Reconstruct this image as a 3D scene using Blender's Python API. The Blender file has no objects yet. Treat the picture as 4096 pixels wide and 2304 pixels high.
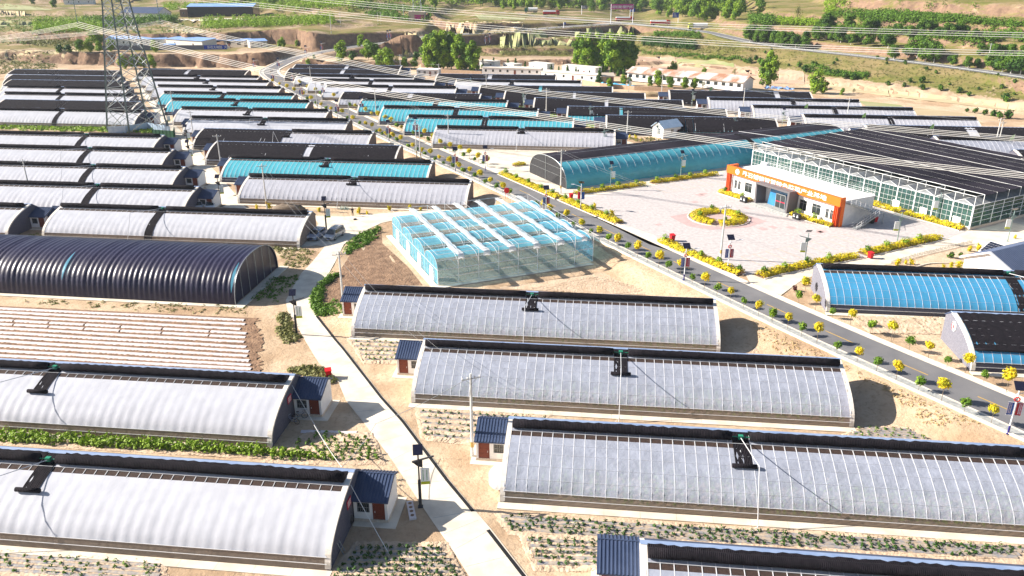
import bpy, math, random
import numpy as np
from mathutils import Vector, Matrix

SC = bpy.context.scene
COL = SC.collection
RAD = math.radians

# ------------------------------------------------------------------ camera
CAM_H, PITCH, FOC = 45.0, 22.0, 3186.4
SP, CP = math.sin(RAD(PITCH)), math.cos(RAD(PITCH))
cd = bpy.data.cameras.new("camera")
cd.sensor_width = 36.0
cd.lens = FOC / 4096 * 36.0
cd.clip_start, cd.clip_end = 0.5, 6000
cam = bpy.data.objects.new("camera", cd)
cam.location = (0, 0, CAM_H)
cam.rotation_euler = (RAD(90 - PITCH), 0, 0)
COL.objects.link(cam)
SC.camera = cam

# ------------------------------------------------------------------ light
SUN = Vector((-1.0, 0.13, 0.56)).normalized()
sd = bpy.data.lights.new("sun", 'SUN')
sd.energy, sd.angle, sd.color = 5.0, RAD(0.5), (1.0, 0.925, 0.82)
so = bpy.data.objects.new("sun", sd)
so.rotation_euler = SUN.to_track_quat('Z', 'Y').to_euler()
COL.objects.link(so)
W = bpy.data.worlds.new("World")
SC.world = W
W.use_nodes = True
nt = W.node_tree
bgn = nt.nodes["Background"]
sky = nt.nodes.new("ShaderNodeTexSky")
sky.sky_type = 'NISHITA'
sky.sun_disc = False
sky.sun_elevation = math.asin(SUN.z)
sky.sun_rotation = math.atan2(SUN.x, SUN.y)
nt.links.new(sky.outputs[0], bgn.inputs[0])
bgn.inputs[1].default_value = 0.058
SC.view_settings.view_transform = 'Standard'
SC.view_settings.look = 'None'
SC.view_settings.exposure = 1.30
SC.view_settings.gamma = 1.0
SC.render.engine = 'CYCLES'
SC.cycles.max_bounces = 8
SC.cycles.transparent_max_bounces = 24
SC.cycles.use_denoising = True

# ------------------------------------------------------------------ places: photograph pixel -> point on a level at height z
KX = 1100 / 2576
C0, R0 = (0, 1000, 2000, 2996), (0, 500, 1100, 1700)


def q(rc, x, y):
    r, c = rc // 10, rc % 10
    return C0[c] + x * KX, R0[r] + y * KX


def g(p, z=0.0):
    u, v = (p[0] - 2048) / FOC, (p[1] - 1152) / FOC
    t = (CAM_H - z) / (SP + v * CP)
    return Vector((u * t, t * (CP - v * SP), z))


def at_depth(p, t):
    u, v = (p[0] - 2048) / FOC, (p[1] - 1152) / FOC
    return Vector((u * t, t * (CP - v * SP), CAM_H - t * (SP + v * CP)))


# ------------------------------------------------------------------ materials
def mat(name, col, col2=None, scale=1.0, rough=0.8, bump=0.0, bscale=None, spec=0.3, metal=0.0, detail=5.0,
        stretch=(1, 1, 1), lo=0.35, hi=0.65, wave=None, trans=0.0, alpha=None, bdist=0.05):
    m = bpy.data.materials.new(name)
    m.use_nodes = True
    n, l = m.node_tree.nodes, m.node_tree.links
    b = n["Principled BSDF"]
    b.inputs["Base Color"].default_value = (*col, 1)
    b.inputs["Roughness"].default_value = rough
    b.inputs["Specular IOR Level"].default_value = spec
    b.inputs["Metallic"].default_value = metal
    tc = n.new("ShaderNodeTexCoord")
    mp = n.new("ShaderNodeMapping")
    mp.inputs["Scale"].default_value = stretch
    l.new(tc.outputs["Object"], mp.inputs[0])
    if col2 is not None:
        nz = n.new("ShaderNodeTexNoise")
        nz.inputs["Scale"].default_value = scale
        nz.inputs["Detail"].default_value = detail
        l.new(mp.outputs[0], nz.inputs["Vector"])
        mr = n.new("ShaderNodeMapRange")
        mr.inputs[1].default_value, mr.inputs[2].default_value = lo, hi
        l.new(nz.outputs[0], mr.inputs[0])
        mx = n.new("ShaderNodeMix")
        mx.data_type = 'RGBA'
        mx.inputs[6].default_value = (*col, 1)
        mx.inputs[7].default_value = (*col2, 1)
        l.new(mr.outputs[0], mx.inputs[0])
        l.new(mx.outputs[2], b.inputs["Base Color"])
    if bump:
        if wave:
            bz = n.new("ShaderNodeTexWave")
            bz.bands_direction = wave
            bz.inputs["Distortion"].default_value = 0.6
            bz.inputs["Detail"].default_value = 1.0
        else:
            bz = n.new("ShaderNodeTexNoise")
            bz.inputs["Detail"].default_value = 5
        bz.inputs["Scale"].default_value = bscale or scale * 3
        l.new(mp.outputs[0], bz.inputs["Vector"])
        bp = n.new("ShaderNodeBump")
        bp.inputs["Strength"].default_value = bump
        bp.inputs["Distance"].default_value = bdist
        l.new(bz.outputs[1] if wave else bz.outputs[0], bp.inputs["Height"])
        l.new(bp.outputs[0], b.inputs["Normal"])
    if alpha is not None:
        b.inputs["Alpha"].default_value = alpha
    if trans:
        out = n["Material Output"]
        tr = n.new("ShaderNodeBsdfTranslucent")
        tr.inputs[0].default_value = (*col, 1)
        ms = n.new("ShaderNodeMixShader")
        ms.inputs[0].default_value = trans
        l.new(b.outputs[0], ms.inputs[1])
        l.new(tr.outputs[0], ms.inputs[2])
        l.new(ms.outputs[0], out.inputs[0])
    return m


def film_mat(name, col, clear, trans, rough=0.25, spec=0.4, bump=0.25, bscale=1.2):
    """thin plastic sheet: part of the light goes straight through, part scatters"""
    m = mat(name, col, tuple(c * 0.9 for c in col), 0.6, rough, bump, bscale, spec, trans=trans, bdist=0.12)
    n, l = m.node_tree.nodes, m.node_tree.links
    out = n["Material Output"]
    src = out.inputs[0].links[0].from_socket
    tp = n.new("ShaderNodeBsdfTransparent")
    tp.inputs[0].default_value = (*[0.5 + 0.5 * c for c in col], 1)
    ms = n.new("ShaderNodeMixShader")
    nz = n.new("ShaderNodeTexNoise")
    nz.inputs["Scale"].default_value = 0.8
    tc = n.new("ShaderNodeTexCoord")
    l.new(tc.outputs["Object"], nz.inputs["Vector"])
    mr = n.new("ShaderNodeMapRange")
    mr.inputs[3].default_value, mr.inputs[4].default_value = clear * 0.65, clear * 1.35
    l.new(nz.outputs[0], mr.inputs[0])
    l.new(mr.outputs[0], ms.inputs[0])
    l.new(src, ms.inputs[1])
    l.new(tp.outputs[0], ms.inputs[2])
    l.new(ms.outputs[0], out.inputs[0])
    return m


M = {}
M['film_white'] = film_mat("white_film", (0.66, 0.67, 0.73), 0.03, 0.22, bump=0.2)
M['film_clear'] = film_mat("clear_film", (0.70, 0.75, 0.91), 0.42, 0.25, bump=0.5, bscale=2.0)
M['film_haze'] = film_mat("hazy_film", (0.70, 0.71, 0.80), 0.16, 0.30, bump=0.3)
M['film_blue'] = film_mat("cyan_film", (0.15, 0.65, 0.80), 0.05, 0.40, bump=0.3)
M['film_sky'] = film_mat("blue_film", (0.10, 0.46, 0.80), 0.10, 0.35, bump=0.3)
M['film_pale'] = film_mat("pale_blue_film", (0.22, 0.68, 0.90), 0.45, 0.35, bump=0.3)
M['film_apron'] = film_mat("apron_film", (0.44, 0.36, 0.30), 0.45, 0.2, bump=0.5, bscale=2.5)
M['film_dark'] = film_mat("dark_film", (0.10, 0.09, 0.13), 0.25, 0.2)
M['net'] = mat("insect_net", (0.034, 0.021, 0.018), (0.055, 0.034, 0.027), 6, 0.9)
M['quilt'] = mat("black_quilt", (0.010, 0.009, 0.012), (0.018, 0.015, 0.019), 2.0, 0.9, 0.6, 2.2, 0.08, wave='X', bdist=0.06)
M['tunnel'] = mat("black_tunnel_film", (0.014, 0.011, 0.036), (0.022, 0.018, 0.046), 1.5, 0.38, 0.5, 2.0, 0.45)
M['cap'] = mat("blue_grey_sheet", (0.20, 0.28, 0.46), (0.28, 0.36, 0.52), 0.8, 0.45, 0.3, 1.5, 0.5)
M['brick_dark'] = mat("slate_block_wall", (0.085, 0.085, 0.12), (0.12, 0.115, 0.145), 5, 0.85, 0.5, 4.0, wave='Z')
M['brick_brown'] = mat("brown_block_wall", (0.20, 0.14, 0.12), (0.27, 0.20, 0.17), 5, 0.85, 0.4, 4.0, wave='Z')
M['brick_grey'] = mat("grey_block_wall", (0.15, 0.15, 0.19), (0.21, 0.21, 0.25), 5, 0.85, 0.5, 5.0, wave='Z')
M['rear'] = mat("rammed_rear_wall", (0.20, 0.14, 0.10), (0.28, 0.20, 0.14), 2, 0.95, 0.5)
M['pipe'] = mat("galvanised_pipe", (0.72, 0.72, 0.74), None, rough=0.35, metal=0.2, spec=0.5)
M['steel'] = mat("grey_steel", (0.30, 0.32, 0.34), (0.38, 0.40, 0.41), 2, 0.45, metal=0.5)
M['green_motor'] = mat("green_motor", (0.02, 0.22, 0.13), None, rough=0.4)
M['coping'] = mat("pale_coping", (0.66, 0.60, 0.52), (0.76, 0.70, 0.64), 2, 0.7, 0.3)
M['conc'] = mat("pale_concrete", (0.56, 0.49, 0.40), (0.72, 0.65, 0.54), 0.5, 0.9, 0.2, 6.0)
M['white'] = mat("white_plaster", (0.78, 0.77, 0.76), (0.70, 0.69, 0.69), 1.2, 0.8, 0.1, 8)
M['stain'] = mat("stained_skirting", (0.48, 0.40, 0.32), (0.58, 0.50, 0.42), 4, 0.9)
M['roof_blue'] = mat("navy_profiled_steel", (0.038, 0.058, 0.115), (0.05, 0.072, 0.135), 1, 0.5, spec=0.25)
M['roof_light'] = mat("pale_blue_steel", (0.20, 0.34, 0.66), (0.27, 0.42, 0.72), 0.6, 0.4, spec=0.5)
M['roof_rust'] = mat("rusted_sheet", (0.60, 0.56, 0.54), (0.34, 0.17, 0.10), 0.22, 0.7, lo=0.42, hi=0.6, stretch=(1, 0.3, 1))
M['door'] = mat("brown_red_door", (0.20, 0.045, 0.022), (0.15, 0.03, 0.018), 6, 0.45, spec=0.4)
M['glass_dark'] = mat("dark_window_glass", (0.02, 0.03, 0.035), None, rough=0.08, spec=0.8)
M['red'] = mat("red_plastic", (0.62, 0.012, 0.018), None, rough=0.4)
M['sign_red'] = mat("red_sign", (0.50, 0.02, 0.06), None, rough=0.5)
M['black'] = mat("black_rubber", (0.012, 0.012, 0.014), None, rough=0.7)
M['pole'] = mat("concrete_pole", (0.52, 0.51, 0.49), (0.62, 0.61, 0.59), 3, 0.85)
M['lampdark'] = mat("dark_lamp_post", (0.035, 0.035, 0.04), None, rough=0.5)
M['lampwhite'] = mat("white_lamp_post", (0.75, 0.76, 0.80), None, rough=0.35)
M['lampgreen'] = mat("grey_green_lamp_post", (0.20, 0.28, 0.27), None, rough=0.5)
M['navy'] = mat("navy_paint", (0.02, 0.015, 0.16), None, rough=0.5)
M['solar'] = mat("solar_cells", (0.012, 0.012, 0.028), None, rough=0.18, spec=0.6)
M['flag_blue'] = mat("blue_banner", (0.02, 0.09, 0.36), None, rough=0.6)
M['flag_red'] = mat("red_banner", (0.46, 0.015, 0.03), None, rough=0.6)
M['board'] = mat("white_sign_board", (0.80, 0.83, 0.84), None, rough=0.4)
M['lime'] = mat("lime_sign_foot", (0.45, 0.50, 0.03), None, rough=0.5)
M['green_text'] = mat("green_lettering", (0.06, 0.28, 0.08), None, rough=0.5)
M['asphalt'] = mat("asphalt", (0.14, 0.138, 0.148), (0.185, 0.18, 0.185), 0.25, 0.85, 0.2, 12.0, stretch=(1, 1, 1))
M['yellow_line'] = mat("yellow_road_paint", (0.55, 0.33, 0.07), (0.42, 0.28, 0.10), 2, 0.8)
M['white_line'] = mat("white_road_paint", (0.66, 0.64, 0.60), (0.5, 0.48, 0.45), 2, 0.8)
M['kerb'] = mat("cream_kerb_stone", (0.62, 0.55, 0.46), (0.72, 0.65, 0.56), 1.5, 0.85)
M['slab'] = mat("grey_gravel_strip", (0.26, 0.27, 0.27), (0.42, 0.42, 0.40), 2.5, 0.9, 0.5, 8)
M['soil'] = mat("tilled_soil", (0.17, 0.10, 0.062), (0.29, 0.18, 0.112), 0.8, 1.0, 1.0, 3.0, bdist=0.2)
M['soil_dry'] = mat("dry_field_soil", (0.48, 0.35, 0.24), (0.60, 0.46, 0.33), 0.7, 1.0, 0.9, 3.5, bdist=0.15)
M['mulch'] = mat("white_mulch_film", (0.68, 0.62, 0.62), (0.58, 0.52, 0.52), 2, 0.45, 0.4, 3)
M['mulch_grey'] = mat("grey_mulch_film", (0.25, 0.25, 0.27), (0.44, 0.35, 0.26), 2.2, 0.45, 0.8, 3)
M['trunk'] = mat("bark", (0.16, 0.12, 0.09), (0.24, 0.19, 0.14), 4, 0.95)
M['trunk_white'] = mat("limewashed_bark", (0.66, 0.63, 0.58), None, rough=0.9)


def leaf_mat(name, c1, c2, tr=0.3):
    return mat(name, c1, c2, 1.4, 0.6, spec=0.25, trans=tr, lo=0.3, hi=0.7)


M['leaf_yellow'] = leaf_mat("golden_leaves", (0.66, 0.51, 0.012), (0.80, 0.66, 0.03))
M['leaf_ygreen'] = leaf_mat("lime_leaves", (0.42, 0.42, 0.015), (0.56, 0.52, 0.02))
M['leaf_green'] = leaf_mat("green_leaves", (0.075, 0.17, 0.012), (0.14, 0.25, 0.02))
M['leaf_dark'] = leaf_mat("dark_green_leaves", (0.03, 0.085, 0.012), (0.055, 0.13, 0.016))
M['leaf_fresh'] = leaf_mat("fresh_green_leaves", (0.17, 0.29, 0.014), (0.29, 0.42, 0.025))
M['leaf_olive'] = leaf_mat("olive_leaves", (0.17, 0.18, 0.05), (0.26, 0.25, 0.09))
M['leaf_red'] = leaf_mat("purple_red_leaves", (0.07, 0.018, 0.018), (0.12, 0.03, 0.025))
M['orange'] = mat("orange_cladding", (0.78, 0.145, 0.012), None, rough=0.45)
M['orange_red'] = mat("orange_red_fins", (0.62, 0.07, 0.012), None, rough=0.45)
M['grey_clad'] = mat("charcoal_cladding", (0.13, 0.12, 0.13), None, rough=0.5)
M['blue_glass'] = mat("blue_curtain_glass", (0.02, 0.16, 0.36), (0.03, 0.22, 0.44), 0.8, 0.12, spec=0.7)
M['paving'] = mat("grey_pink_paving", (0.41, 0.375, 0.37), (0.52, 0.48, 0.47), 1.6, 0.85, 0.15, 6)
M['pave_red'] = mat("red_paving", (0.44, 0.31, 0.30), (0.48, 0.36, 0.35), 1.0, 0.85)
M['line_orange'] = mat("orange_bay_paint", (0.62, 0.42, 0.28), None, rough=0.8)
M['shade'] = mat("black_shade_cloth", (0.012, 0.010, 0.016), (0.026, 0.022, 0.032), 0.12, 0.85, 0.3, 3, 0.1, detail=3)
M['glass'] = film_mat("greenhouse_glass", (0.13, 0.27, 0.26), 0.66, 0.1, rough=0.05, spec=0.7, bump=0.05)
M['frame_white'] = mat("white_steel_frame", (0.75, 0.76, 0.76), None, rough=0.4)
M['glass_pale'] = film_mat("pale_roof_glass", (0.55, 0.58, 0.62), 0.5, 0.15, rough=0.1, bump=0.05)
M['film_grey'] = film_mat("clear_side_film", (0.50, 0.56, 0.60), 0.66, 0.3, bump=0.3)
M['white_sheet'] = film_mat("white_sheeting", (0.86, 0.87, 0.90), 0.08, 0.35, bump=0.6, bscale=2.5)
M['car_paint'] = mat("silver_blue_paint", (0.40, 0.45, 0.58), None, rough=0.22, spec=0.6, metal=0.3)
M['car_paint2'] = mat("champagne_silver_paint", (0.46, 0.45, 0.47), None, rough=0.22, spec=0.6, metal=0.3)
M['car_white'] = mat("white_car_paint", (0.78, 0.80, 0.82), None, rough=0.22, spec=0.6)
M['rim'] = mat("alloy_rim", (0.5, 0.5, 0.52), None, rough=0.3, metal=0.8)
M['lampglass'] = mat("lamp_glass", (0.75, 0.78, 0.8), None, rough=0.1, spec=0.7)
M['plate'] = mat("blue_number_plate", (0.02, 0.10, 0.45), None, rough=0.4)
M['skin'] = mat("skin", (0.45, 0.27, 0.19), None, rough=0.6)
M['cloth_black'] = mat("black_clothes", (0.015, 0.015, 0.018), None, rough=0.9)
M['straw'] = mat("straw_heap", (0.42, 0.32, 0.18), (0.30, 0.20, 0.11), 3, 1.0, 1.0, 6)
M['mudbrick'] = mat("mud_wall", (0.42, 0.28, 0.18), (0.50, 0.36, 0.25), 2, 0.95, 0.5, 4)
M['magenta'] = mat("magenta_banner", (0.48, 0.03, 0.22), None, rough=0.6)
M['sign_blue'] = mat("blue_road_sign", (0.01, 0.05, 0.42), None, rough=0.4)
M['truck_red'] = mat("red_truck_paint", (0.55, 0.02, 0.02), None, rough=0.3)
M['truck_green'] = mat("green_truck_paint", (0.03, 0.16, 0.10), None, rough=0.3)
M['wire'] = mat("aluminium_wire", (0.82, 0.80, 0.76), None, rough=0.4, metal=0.3)
M['flag_lime'] = mat("lime_flag", (0.35, 0.62, 0.20), None, rough=0.6)
M['fence_green'] = mat("green_hoarding", (0.02, 0.09, 0.05), None, rough=0.5)
M['fence_blue'] = mat("pale_blue_hoarding", (0.34, 0.46, 0.60), (0.44, 0.54, 0.66), 1, 0.5)


# ------------------------------------------------------------------ mesh builder
class MB:
    def __init__(self):
        self.v, self.f, self.m = [], [], []

    def quad(self, a, b, c, d, mi=0):
        i = len(self.v)
        self.v += [tuple(a), tuple(b), tuple(c), tuple(d)]
        self.f.append((i, i + 1, i + 2, i + 3))
        self.m.append(mi)

    def poly(self, pts, mi=0):
        i = len(self.v)
        self.v += [tuple(p) for p in pts]
        self.f.append(tuple(range(i, i + len(pts))))
        self.m.append(mi)

    def box(self, x0, x1, y0, y1, z0, z1, mi=0):
        i = len(self.v)
        self.v += [(x0, y0, z0), (x1, y0, z0), (x1, y1, z0), (x0, y1, z0), (x0, y0, z1), (x1, y0, z1), (x1, y1, z1), (x0, y1, z1)]
        for f in ((3, 2, 1, 0), (4, 5, 6, 7), (0, 1, 5, 4), (1, 2, 6, 5), (2, 3, 7, 6), (3, 0, 4, 7)):
            self.f.append(tuple(i + k for k in f))
            self.m.append(mi)

    def prism(self, pts, dv, mi=0, cap=True):
        """closed outline swept along dv"""
        i, n = len(self.v), len(pts)
        dv = Vector(dv)
        self.v += [tuple(p) for p in pts] + [tuple(Vector(p) + dv) for p in pts]
        for k in range(n):
            j = (k + 1) % n
            self.f.append((i + k, i + j, i + n + j, i + n + k))
            self.m.append(mi)
        if cap:
            self.f.append(tuple(i + k for k in range(n))[::-1])
            self.f.append(tuple(i + n + k for k in range(n)))
            self.m += [mi, mi]

    def tube(self, pts, r, n=6, mi=0, r2=None, cap=True):
        pts = [Vector(p) for p in pts]
        rings = []
        for k, p in enumerate(pts):
            d = (pts[min(k + 1, len(pts) - 1)] - pts[max(k - 1, 0)]).normalized()
            up = Vector((0, 0, 1)) if abs(d.z) < 0.9 else Vector((1, 0, 0))
            a = d.cross(up).normalized()
            b = d.cross(a)
            rr = r if r2 is None else r + (r2 - r) * k / max(1, len(pts) - 1)
            i = len(self.v)
            for s in range(n):
                t = 2 * math.pi * (s + .5) / n
                self.v.append(tuple(p + a * (rr * math.cos(t)) + b * (rr * math.sin(t))))
            rings.append(i)
        for i, j in zip(rings, rings[1:]):
            for s in range(n):
                e = (s + 1) % n
                self.f.append((i + s, i + e, j + e, j + s))
                self.m.append(mi)
        if cap:
            self.f.append(tuple(rings[0] + s for s in range(n))[::-1])
            self.f.append(tuple(rings[-1] + s for s in range(n)))
            self.m += [mi, mi]

    def lathe(self, prof, c=(0, 0, 0), n=12, mi=0):
        i = len(self.v)
        for (r, z) in prof:
            for s in range(n):
                t = 2 * math.pi * s / n
                self.v.append((c[0] + r * math.cos(t), c[1] + r * math.sin(t), c[2] + z))
        for k in range(len(prof) - 1):
            for s in range(n):
                e = (s + 1) % n
                self.f.append((i + k * n + s, i + k * n + e, i + k * n + n + e, i + k * n + n + s))
                self.m.append(mi)

    def grid(self, P, mi=0):
        """P[a][b] rows of points"""
        i = len(self.v)
        na, nb = len(P), len(P[0])
        for row in P:
            self.v += [tuple(p) for p in row]
        for a in range(na - 1):
            for b in range(nb - 1):
                k = i + a * nb + b
                self.f.append((k, k + 1, k + nb + 1, k + nb))
                self.m.append(mi)

    def mesh(self, name, mats, smooth=False):
        me = bpy.data.meshes.new(name)
        me.from_pydata(self.v, [], self.f)
        for m in (mats if isinstance(mats, (list, tuple)) else [mats]):
            me.materials.append(M[m] if isinstance(m, str) else m)
        if any(self.m):
            me.polygons.foreach_set("material_index", self.m)
        if smooth:
            me.polygons.foreach_set("use_smooth", [True] * len(me.polygons))
        me.update()
        return me


def link(name, me, parent=None, loc=None, rz=0.0):
    o = bpy.data.objects.new(name, me)
    COL.objects.link(o)
    if parent is not None:
        o.parent = parent
    if loc is not None:
        o.location = loc
    if rz:
        o.rotation_euler = (0, 0, rz)
    return o


def part(name, mb, mats, parent, smooth=False):
    return link(name, mb.mesh(name, mats, smooth), parent)


def tag(o, label, cat, group=None):
    o['label'], o['category'] = label, cat
    if group:
        o['group'] = group
    return o


def thing(name, label, cat, loc=(0, 0, 0), rz=0.0, group=None):
    return tag(link(name, None, None, loc, rz), label, cat, group)


def struct(name, mb, mats, smooth=False, kind='structure'):
    o = link(name, mb.mesh(name, mats, smooth))
    o['kind'] = kind
    return o


KIDS = {}


def copy_tree(o, loc, rz=0.0, label=None, scale=None):
    c = o.copy()
    COL.objects.link(c)
    c.location, c.rotation_euler = loc, (0, 0, rz)
    if scale:
        c.scale = (scale, scale, scale)
    if label:
        c['label'] = label
    for ch in o.children:
        d = ch.copy()
        COL.objects.link(d)
        d.parent = c
        for gc in ch.children:
            e = gc.copy()
            COL.objects.link(e)
            e.parent = d
    return c


ORD = "first second third fourth fifth sixth seventh eighth ninth tenth eleventh twelfth thirteenth fourteenth fifteenth sixteenth seventeenth eighteenth nineteenth twentieth".split()


def text_mesh(s, size, mat_, extrude=0.02, align='LEFT'):
    cu = bpy.data.curves.new("lettering", 'FONT')
    cu.body, cu.size, cu.extrude, cu.align_x = s, size, extrude, align
    cu.resolution_u = 2
    cu.offset = size * 0.012
    o = bpy.data.objects.new("lettering", cu)
    COL.objects.link(o)
    bpy.context.view_layer.update()
    me = bpy.data.meshes.new_from_object(o.evaluated_get(bpy.context.evaluated_depsgraph_get()))
    bpy.data.objects.remove(o)
    me.materials.clear()
    me.materials.append(M[mat_])
    me.name = "lettering"
    return me
# ------------------------------------------------------------------ roads as centre lines
def smooth_line(pts, n=8):
    P = [Vector(p) for p in pts]
    P = [P[0] * 2 - P[1]] + P + [P[-1] * 2 - P[-2]]
    out = []
    for i in range(1, len(P) - 2):
        a, b, c, d = P[i - 1:i + 3]
        for k in range(n):
            t = k / n
            out.append(0.5 * ((2 * b) + (c - a) * t + (2 * a - 5 * b + 4 * c - d) * t * t + (3 * b - a - 3 * c + d) * t ** 3))
    out.append(P[-2])
    return out


ZR = 1.2                                             # level of the main road, the plaza and all that lies beyond it
LEFT = [(76, 26), (49.1, 70.7), (32.1, 98.7), (-2.5, 161), (-33.1, 213), (-60.5, 261.5), (-87.0, 310)]
RN = Vector((0.86, 0.51, 0))                         # across the road, to its right
road_c = [Vector((x, y, ZR)) + RN * 4.75 for x, y in LEFT]
climb = [((1082, 292), 1.4), ((1120, 260), 2.5), ((1179, 235), 4), ((1256, 215.6), 5.5), ((1341.6, 198.6), 7), ((1427, 186), 8), ((1589, 167), 9.5),
         ((1705, 149), 11), ((1854, 137), 11.5), ((2055, 125), 12), ((2192, 113), 12.5), ((2342, 103), 13), ((2470, 95), 13)]
road_c += [g(p, z) for p, z in climb]
MAIN = smooth_line(road_c, 8)
HIGH = smooth_line([g((1900, 40), 14.5), g((2107, 62), 14), g((2300, 78), 13.5), g((2470, 91), 13), g((2640, 107), 12.5), g((2811, 126), 12), g((2996, 166), 10.5),
                    g((3230, 200), 10), g((3466, 226), 10), g((3764, 262), 9.5), g((4096, 308), 9.5), g((4500, 372), 9.5), g((5200, 470), 9.5)], 8)


def road_x(Y):
    return np.interp(Y, [p[1] for p in LEFT] + [356, 600], [p[0] for p in LEFT] + [-109, -200])


def sstep(a, b, x):
    t = np.clip((x - a) / (b - a), 0, 1)
    return t * t * (3 - 2 * t)


_rs = np.random.RandomState(5)
_oct = [(_rs.uniform(-1, 1, 2), _rs.uniform(0, 6.28)) for _ in range(40)]


def wob(X, Y, L, k0=0, n=8):
    """cheap smooth noise, about -1..1"""
    s = 0
    for i in range(n):
        d, ph = _oct[(k0 + i) % 40]
        f = (1 + i * 0.45) * 6.28 / L
        a = ph * 7
        s = s + np.sin(f * (X * math.cos(a) + Y * math.sin(a)) + ph + 1.7 * np.sin(f * 0.5 * (X * math.sin(a) - Y * math.cos(a)) + ph * 2)) / (1 + i * 0.4)
    return s / 3.2


STEPS = [  # X places, Y of the cliff there, its height there, its width
    ([-500, -280, -190, -140, -112, -90, -55, 0, 50, 110], [440, 415, 398, 392, 389, 385, 384, 388, 392, 396], [5, 5.4, 5.9, 6.0, 7.5, 3, 2.5, 2.6, 2.2, 0], ([-300, -235, -215, -150, -140, -60, 100], [14, 12, 2.5, 2.5, 2, 2, 2])),
    ([-500, -260, -190, -150, -112, -100, -82, -48, -38, 0, 60, 120], [520, 460, 436, 432, 431, 412, 409, 413, 425, 424, 425, 430], [4, 5, 6, 7, 7.5, 10, 11, 11, 3.5, 3, 2.8, 0], 1.5),
    ([-500, -200, -120, -45, -38, 0, 60, 120], [560, 520, 480, 470, 448, 447, 448, 450], [2, 2, 1.5, 0.5, 3.5, 3.5, 3, 0], 3.0),
    ([-500, -200, -90, -40, -20, 20, 40, 90], [640, 585, 560, 490, 452, 470, 500, 540], [2.5, 2.5, 3, 5, 7, 6, 4.5, 5], 5.0),
    ([-500, 0, 400], [760, 740, 760], [5, 5, 5], 8.0),
    ([-500, 0, 400], [950, 930, 950], [6, 8, 8], 10.0),
]
FY = [-50, 150, 260, 304, 330, 363, 384, 410, 440, 470, 520, 700, 1200]
FX = [335, 250, 165, 134, 118, 98, 82, 66, 52, 46, 60, 90, 120]


def hill_d(X, Y):
    return (X - np.interp(Y, FY, FX)) * 0.80


HP_D = [-30, -8, -6, -0.5, 0, 4, 24, 34, 38, 54, 57, 74, 78, 104, 109, 128, 134, 170, 178, 215, 800]
HP_Z = [0.0, 0.0, 1.6, 2.0, 3.0, 4.0, 9.6, 10.2, 12.8, 14.2, 17.2, 18.6, 22, 24.0, 29, 31, 38, 41, 52, 56, 150]
_mr = np.array([tuple(p) for p in MAIN])
_hr = np.array([tuple(p) for p in HIGH])


def terrain(X, Y):
    X, Y = np.asarray(X, float), np.asarray(Y, float)
    z = ZR * sstep(-6.5, -0.2, (X - road_x(Y)) * 0.86)
    far = sstep(300, 400, Y)
    zb = np.zeros_like(X)
    w1 = wob(X, Y, 46, 3) * 3.4 + wob(X, Y, 15, 19) * 1.6 * wob(X, Y, 90, 30) + wob(X, Y, 6, 11) * 0.6
    for Xs, Ys, Hs, wd in STEPS:
        y0 = np.interp(X, Xs, Ys) + w1 * 1.3
        zb = zb + np.interp(X, Xs, Hs) * sstep(0, wd if not isinstance(wd, tuple) else np.interp(X, *wd), Y - y0)
    d = hill_d(X, Y) + w1 * 0.8
    zh = np.interp(d, HP_D, HP_Z)
    z = np.maximum(z * (1 - far * sstep(2, 8, zb)) + zb, zh + z * 0)
    z = z + (wob(X, Y, 60, 20) * 0.5 + wob(X, Y, 14, 7) * 0.22) * sstep(395, 440, Y + 0.0 * X) + wob(X, Y, 9, 2) * 0.18 * sstep(2, 10, d)
    z = z + wob(X, Y, 5, 17) * 0.05 * (1 - sstep(0.5, 1.1, z))
    for line, a, b in ((_mr, 5.2, 9.5), (_hr, 5.6, 8.5)):
        best = np.full(X.shape, 1e9)
        zr = np.zeros_like(X)
        for k in range(len(line) - 1):
            p, e = line[k], line[k + 1] - line[k]
            lo, hi = np.minimum(p, p + e) - b, np.maximum(p, p + e) + b
            ix = np.nonzero((X > lo[0]) & (X < hi[0]) & (Y > lo[1]) & (Y < hi[1]))
            if not len(ix[0]):
                continue
            x, y = X[ix], Y[ix]
            t = np.clip(((x - p[0]) * e[0] + (y - p[1]) * e[1]) / (e[0] ** 2 + e[1] ** 2), 0, 1)
            dd = np.hypot(x - p[0] - t * e[0], y - p[1] - t * e[1])
            c = dd < best[ix]
            best[ix] = np.where(c, dd, best[ix])
            zr[ix] = np.where(c, p[2] + t * e[2], zr[ix])
        w = 1 - sstep(a, b, best)
        z = z * (1 - w) + (zr - 0.06) * w
    return z


_gx, _gy = np.arange(-460, 461, 1.25), np.arange(20, 1101, 1.25)
_GZ = terrain(*np.meshgrid(_gx, _gy)).tolist()


def tz(x, y):
    i, j = min(max((x + 460) / 1.25, 0), len(_gx) - 1.001), min(max((y - 20) / 1.25, 0), len(_gy) - 1.001)
    a, b = int(i), int(j)
    i, j = i - a, j - b
    r0, r1 = _GZ[b], _GZ[b + 1]
    return (r0[a] * (1 - i) + r0[a + 1] * i) * (1 - j) + (r1[a] * (1 - i) + r1[a + 1] * i) * j


def on(p, z0=0.0):
    """point of the photograph on the real terrain"""
    z = z0
    for _ in range(12):
        w = g(p, z)
        z = 0.5 * z + 0.5 * tz(w.x, w.y)
    w = g(p, z)
    return Vector((w.x, w.y, tz(w.x, w.y)))


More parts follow.
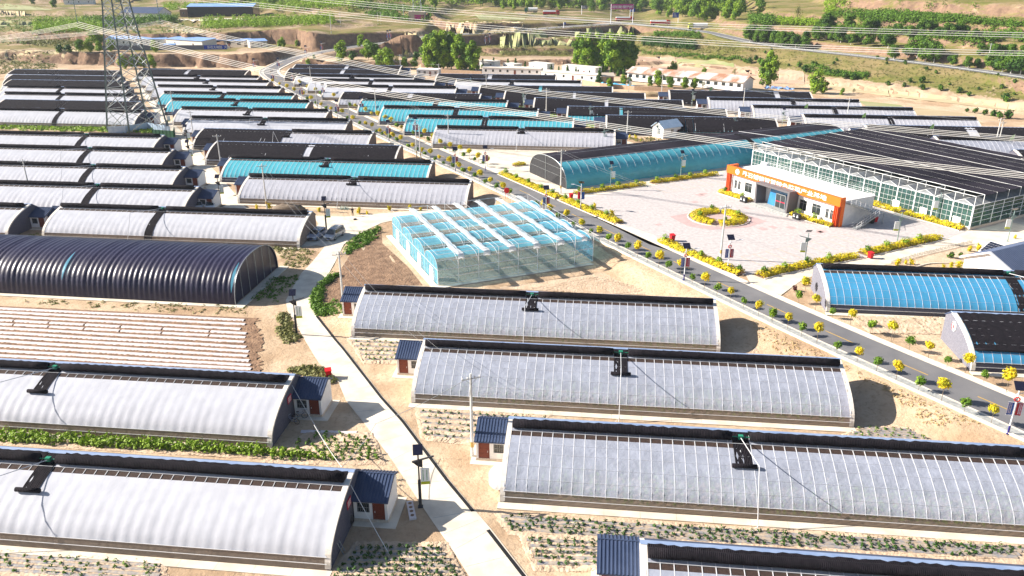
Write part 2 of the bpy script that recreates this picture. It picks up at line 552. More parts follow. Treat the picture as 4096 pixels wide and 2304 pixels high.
def build_ground():
    radii = list(np.geomspace(18, 120, 90)) + list(np.arange(122, 372, 2.6)) + list(np.arange(372, 540, 1.0)) + list(np.geomspace(545, 2600, 90))
    angs = np.radians(np.linspace(-62, 62, 560))
    Rr, A = np.meshgrid(np.array(radii), angs, indexing='ij')
    X, Y = Rr * np.sin(A), Rr * np.cos(A)
    Z = terrain(X, Y)
    nr, na = X.shape
    me = bpy.data.meshes.new("ground")
    co = np.stack([X.ravel(), Y.ravel(), Z.ravel()], 1)
    me.vertices.add(nr * na)
    me.vertices.foreach_set("co", co.ravel())
    i = (np.arange(nr - 1)[:, None] * na + np.arange(na - 1)[None]).ravel()
    quads = np.stack([i, i + 1, i + na + 1, i + na], 1)[:, ::-1]
    me.loops.add(quads.size)
    me.loops.foreach_set("vertex_index", quads.ravel())
    me.polygons.add(len(quads))
    me.polygons.foreach_set("loop_start", np.arange(0, quads.size, 4))
    me.polygons.foreach_set("loop_total", np.full(len(quads), 4))
    me.polygons.foreach_set("use_smooth", np.ones(len(quads), bool))
    me.update()
    # how much grass grows where
    d = hill_d(X, Y)
    grass = 0.0 + 0.95 * sstep(392, 415, Y) * (0.45 + 0.55 * sstep(-0.4, 0.5, wob(X, Y, 55, 9)))
    grass = np.maximum(grass, sstep(1, 6, d) * (0.72 + 0.3 * wob(X, Y, 30, 4)))
    tan_ = sstep(-26, -22, d) * (1 - sstep(0, 3, d)) * sstep(150, 200, Y)
    grass = np.maximum(grass, tan_ * 0.22)
    leftside = (1 - sstep(-10, 0, (X - road_x(Y)) * 0.86)) * sstep(120, 150, Y) * (1 - sstep(370, 395, Y))
    grass = np.maximum(grass, leftside * 0.25 * sstep(0.1, 0.7, wob(X, Y, 12, 15)))
    grass = np.maximum(grass, 0.22 * sstep(0.35, 0.8, wob(X, Y, 8, 25)) * (1 - sstep(370, 395, Y)))
    at = me.attributes.new("grass", 'FLOAT', 'POINT')
    at.data.foreach_set("value", np.clip(grass, 0, 1).ravel())
    at = me.attributes.new("back", 'FLOAT', 'POINT')
    at.data.foreach_set("value", np.maximum(sstep(388, 410, Y), sstep(-2, 4, d)).ravel())
    m = bpy.data.materials.new("loess_ground")
    m.use_nodes = True
    n, l = m.node_tree.nodes, m.node_tree.links
    b = n["Principled BSDF"]
    b.inputs["Roughness"].default_value = 0.95
    b.inputs["Specular IOR Level"].default_value = 0.1
    tc = n.new("ShaderNodeTexCoord")

    def noise(sc, det=6, rough=0.6):
        z = n.new("ShaderNodeTexNoise")
        z.inputs["Scale"].default_value, z.inputs["Detail"].default_value, z.inputs["Roughness"].default_value = sc, det, rough
        l.new(tc.outputs["Object"], z.inputs["Vector"])
        return z

    def ramp(src, lo, hi):
        r = n.new("ShaderNodeMapRange")
        r.inputs[1].default_value, r.inputs[2].default_value = lo, hi
        l.new(src, r.inputs[0])
        return r.outputs[0]

    def mix(f, a, c):
        x = n.new("ShaderNodeMix")
        x.data_type = 'RGBA'
        l.new(f, x.inputs[0])
        for k, s in ((6, a), (7, c)):
            if isinstance(s, tuple):
                x.inputs[k].default_value = (*s, 1)
            else:
                l.new(s, x.inputs[k])
        return x.outputs[2]

    def math_(op, a, c):
        x = n.new("ShaderNodeMath")
        x.operation = op
        for k, s in ((0, a), (1, c)):
            if isinstance(s, (int, float)):
                x.inputs[k].default_value = s
            else:
                l.new(s, x.inputs[k])
        return x.outputs[0]

    sand = mix(ramp(noise(0.22).outputs[0], 0.38, 0.62), (0.60, 0.465, 0.325), (0.50, 0.365, 0.24))
    sand = mix(ramp(noise(0.07, 6, 0.6).outputs[0], 0.48, 0.62), sand, (0.40, 0.275, 0.175))
    sand = mix(ramp(noise(2.0, 8, 0.7).outputs[0], 0.50, 0.74), sand, (0.34, 0.235, 0.15))
    bk = n.new("ShaderNodeAttribute")
    bk.attribute_name = "back"
    sand = mix(bk.outputs["Fac"], sand, mix(ramp(noise(0.30, 7, 0.65).outputs[0], 0.40, 0.62), (0.43, 0.32, 0.225), (0.27, 0.19, 0.125)))
    gr = mix(ramp(noise(0.5).outputs[0], 0.36, 0.62), (0.195, 0.165, 0.058), (0.115, 0.130, 0.026))
    gr = mix(ramp(noise(0.05, 4).outputs[0], 0.45, 0.6), gr, (0.24, 0.185, 0.085))
    atn = n.new("ShaderNodeAttribute")
    atn.attribute_name = "grass"
    pat = ramp(math_('ADD', noise(0.9, 7, 0.7).outputs[0], math_('SUBTRACT', atn.outputs["Fac"], 0.5)), 0.42, 0.58)
    base = mix(math_('MULTIPLY', pat, math_('MINIMUM', math_('MULTIPLY', atn.outputs["Fac"], 6.0), 1.0)), sand, gr)
    ge = n.new("ShaderNodeNewGeometry")
    sx = n.new("ShaderNodeSeparateXYZ")
    l.new(ge.outputs["True Normal"], sx.inputs[0])
    steep = ramp(sx.outputs[2], 0.86, 0.66)
    cliff = mix(ramp(noise(0.45, 8, 0.7).outputs[0], 0.35, 0.65), (0.165, 0.105, 0.075), (0.29, 0.19, 0.125))
    base = mix(steep, base, cliff)
    l.new(base, b.inputs["Base Color"])
    bp = n.new("ShaderNodeBump")
    bp.inputs["Strength"].default_value, bp.inputs["Distance"].default_value = 0.9, 0.22
    l.new(noise(1.3, 9, 0.72).outputs[0], bp.inputs["Height"])
    l.new(bp.outputs[0], b.inputs["Normal"])
    me.materials.append(m)
    o = link("ground", me)
    o['kind'] = 'structure'


build_ground()


def ribbon(name, line, o0, o1, m, lift=0.02, h=0.0, i0=0, i1=None, kind='structure'):
    """strip beside a centre line, from offset o0 to o1 (right is plus)"""
    i1 = len(line) if i1 is None else i1
    mb = MB()
    rows = []
    for k in range(i0, i1):
        d = (line[min(k + 1, len(line) - 1)] - line[max(k - 1, 0)])
        nrm = Vector((d.y, -d.x, 0)).normalized()
        a, b = line[k] + nrm * o0, line[k] + nrm * o1
        z = Vector((0, 0, lift + h))
        if h:
            dn = Vector((0, 0, h + 0.12))
            rows.append([a + z - dn, a + z, b + z, b + z - dn])
        else:
            rows.append([a + z, b + z])
    mb.grid(rows)
    return struct(name, mb, m)


def sheet(name, pts, m, lift=0.02, z=0.0, kind='structure'):
    mb = MB()
    P = [g(p, z) for p in pts]
    mb.poly([(p.x, p.y, z + lift) for p in P])
    me = mb.mesh(name, m)
    if me.polygons[0].normal.z < 0:
        me.flip_normals()
    o = link(name, me)
    o['kind'] = kind
    return o


NFLAT = 7 * 8
ribbon("main_road", MAIN, -2.9, 2.9, 'asphalt', 0.03)
ribbon("road_edge", MAIN, -3.25, -2.9, 'kerb', 0.035)
ribbon("road_edge", MAIN, 2.9, 3.7, 'kerb', 0.035)
ribbon("road_kerb", MAIN, -4.75, -4.45, 'kerb', 0.0, 0.16)
ribbon("road_kerb", MAIN, 3.7, 3.95, 'kerb', 0.0, 0.14)
ribbon("gravel_strip", MAIN, -4.45, -3.25, 'slab', 0.03)
ribbon("gravel_strip", MAIN, 3.95, 5.1, 'slab', 0.03, i0=0, i1=9)
ribbon("road_kerb", MAIN, 5.1, 5.35, 'kerb', 0.0, 0.14, i0=0, i1=9)
ribbon("highway", HIGH, -4.0, 4.0, 'asphalt', 0.05)
ribbon("highway_shoulder", HIGH, -4.5, -4.0, 'conc', 0.05)
ribbon("highway_shoulder", HIGH, 4.0, 4.5, 'conc', 0.05)
mb = MB()
arc = [0.0]
for a, b in zip(MAIN, MAIN[1:]):
    arc.append(arc[-1] + (b - a).length)


def along(s):
    k = int(np.clip(np.searchsorted(arc, s) - 1, 0, len(MAIN) - 2))
    d = MAIN[k + 1] - MAIN[k]
    return MAIN[k] + d * ((s - arc[k]) / (arc[k + 1] - arc[k])), Vector((d.y, -d.x, 0)).normalized()


s = 2.0
while s < arc[-1] - 6:
    (p0, n0), (p1, n1) = along(s), along(s + 4.2)
    zz = Vector((0, 0, 0.042))
    mb.quad(p0 - n0 * .09 + zz, p0 + n0 * .09 + zz, p1 + n1 * .09 + zz, p1 - n1 * .09 + zz)
    s += 10.0
struct("centre_line", mb, 'yellow_line')

# concrete lanes between the greenhouses
lane_l = [q(31, 2100, 1500), q(31, 1900, 1180), q(31, 1690, 880), q(31, 1480, 560), q(31, 1330, 330), q(21, 1080, 1405), q(21, 900, 1180), q(21, 830, 1010), q(21, 640, 820),
          q(21, 530, 640), q(21, 440, 480), q(21, 350, 330), q(21, 335, 240), q(21, 400, 120), q(11, 480, 1390), q(11, 580, 1290), q(11, 700, 1140), q(11, 620, 1130), q(11, 440, 1150)]
lane_u = [q(11, 590, 1010), q(11, 640, 930), q(11, 610, 880), q(10, 2420, 800), q(10, 2060, 770), q(10, 1910, 560), q(10, 1790, 390), q(10, 1670, 230), q(0, 1640, 1330), q(0, 1500, 1130), q(0, 1420, 1000),
          q(0, 1310, 850), q(0, 1235, 730), q(0, 1290, 735), q(0, 1400, 890), q(0, 1490, 1000), q(0, 1640, 1170), q(0, 1860, 1400), q(10, 1960, 370), q(10, 2130, 560), q(10, 2310, 780)]
lane_r = [q(11, 560, 850), q(11, 900, 858), q(11, 1220, 830), q(11, 1600, 800), q(11, 1890, 775), q(11, 2200, 745), q(11, 2400, 700), q(11, 2500, 720), q(11, 2440, 755), q(11, 2000, 790), q(11, 1500, 860), q(11, 1230, 920), q(11, 980, 1040), q(11, 880, 1120), q(11, 800, 1280), q(11, 740, 1390),
          q(21, 640, 120), q(21, 570, 220), q(21, 580, 310), q(21, 620, 380), q(21, 820, 610), q(21, 890, 690), q(21, 1250, 1150), q(21, 1450, 1370), q(31, 1870, 520), q(31, 2110, 805), q(31, 2260, 980), q(31, 2576, 1390), q(31, 2700, 1540)]
sheet("concrete_lane", lane_l + lane_u + lane_r, 'conc', 0.05)
# expansion joints across the lane
mb = MB()
jl = [q(31, 2100, 1500), q(31, 1900, 1180), q(31, 1690, 880), q(31, 1480, 560), q(31, 1330, 330), q(21, 1080, 1405), q(21, 900, 1180), q(21, 830, 1010), q(21, 640, 820), q(21, 530, 640), q(21, 440, 480)]
jr = [q(31, 2700, 1540), q(31, 2260, 980), q(31, 2110, 805), q(31, 1870, 520), q(31, 1600, 190), q(21, 1450, 1370), q(21, 1250, 1150), q(21, 1080, 930), q(21, 890, 690), q(21, 820, 610), q(21, 700, 470)]
JL, JR = smooth_line([g(p) for p in jl], 2), smooth_line([g(p) for p in jr], 2)
for a, b in zip(JL, JR):
    d = (b - a).normalized()
    n_ = Vector((-d.y, d.x, 0)) * .022
    zz = Vector((0, 0, .056))
    a, b = a + d * .2 + zz, b - d * .4 + zz
    mb.quad(a - n_, b - n_, b + n_, a + n_)
struct("lane_joints", mb, 'slab')
# open drain along the lane
mb = MB()
dr = [g(p) for p in (q(21, 640, 385), q(21, 820, 610), q(21, 890, 690), q(21, 1250, 1150), q(21, 1450, 1370), q(31, 1870, 520), q(31, 2110, 805))]
for a, b in zip(dr, dr[1:]):
    nrm = Vector(((b - a).y, -(b - a).x, 0)).normalized()
    z = Vector((0, 0, 0.062))
    mb.quad(a + z + nrm * .05, a + z + nrm * 0.38, b + z + nrm * 0.38, b + z + nrm * .05)
a, b = g(q(31, 2250, 980)), g(q(31, 2650, 1490))
nrm = Vector(((b - a).y, -(b - a).x, 0)).normalized()
mb.quad(a + z + nrm * .05, a + z + nrm * 0.38, b + z + nrm * 0.38, b + z + nrm * .05)
struct("drain", mb, 'black')

# yard and plaza beyond the main road
yard = [q(11, 1680, 212), q(12, 1040, 222), q(12, 1180, 150), q(12, 1330, 190), q(12, 2350, 100), q(13, 900, 200), q(13, 2576, 560), (4300, 760), (4300, 1010), q(13, 2100, 1180),
        q(13, 1300, 1320), q(13, 640, 1400), q(23, 480, 60), q(23, 300, 190), q(23, 30, 108), q(12, 2300, 1405), q(12, 1400, 1120), q(12, 700, 770), q(12, 0, 462), q(11, 2250, 430), q(11, 1850, 255)]
sheet("yard", yard, 'conc', 0.03, ZR)
plaza = [q(12, 640, 705), q(12, 1360, 580), q(12, 2050, 478), q(12, 2130, 420), q(13, 60, 300), q(13, 1100, 700), q(13, 2040, 1000), q(13, 1790, 1085), q(13, 1030, 1240), q(13, 600, 1340), q(13, 20, 1405),
         q(12, 2280, 1405), q(12, 1900, 1240), q(12, 1500, 1090), q(12, 1440, 1030), q(12, 1170, 940), q(12, 900, 830)]
sheet("plaza", plaza, 'paving', 0.045, ZR)
sheet("plaza_inlay", [q(12, 1590, 860), q(12, 1900, 800), q(12, 2300, 840), q(12, 2500, 905), q(12, 2330, 960), q(12, 1980, 985), q(12, 1760, 950)], 'pave_red', 0.056, ZR)
rr = random.Random(3)
mb = MB()
for _ in range(20):
    p = g((rr.uniform(2560, 3400), rr.uniform(770, 930)), ZR + 0.055)
    a = RAD(30)
    u, w = Vector((math.cos(a), math.sin(a), 0)) * rr.uniform(0.4, 0.8), Vector((-math.sin(a), math.cos(a), 0)) * rr.uniform(0.4, 0.8)
    mb.quad(p - u - w, p + u - w, p + u + w, p - u + w)
struct("plaza_paver", mb, 'pave_red')
mb = MB()
ua, wa = Vector((math.cos(RAD(29)), math.sin(RAD(29)), 0)), Vector((-math.sin(RAD(29)), math.cos(RAD(29)), 0))


def bays(p0, n, du, dw):
    zz = Vector((0, 0, 0.05))
    for k in range(n + 1):
        a = p0 + du * k + zz
        w = du.normalized() * 0.06
        mb.quad(a - w, a + w, a + w + dw, a - w + dw)
    a, b, w = p0 + zz, p0 + du * n + zz, dw.normalized() * 0.06
    mb.quad(a + dw, b + dw, b + dw + w, a + dw + w)


bays(g(q(13, 150, 1330), ZR), 9, ua * 2.7, wa * 5.2)
bays(g(q(12, 1420, 585), ZR), 9, ua * 2.6, -wa * 5.0)
struct("parking_bay", mb, 'line_orange')


def drape(name, quad, m, nx=24, ny=6, lift=.1, z0=8):
    mb = MB()
    rows = []
    for j in range(ny + 1):
        t = j / ny
        a = [quad[0][i] + (quad[3][i] - quad[0][i]) * t for i in (0, 1)]
        b = [quad[1][i] + (quad[2][i] - quad[1][i]) * t for i in (0, 1)]
        rows.append([on((a[0] + (b[0] - a[0]) * k / nx, a[1] + (b[1] - a[1]) * k / nx), z0) + Vector((0, 0, lift)) for k in range(nx + 1)])
    mb.grid(rows[::-1])
    return struct(name, mb, m, True)


M['field_cream'] = mat("pale_stubble_field", (0.46, 0.38, 0.23), (0.40, 0.31, 0.19), 0.25, 1.0, 0.6, 2.0, stretch=(.3, 1, 1))
M['field_stripe'] = mat("striped_mulch_field", (0.52, 0.44, 0.26), (0.32, 0.25, 0.15), 0.9, 1.0, lo=.46, hi=.54, stretch=(1, .06, 1), detail=1)
M['field_pink'] = mat("pinkish_ploughed_field", (0.48, 0.33, 0.24), (0.40, 0.27, 0.19), 0.4, 1.0, 0.6, 2.0, stretch=(.3, 1, 1))
M['field_green'] = mat("thin_green_field", (0.26, 0.30, 0.12), (0.34, 0.31, 0.17), 0.3, 1.0, 0.6, 2.0, stretch=(.3, 1, 1))
for c, mt in (([(0, 465), (870, 488), (690, 512), (0, 490)], 'field_cream'), ([(1640, 272), (1880, 262), (1925, 312), (1560, 332)], 'field_stripe'), ([(690, 160), (1120, 150), (1000, 186), (740, 192)], 'field_stripe'),
              ([(1660, 182), (2400, 166), (2360, 186), (1690, 200)], 'conc'), ([(1300, 100), (1530, 104), (1540, 135), (1140, 135)], 'field_stripe'), ([(0, 30), (300, 60), (500, 95), (0, 90)], 'field_green'), ([(0, 120), (220, 130), (280, 150), (0, 160)], 'field_cream'), ([(0, 215), (300, 215), (300, 245), (0, 248)], 'field_green')):
    drape("field", [q(0, *p) for p in c], mt)
for c, mt in (([(1850, 212), (2560, 205), (2560, 275), (1800, 290)], 'field_cream'), ([(2100, 130), (2576, 168), (2576, 190), (2150, 185)], 'field_green'), ([(1450, 420), (1760, 420), (1760, 440), (1400, 445)], 'field_cream'), ([(560, 175), (1000, 185), (900, 198), (560, 196)], 'field_cream')):
    drape("field", [q(1, *p) for p in c], mt)
for c, mt in (([(1275, 528), (1640, 542), (1640, 596), (1280, 590)], 'field_pink'), ([(500, 548), (690, 548), (690, 570), (520, 570)], 'field_pink'), ([(0, 378), (680, 372), (680, 404), (0, 410)], 'field_green'), ([(1300, 618), (2300, 660), (2420, 715), (1330, 655)], 'field_pink'), ([(1650, 550), (2100, 580), (2200, 612), (1660, 590)], 'field_green'), ([(700, 320), (1100, 300), (1400, 318), (700, 330)], 'field_green')):
    drape("field", [q(2, *p) for p in c], mt, z0=4)
for c, mt in (([(250, 690), (510, 715), (520, 795), (230, 780)], 'field_pink'), ([(745, 785), (1300, 862), (1320, 905), (760, 835)], 'field_cream'), ([(1310, 864), (2576, 1005), (2576, 1050), (1330, 906)], 'field_cream'), ([(1020, 945), (1420, 985), (1500, 1040), (1100, 1000)], 'field_green'), ([(1540, 1010), (2000, 1060), (2200, 1160), (1560, 1075)], 'field_cream')):
    drape("field", [q(3, *p) for p in c], mt, z0=2)
def leaf(mb, p, n, s, rn, mi=0, asp=0.6):
    n = n.normalized()
    a = n.orthogonal().normalized()
    a.rotate(Matrix.Rotation(rn.uniform(0, 6.283), 3, n))
    b = n.cross(a)
    a, b = a * s, b * (s * asp)
    mb.quad(p - a, p - b * .9, p + a, p + b, mi)


def tuft(mb, c, h, r, k, s, rn, mi=0):
    for _ in range(k):
        t = rn.uniform(0, 6.283)
        d = Vector((math.cos(t), math.sin(t), rn.uniform(.2, 1.4)))
        p = Vector(c) + Vector((d.x * r * rn.uniform(.1, 1), d.y * r * rn.uniform(.1, 1), h * rn.uniform(.15, 1)))
        leaf(mb, p, d + Vector((rn.uniform(-.5, .5), rn.uniform(-.5, .5), .4)), s * rn.uniform(.7, 1.3), rn, mi)


# ------------------------------------------------------------------ solar greenhouses
PROF = [(0, 0), (0.05, 0.55), (0.20, 1.1), (0.55, 1.65), (1.15, 2.15), (2.05, 2.72), (3.15, 3.22), (4.4, 3.66), (5.7, 4.0), (6.7, 4.2), (7.5, 4.3)]
_cl = [0.0]
for a, b in zip(PROF, PROF[1:]):
    _cl.append(_cl[-1] + math.hypot(b[0] - a[0], b[1] - a[1]))
SL = _cl[-1]
HY, HZ = 7.5, 4.3


def pf(s, off=0.0):
    y, z = np.interp(s, _cl, [p[0] for p in PROF]), np.interp(s, _cl, [p[1] for p in PROF])
    y2, z2 = np.interp(s + .12, _cl, [p[0] for p in PROF]), np.interp(s + .12, _cl, [p[1] for p in PROF])
    y1, z1 = np.interp(s - .12, _cl, [p[0] for p in PROF]), np.interp(s - .12, _cl, [p[1] for p in PROF])
    dy, dz = y2 - y1, z2 - z1
    L = math.hypot(dy, dz)
    return y - dz / L * off, z + dy / L * off


def sheet_mb(x0, x1, s0, s1, off, bay, sag, ns, sub=4, jit=0.0, seed=0, mb=None):
    mb = mb or MB()
    rn = random.Random(seed)
    nb = max(1, round((x1 - x0) / bay))
    xs, sg = [], []
    for b in range(nb):
        dp = rn.uniform(0.5, 1.25)
        for k in range(sub):
            xs.append(x0 + (b + k / sub) * (x1 - x0) / nb)
            sg.append(math.sin(math.pi * k / sub) ** 0.8 * dp if k else 0.0)
    xs.append(x1)
    sg.append(0)
    rows = []
    for i in range(ns + 1):
        s = s0 + (s1 - s0) * i / ns
        rows.append([(x, *pf(s, off - sag * w * (1.35 - 1.05 * i / ns if ns > 3 else .6) + (rn.uniform(-jit, jit) if jit else 0))) for x, w in zip(xs, sg)])
    mb.grid([list(r) for r in zip(*rows)][::-1])
    return mb


MESHES = {}


def cached(key, fn):
    if key not in MESHES:
        MESHES[key] = fn()
    return MESHES[key]


def roll_mb(x0, x1, s, r, mb=None, n=10, off=0.05):
    mb = mb or MB()
    y, z = pf(s, off + r)
    k = max(2, int((x1 - x0) / 1.6))
    rn = random.Random(int(x0 * 10 + s))
    mb.tube([(x0 + (x1 - x0) * i / k, y + rn.uniform(-.03, .03), z + rn.uniform(-.02, .02)) for i in range(k + 1)], r, n)
    return mb


def greenhouse(label, group, ridge, L, film, cov=(0, 0), gx=0.5, strip=0.35, lod=1, zb=0.0, anchor='mid', endm=('brick_dark', 'brick_dark'), angle=-6.2, arm=True, top=True, coping=True, gw=1.7, roll_s=8.05, tilt=0.0):
    """ridge: picture places of the two ridge ends, or of one end and None"""
    a = RAD(angle)
    ax, ay = Vector((math.cos(a), math.sin(a), 0)), Vector((-math.sin(a), math.cos(a), 0))
    P = [None if p is None else g(p, zb + HZ + 0.1) for p in ridge]
    if P[0] is not None and P[1] is not None:
        mid = (P[0] + P[1]) / 2
        o = mid - ax * L / 2
    elif P[0] is not None:
        o = P[0].copy()
    else:
        o = P[1] - ax * L
    o = o - ay * HY
    o.z = zb
    root = thing("solar_greenhouse", label, "greenhouse", o, a, group)
    bay, ns, sub = ((1.02, 14, 4), (1.1, 9, 4), (1.4, 6, 2))[lod]
    sag = {'film_white': 0.032, 'film_haze': 0.04, 'film_clear': 0.012, 'film_blue': 0.055, 'film_sky': 0.02}[film] * (1, 1.3, 1.3)[lod]
    K = (L, film, lod)

    def add(name, mesh, parent=root):
        return link(name, mesh, parent)

    main = film
    fm = add("film", cached(K + ('film',), lambda: sheet_mb(0.1, L - 0.1, 1.18, 6.95, 0.03, bay, sag, ns, sub).mesh("film", main, True)))
    add("apron", cached(K + ('apron',), lambda: sheet_mb(0.1, L - 0.1, 0.02, 1.18, 0.02, bay * 2, 0.03, 2, 2).mesh("apron", 'film_dark' if film in ('film_blue', 'film_sky') else 'film_apron', True)))
    add("vent_net", cached(K + ('net',), lambda: sheet_mb(0.1, L - 0.1, 6.95, 7.5, 0.0, bay, 0.0, 1, 1).mesh("vent_net", 'net')))
    add("top_film", cached(K + ('topf',), lambda: sheet_mb(0.1, L - 0.1, 7.5, 8.2, 0.03, bay, 0.0, 1, 1).mesh("top_film", film)))

    def frame():
        m = MB()
        nb = max(1, round((L - .2) / bay))
        w = (0.034 if film == 'film_clear' else 0.024) if lod == 0 else 0.036
        s_lo = 1.1 if film in ('film_clear', 'film_sky', 'film_blue', 'film_haze') else 6.9
        for i in range(nb + 1):
            x = 0.1 + (L - 0.2) * i / nb
            ss = np.linspace(s_lo, 8.7, 14 if s_lo < 2 else 3)
            off = 0.045 if film != 'film_white' else 0.05
            prev = None
            for s in ss:
                yy, zz = pf(s, off)
                if prev:
                    m.quad((x - w, *prev), (x + w, *prev), (x + w, yy, zz), (x - w, yy, zz))
                    yb, zb2 = pf(s, off - 0.06)
                    m.quad((x - w, *pb), (x - w, *prev), (x - w, yy, zz), (x - w, yb, zb2))
                    m.quad((x + w, *prev), (x + w, *pb), (x + w, yb, zb2), (x + w, yy, zz))
                prev, pb = (yy, zz), pf(s, off - 0.06)
        lines = [0.62, 1.18, 7.52] + ([2.3, 3.6, 4.9, 6.0] if film in ('film_clear', 'film_sky') and lod == 0 else [])
        for s in lines:
            yy, zz = pf(s, 0.05)
            m.tube([(0.05, yy, zz), (L - .05, yy, zz)], 0.03 if s < 2 or s > 7 else 0.009, 4)
        return m.mesh("frame", 'pipe')
    if lod < 2:
        add("frame", cached(K + ('frame',), frame))
    gp = gx * L
    cuts = [(0.25, gp - gw / 2, cov[0]), (gp + gw / 2, L - 0.25, cov[1])]
    for x0, x1, c in cuts:
        if x1 - x0 < 0.6:
            continue
        s_end = roll_s - c * (roll_s - 0.75)
        qm = sheet_mb(x0, x1, s_end, SL - 0.02, 0.10, 1.0 if lod < 2 else 2.0, 0.025 + 0.03 * (c > .3), 3 + int(c * 9), 2, 0.008, seed=int(gp))
        qo = add("quilt", qm.mesh("quilt", 'quilt', True))
        add("quilt_roll", roll_mb(x0, x1, s_end, 0.41 if c < .5 else 0.17).mesh("quilt_roll", 'quilt', True), qo)
    if strip > 0:
        s_end = roll_s - strip * (roll_s - 0.35)
        qo = add("centre_quilt", sheet_mb(gp - gw / 2 + .1, gp + gw / 2 - .1, s_end, SL - .02, 0.07, 0.5, 0.04, 12, 2, 0.02).mesh("centre_quilt", 'quilt', True))
        if strip < 0.9:
            add("quilt_roll", roll_mb(gp - gw / 2 - .25, gp + gw / 2 + .25, s_end, 0.2).mesh("quilt_roll", 'quilt', True), qo)
    if arm:
        ry, rz = pf(roll_s - max(cov) * (roll_s - .75), 0.4)
        rm = MB()
        dx = tilt
        el = (gp - dx, 0.3, 5.3)
        ft = (gp - dx * 1.15, -1.7, 0)
        rm.tube([ft, el], 0.045, 6)
        rm.tube([el, (gp, ry - .2, rz)], 0.04, 6)
        for e in (-.5, .5):
            rm.tube([(ft[0] + e, -1.7, .05), (ft[0], -1.7, .7)], 0.03, 4)
        rm.tube([(ft[0] - .55, -1.7, .05), (ft[0] + .55, -1.7, .05)], 0.04, 4)
        ao = add("roller_arm", rm.mesh("roller_arm", 'pipe'))
        mm = MB()
        mm.box(gp - .22, gp + .22, ry - .2, ry + .15, rz - .18, rz + .18)
        mm.tube([(gp - 1.0, ry, rz), (gp + 1.0, ry, rz)], 0.05, 6)
        add("motor", mm.mesh("motor", 'green_motor'), ao)

    def endwall(side, mname):
        m = MB()
        out = [(*p,) for p in PROF] + [(HY + .35, HZ - .02), (HY + 1.5, HZ - 0.75), (HY + 1.5, 0)]
        x0 = 0.1 if side < 0 else L - 0.1
        th = -0.34 if side < 0 else 0.34
        pts = [(x0, y, z) for y, z in out]
        m.prism(pts, (th, 0, 0))
        if coping:
            row = []
            for s in np.linspace(0.2, SL, 16):
                y, z = pf(s, 0.045)
                row.append([(x0 + th * 1.06, y, z), (x0 - th * .35, y, z)])
            m.grid(row, 1)
            row = [[(x0 + th * 1.06, *pf(s, 0.045)), (x0 + th * 1.06, *pf(s, -0.16))] for s in np.linspace(0.2, SL, 16)]
            m.grid(row, 1)
        return m.mesh("end_wall", [mname, 'coping'])
    add("end_wall", cached((L, 'endl', endm[0], coping), lambda: endwall(-1, endm[0])))
    add("end_wall", cached((L, 'endr', endm[1], coping), lambda: endwall(1, endm[1])))

    def rear():
        m = MB()
        m.box(0.1, L - .1, HY + 1.1, HY + 1.5, 0, HZ - 0.85)
        return m.mesh("rear_wall", 'rear')

    def rroof():
        m = MB()
        m.prism([(-.3, HY + .2, HZ + .03), (-.3, HY + 1.75, HZ - .95), (-.3, HY + 1.72, HZ - 1.05), (-.3, HY + .1, HZ - .12)], (L + .6, 0, 0))
        return m.mesh("rear_roof", 'roof_blue')

    def cap():
        m = MB()
        m.prism([(-.3, HY - .22, HZ + .05), (-.3, HY + .06, HZ + .13), (-.3, HY + .4, HZ - .02), (-.3, HY + .3, HZ - .06), (-.3, HY - .1, HZ - .02)], (L + .6, 0, 0))
        return m.mesh("ridge_cap", 'cap')

    def foot():
        m = MB()
        n = int(L / 3)
        for i in range(n):
            m.box(-.4 + i * (L + .8) / n + .01, -.4 + (i + 1) * (L + .8) / n - .01, -0.95, -0.05, 0, 0.09)
        return m.mesh("footing", 'conc')
    add("rear_wall", cached((L, 'rear'), rear))
    add("rear_roof", cached((L, 'rroof'), rroof))
    add("ridge_cap", cached((L, 'cap'), cap))
    add("footing", cached((L, 'foot'), foot))
    if film == 'film_clear' and lod == 0:
        def inner():
            m = MB()
            rn = random.Random(5)
            for i in range(int(L / 1.5)):
                x = .8 + i * 1.5
                hh = 1.1 + .5 * math.sin(i * .7)
                for j in range(17):
                    y = .9 + j * .36
                    for dx in (-.3, .3):
                        tuft(m, (x + dx + rn.uniform(-.1, .1), y, 0), hh * rn.uniform(.6, 1.1) * min(1, .55 + y * .3), .22, 5, .17, rn)
            return m.mesh("vegetable_plants", 'leaf_fresh')
        co = link("vegetable_plants", cached((L, 'inner'), inner), None, o, a)
        co['kind'] = 'stuff'
    root['span'] = L
    return root


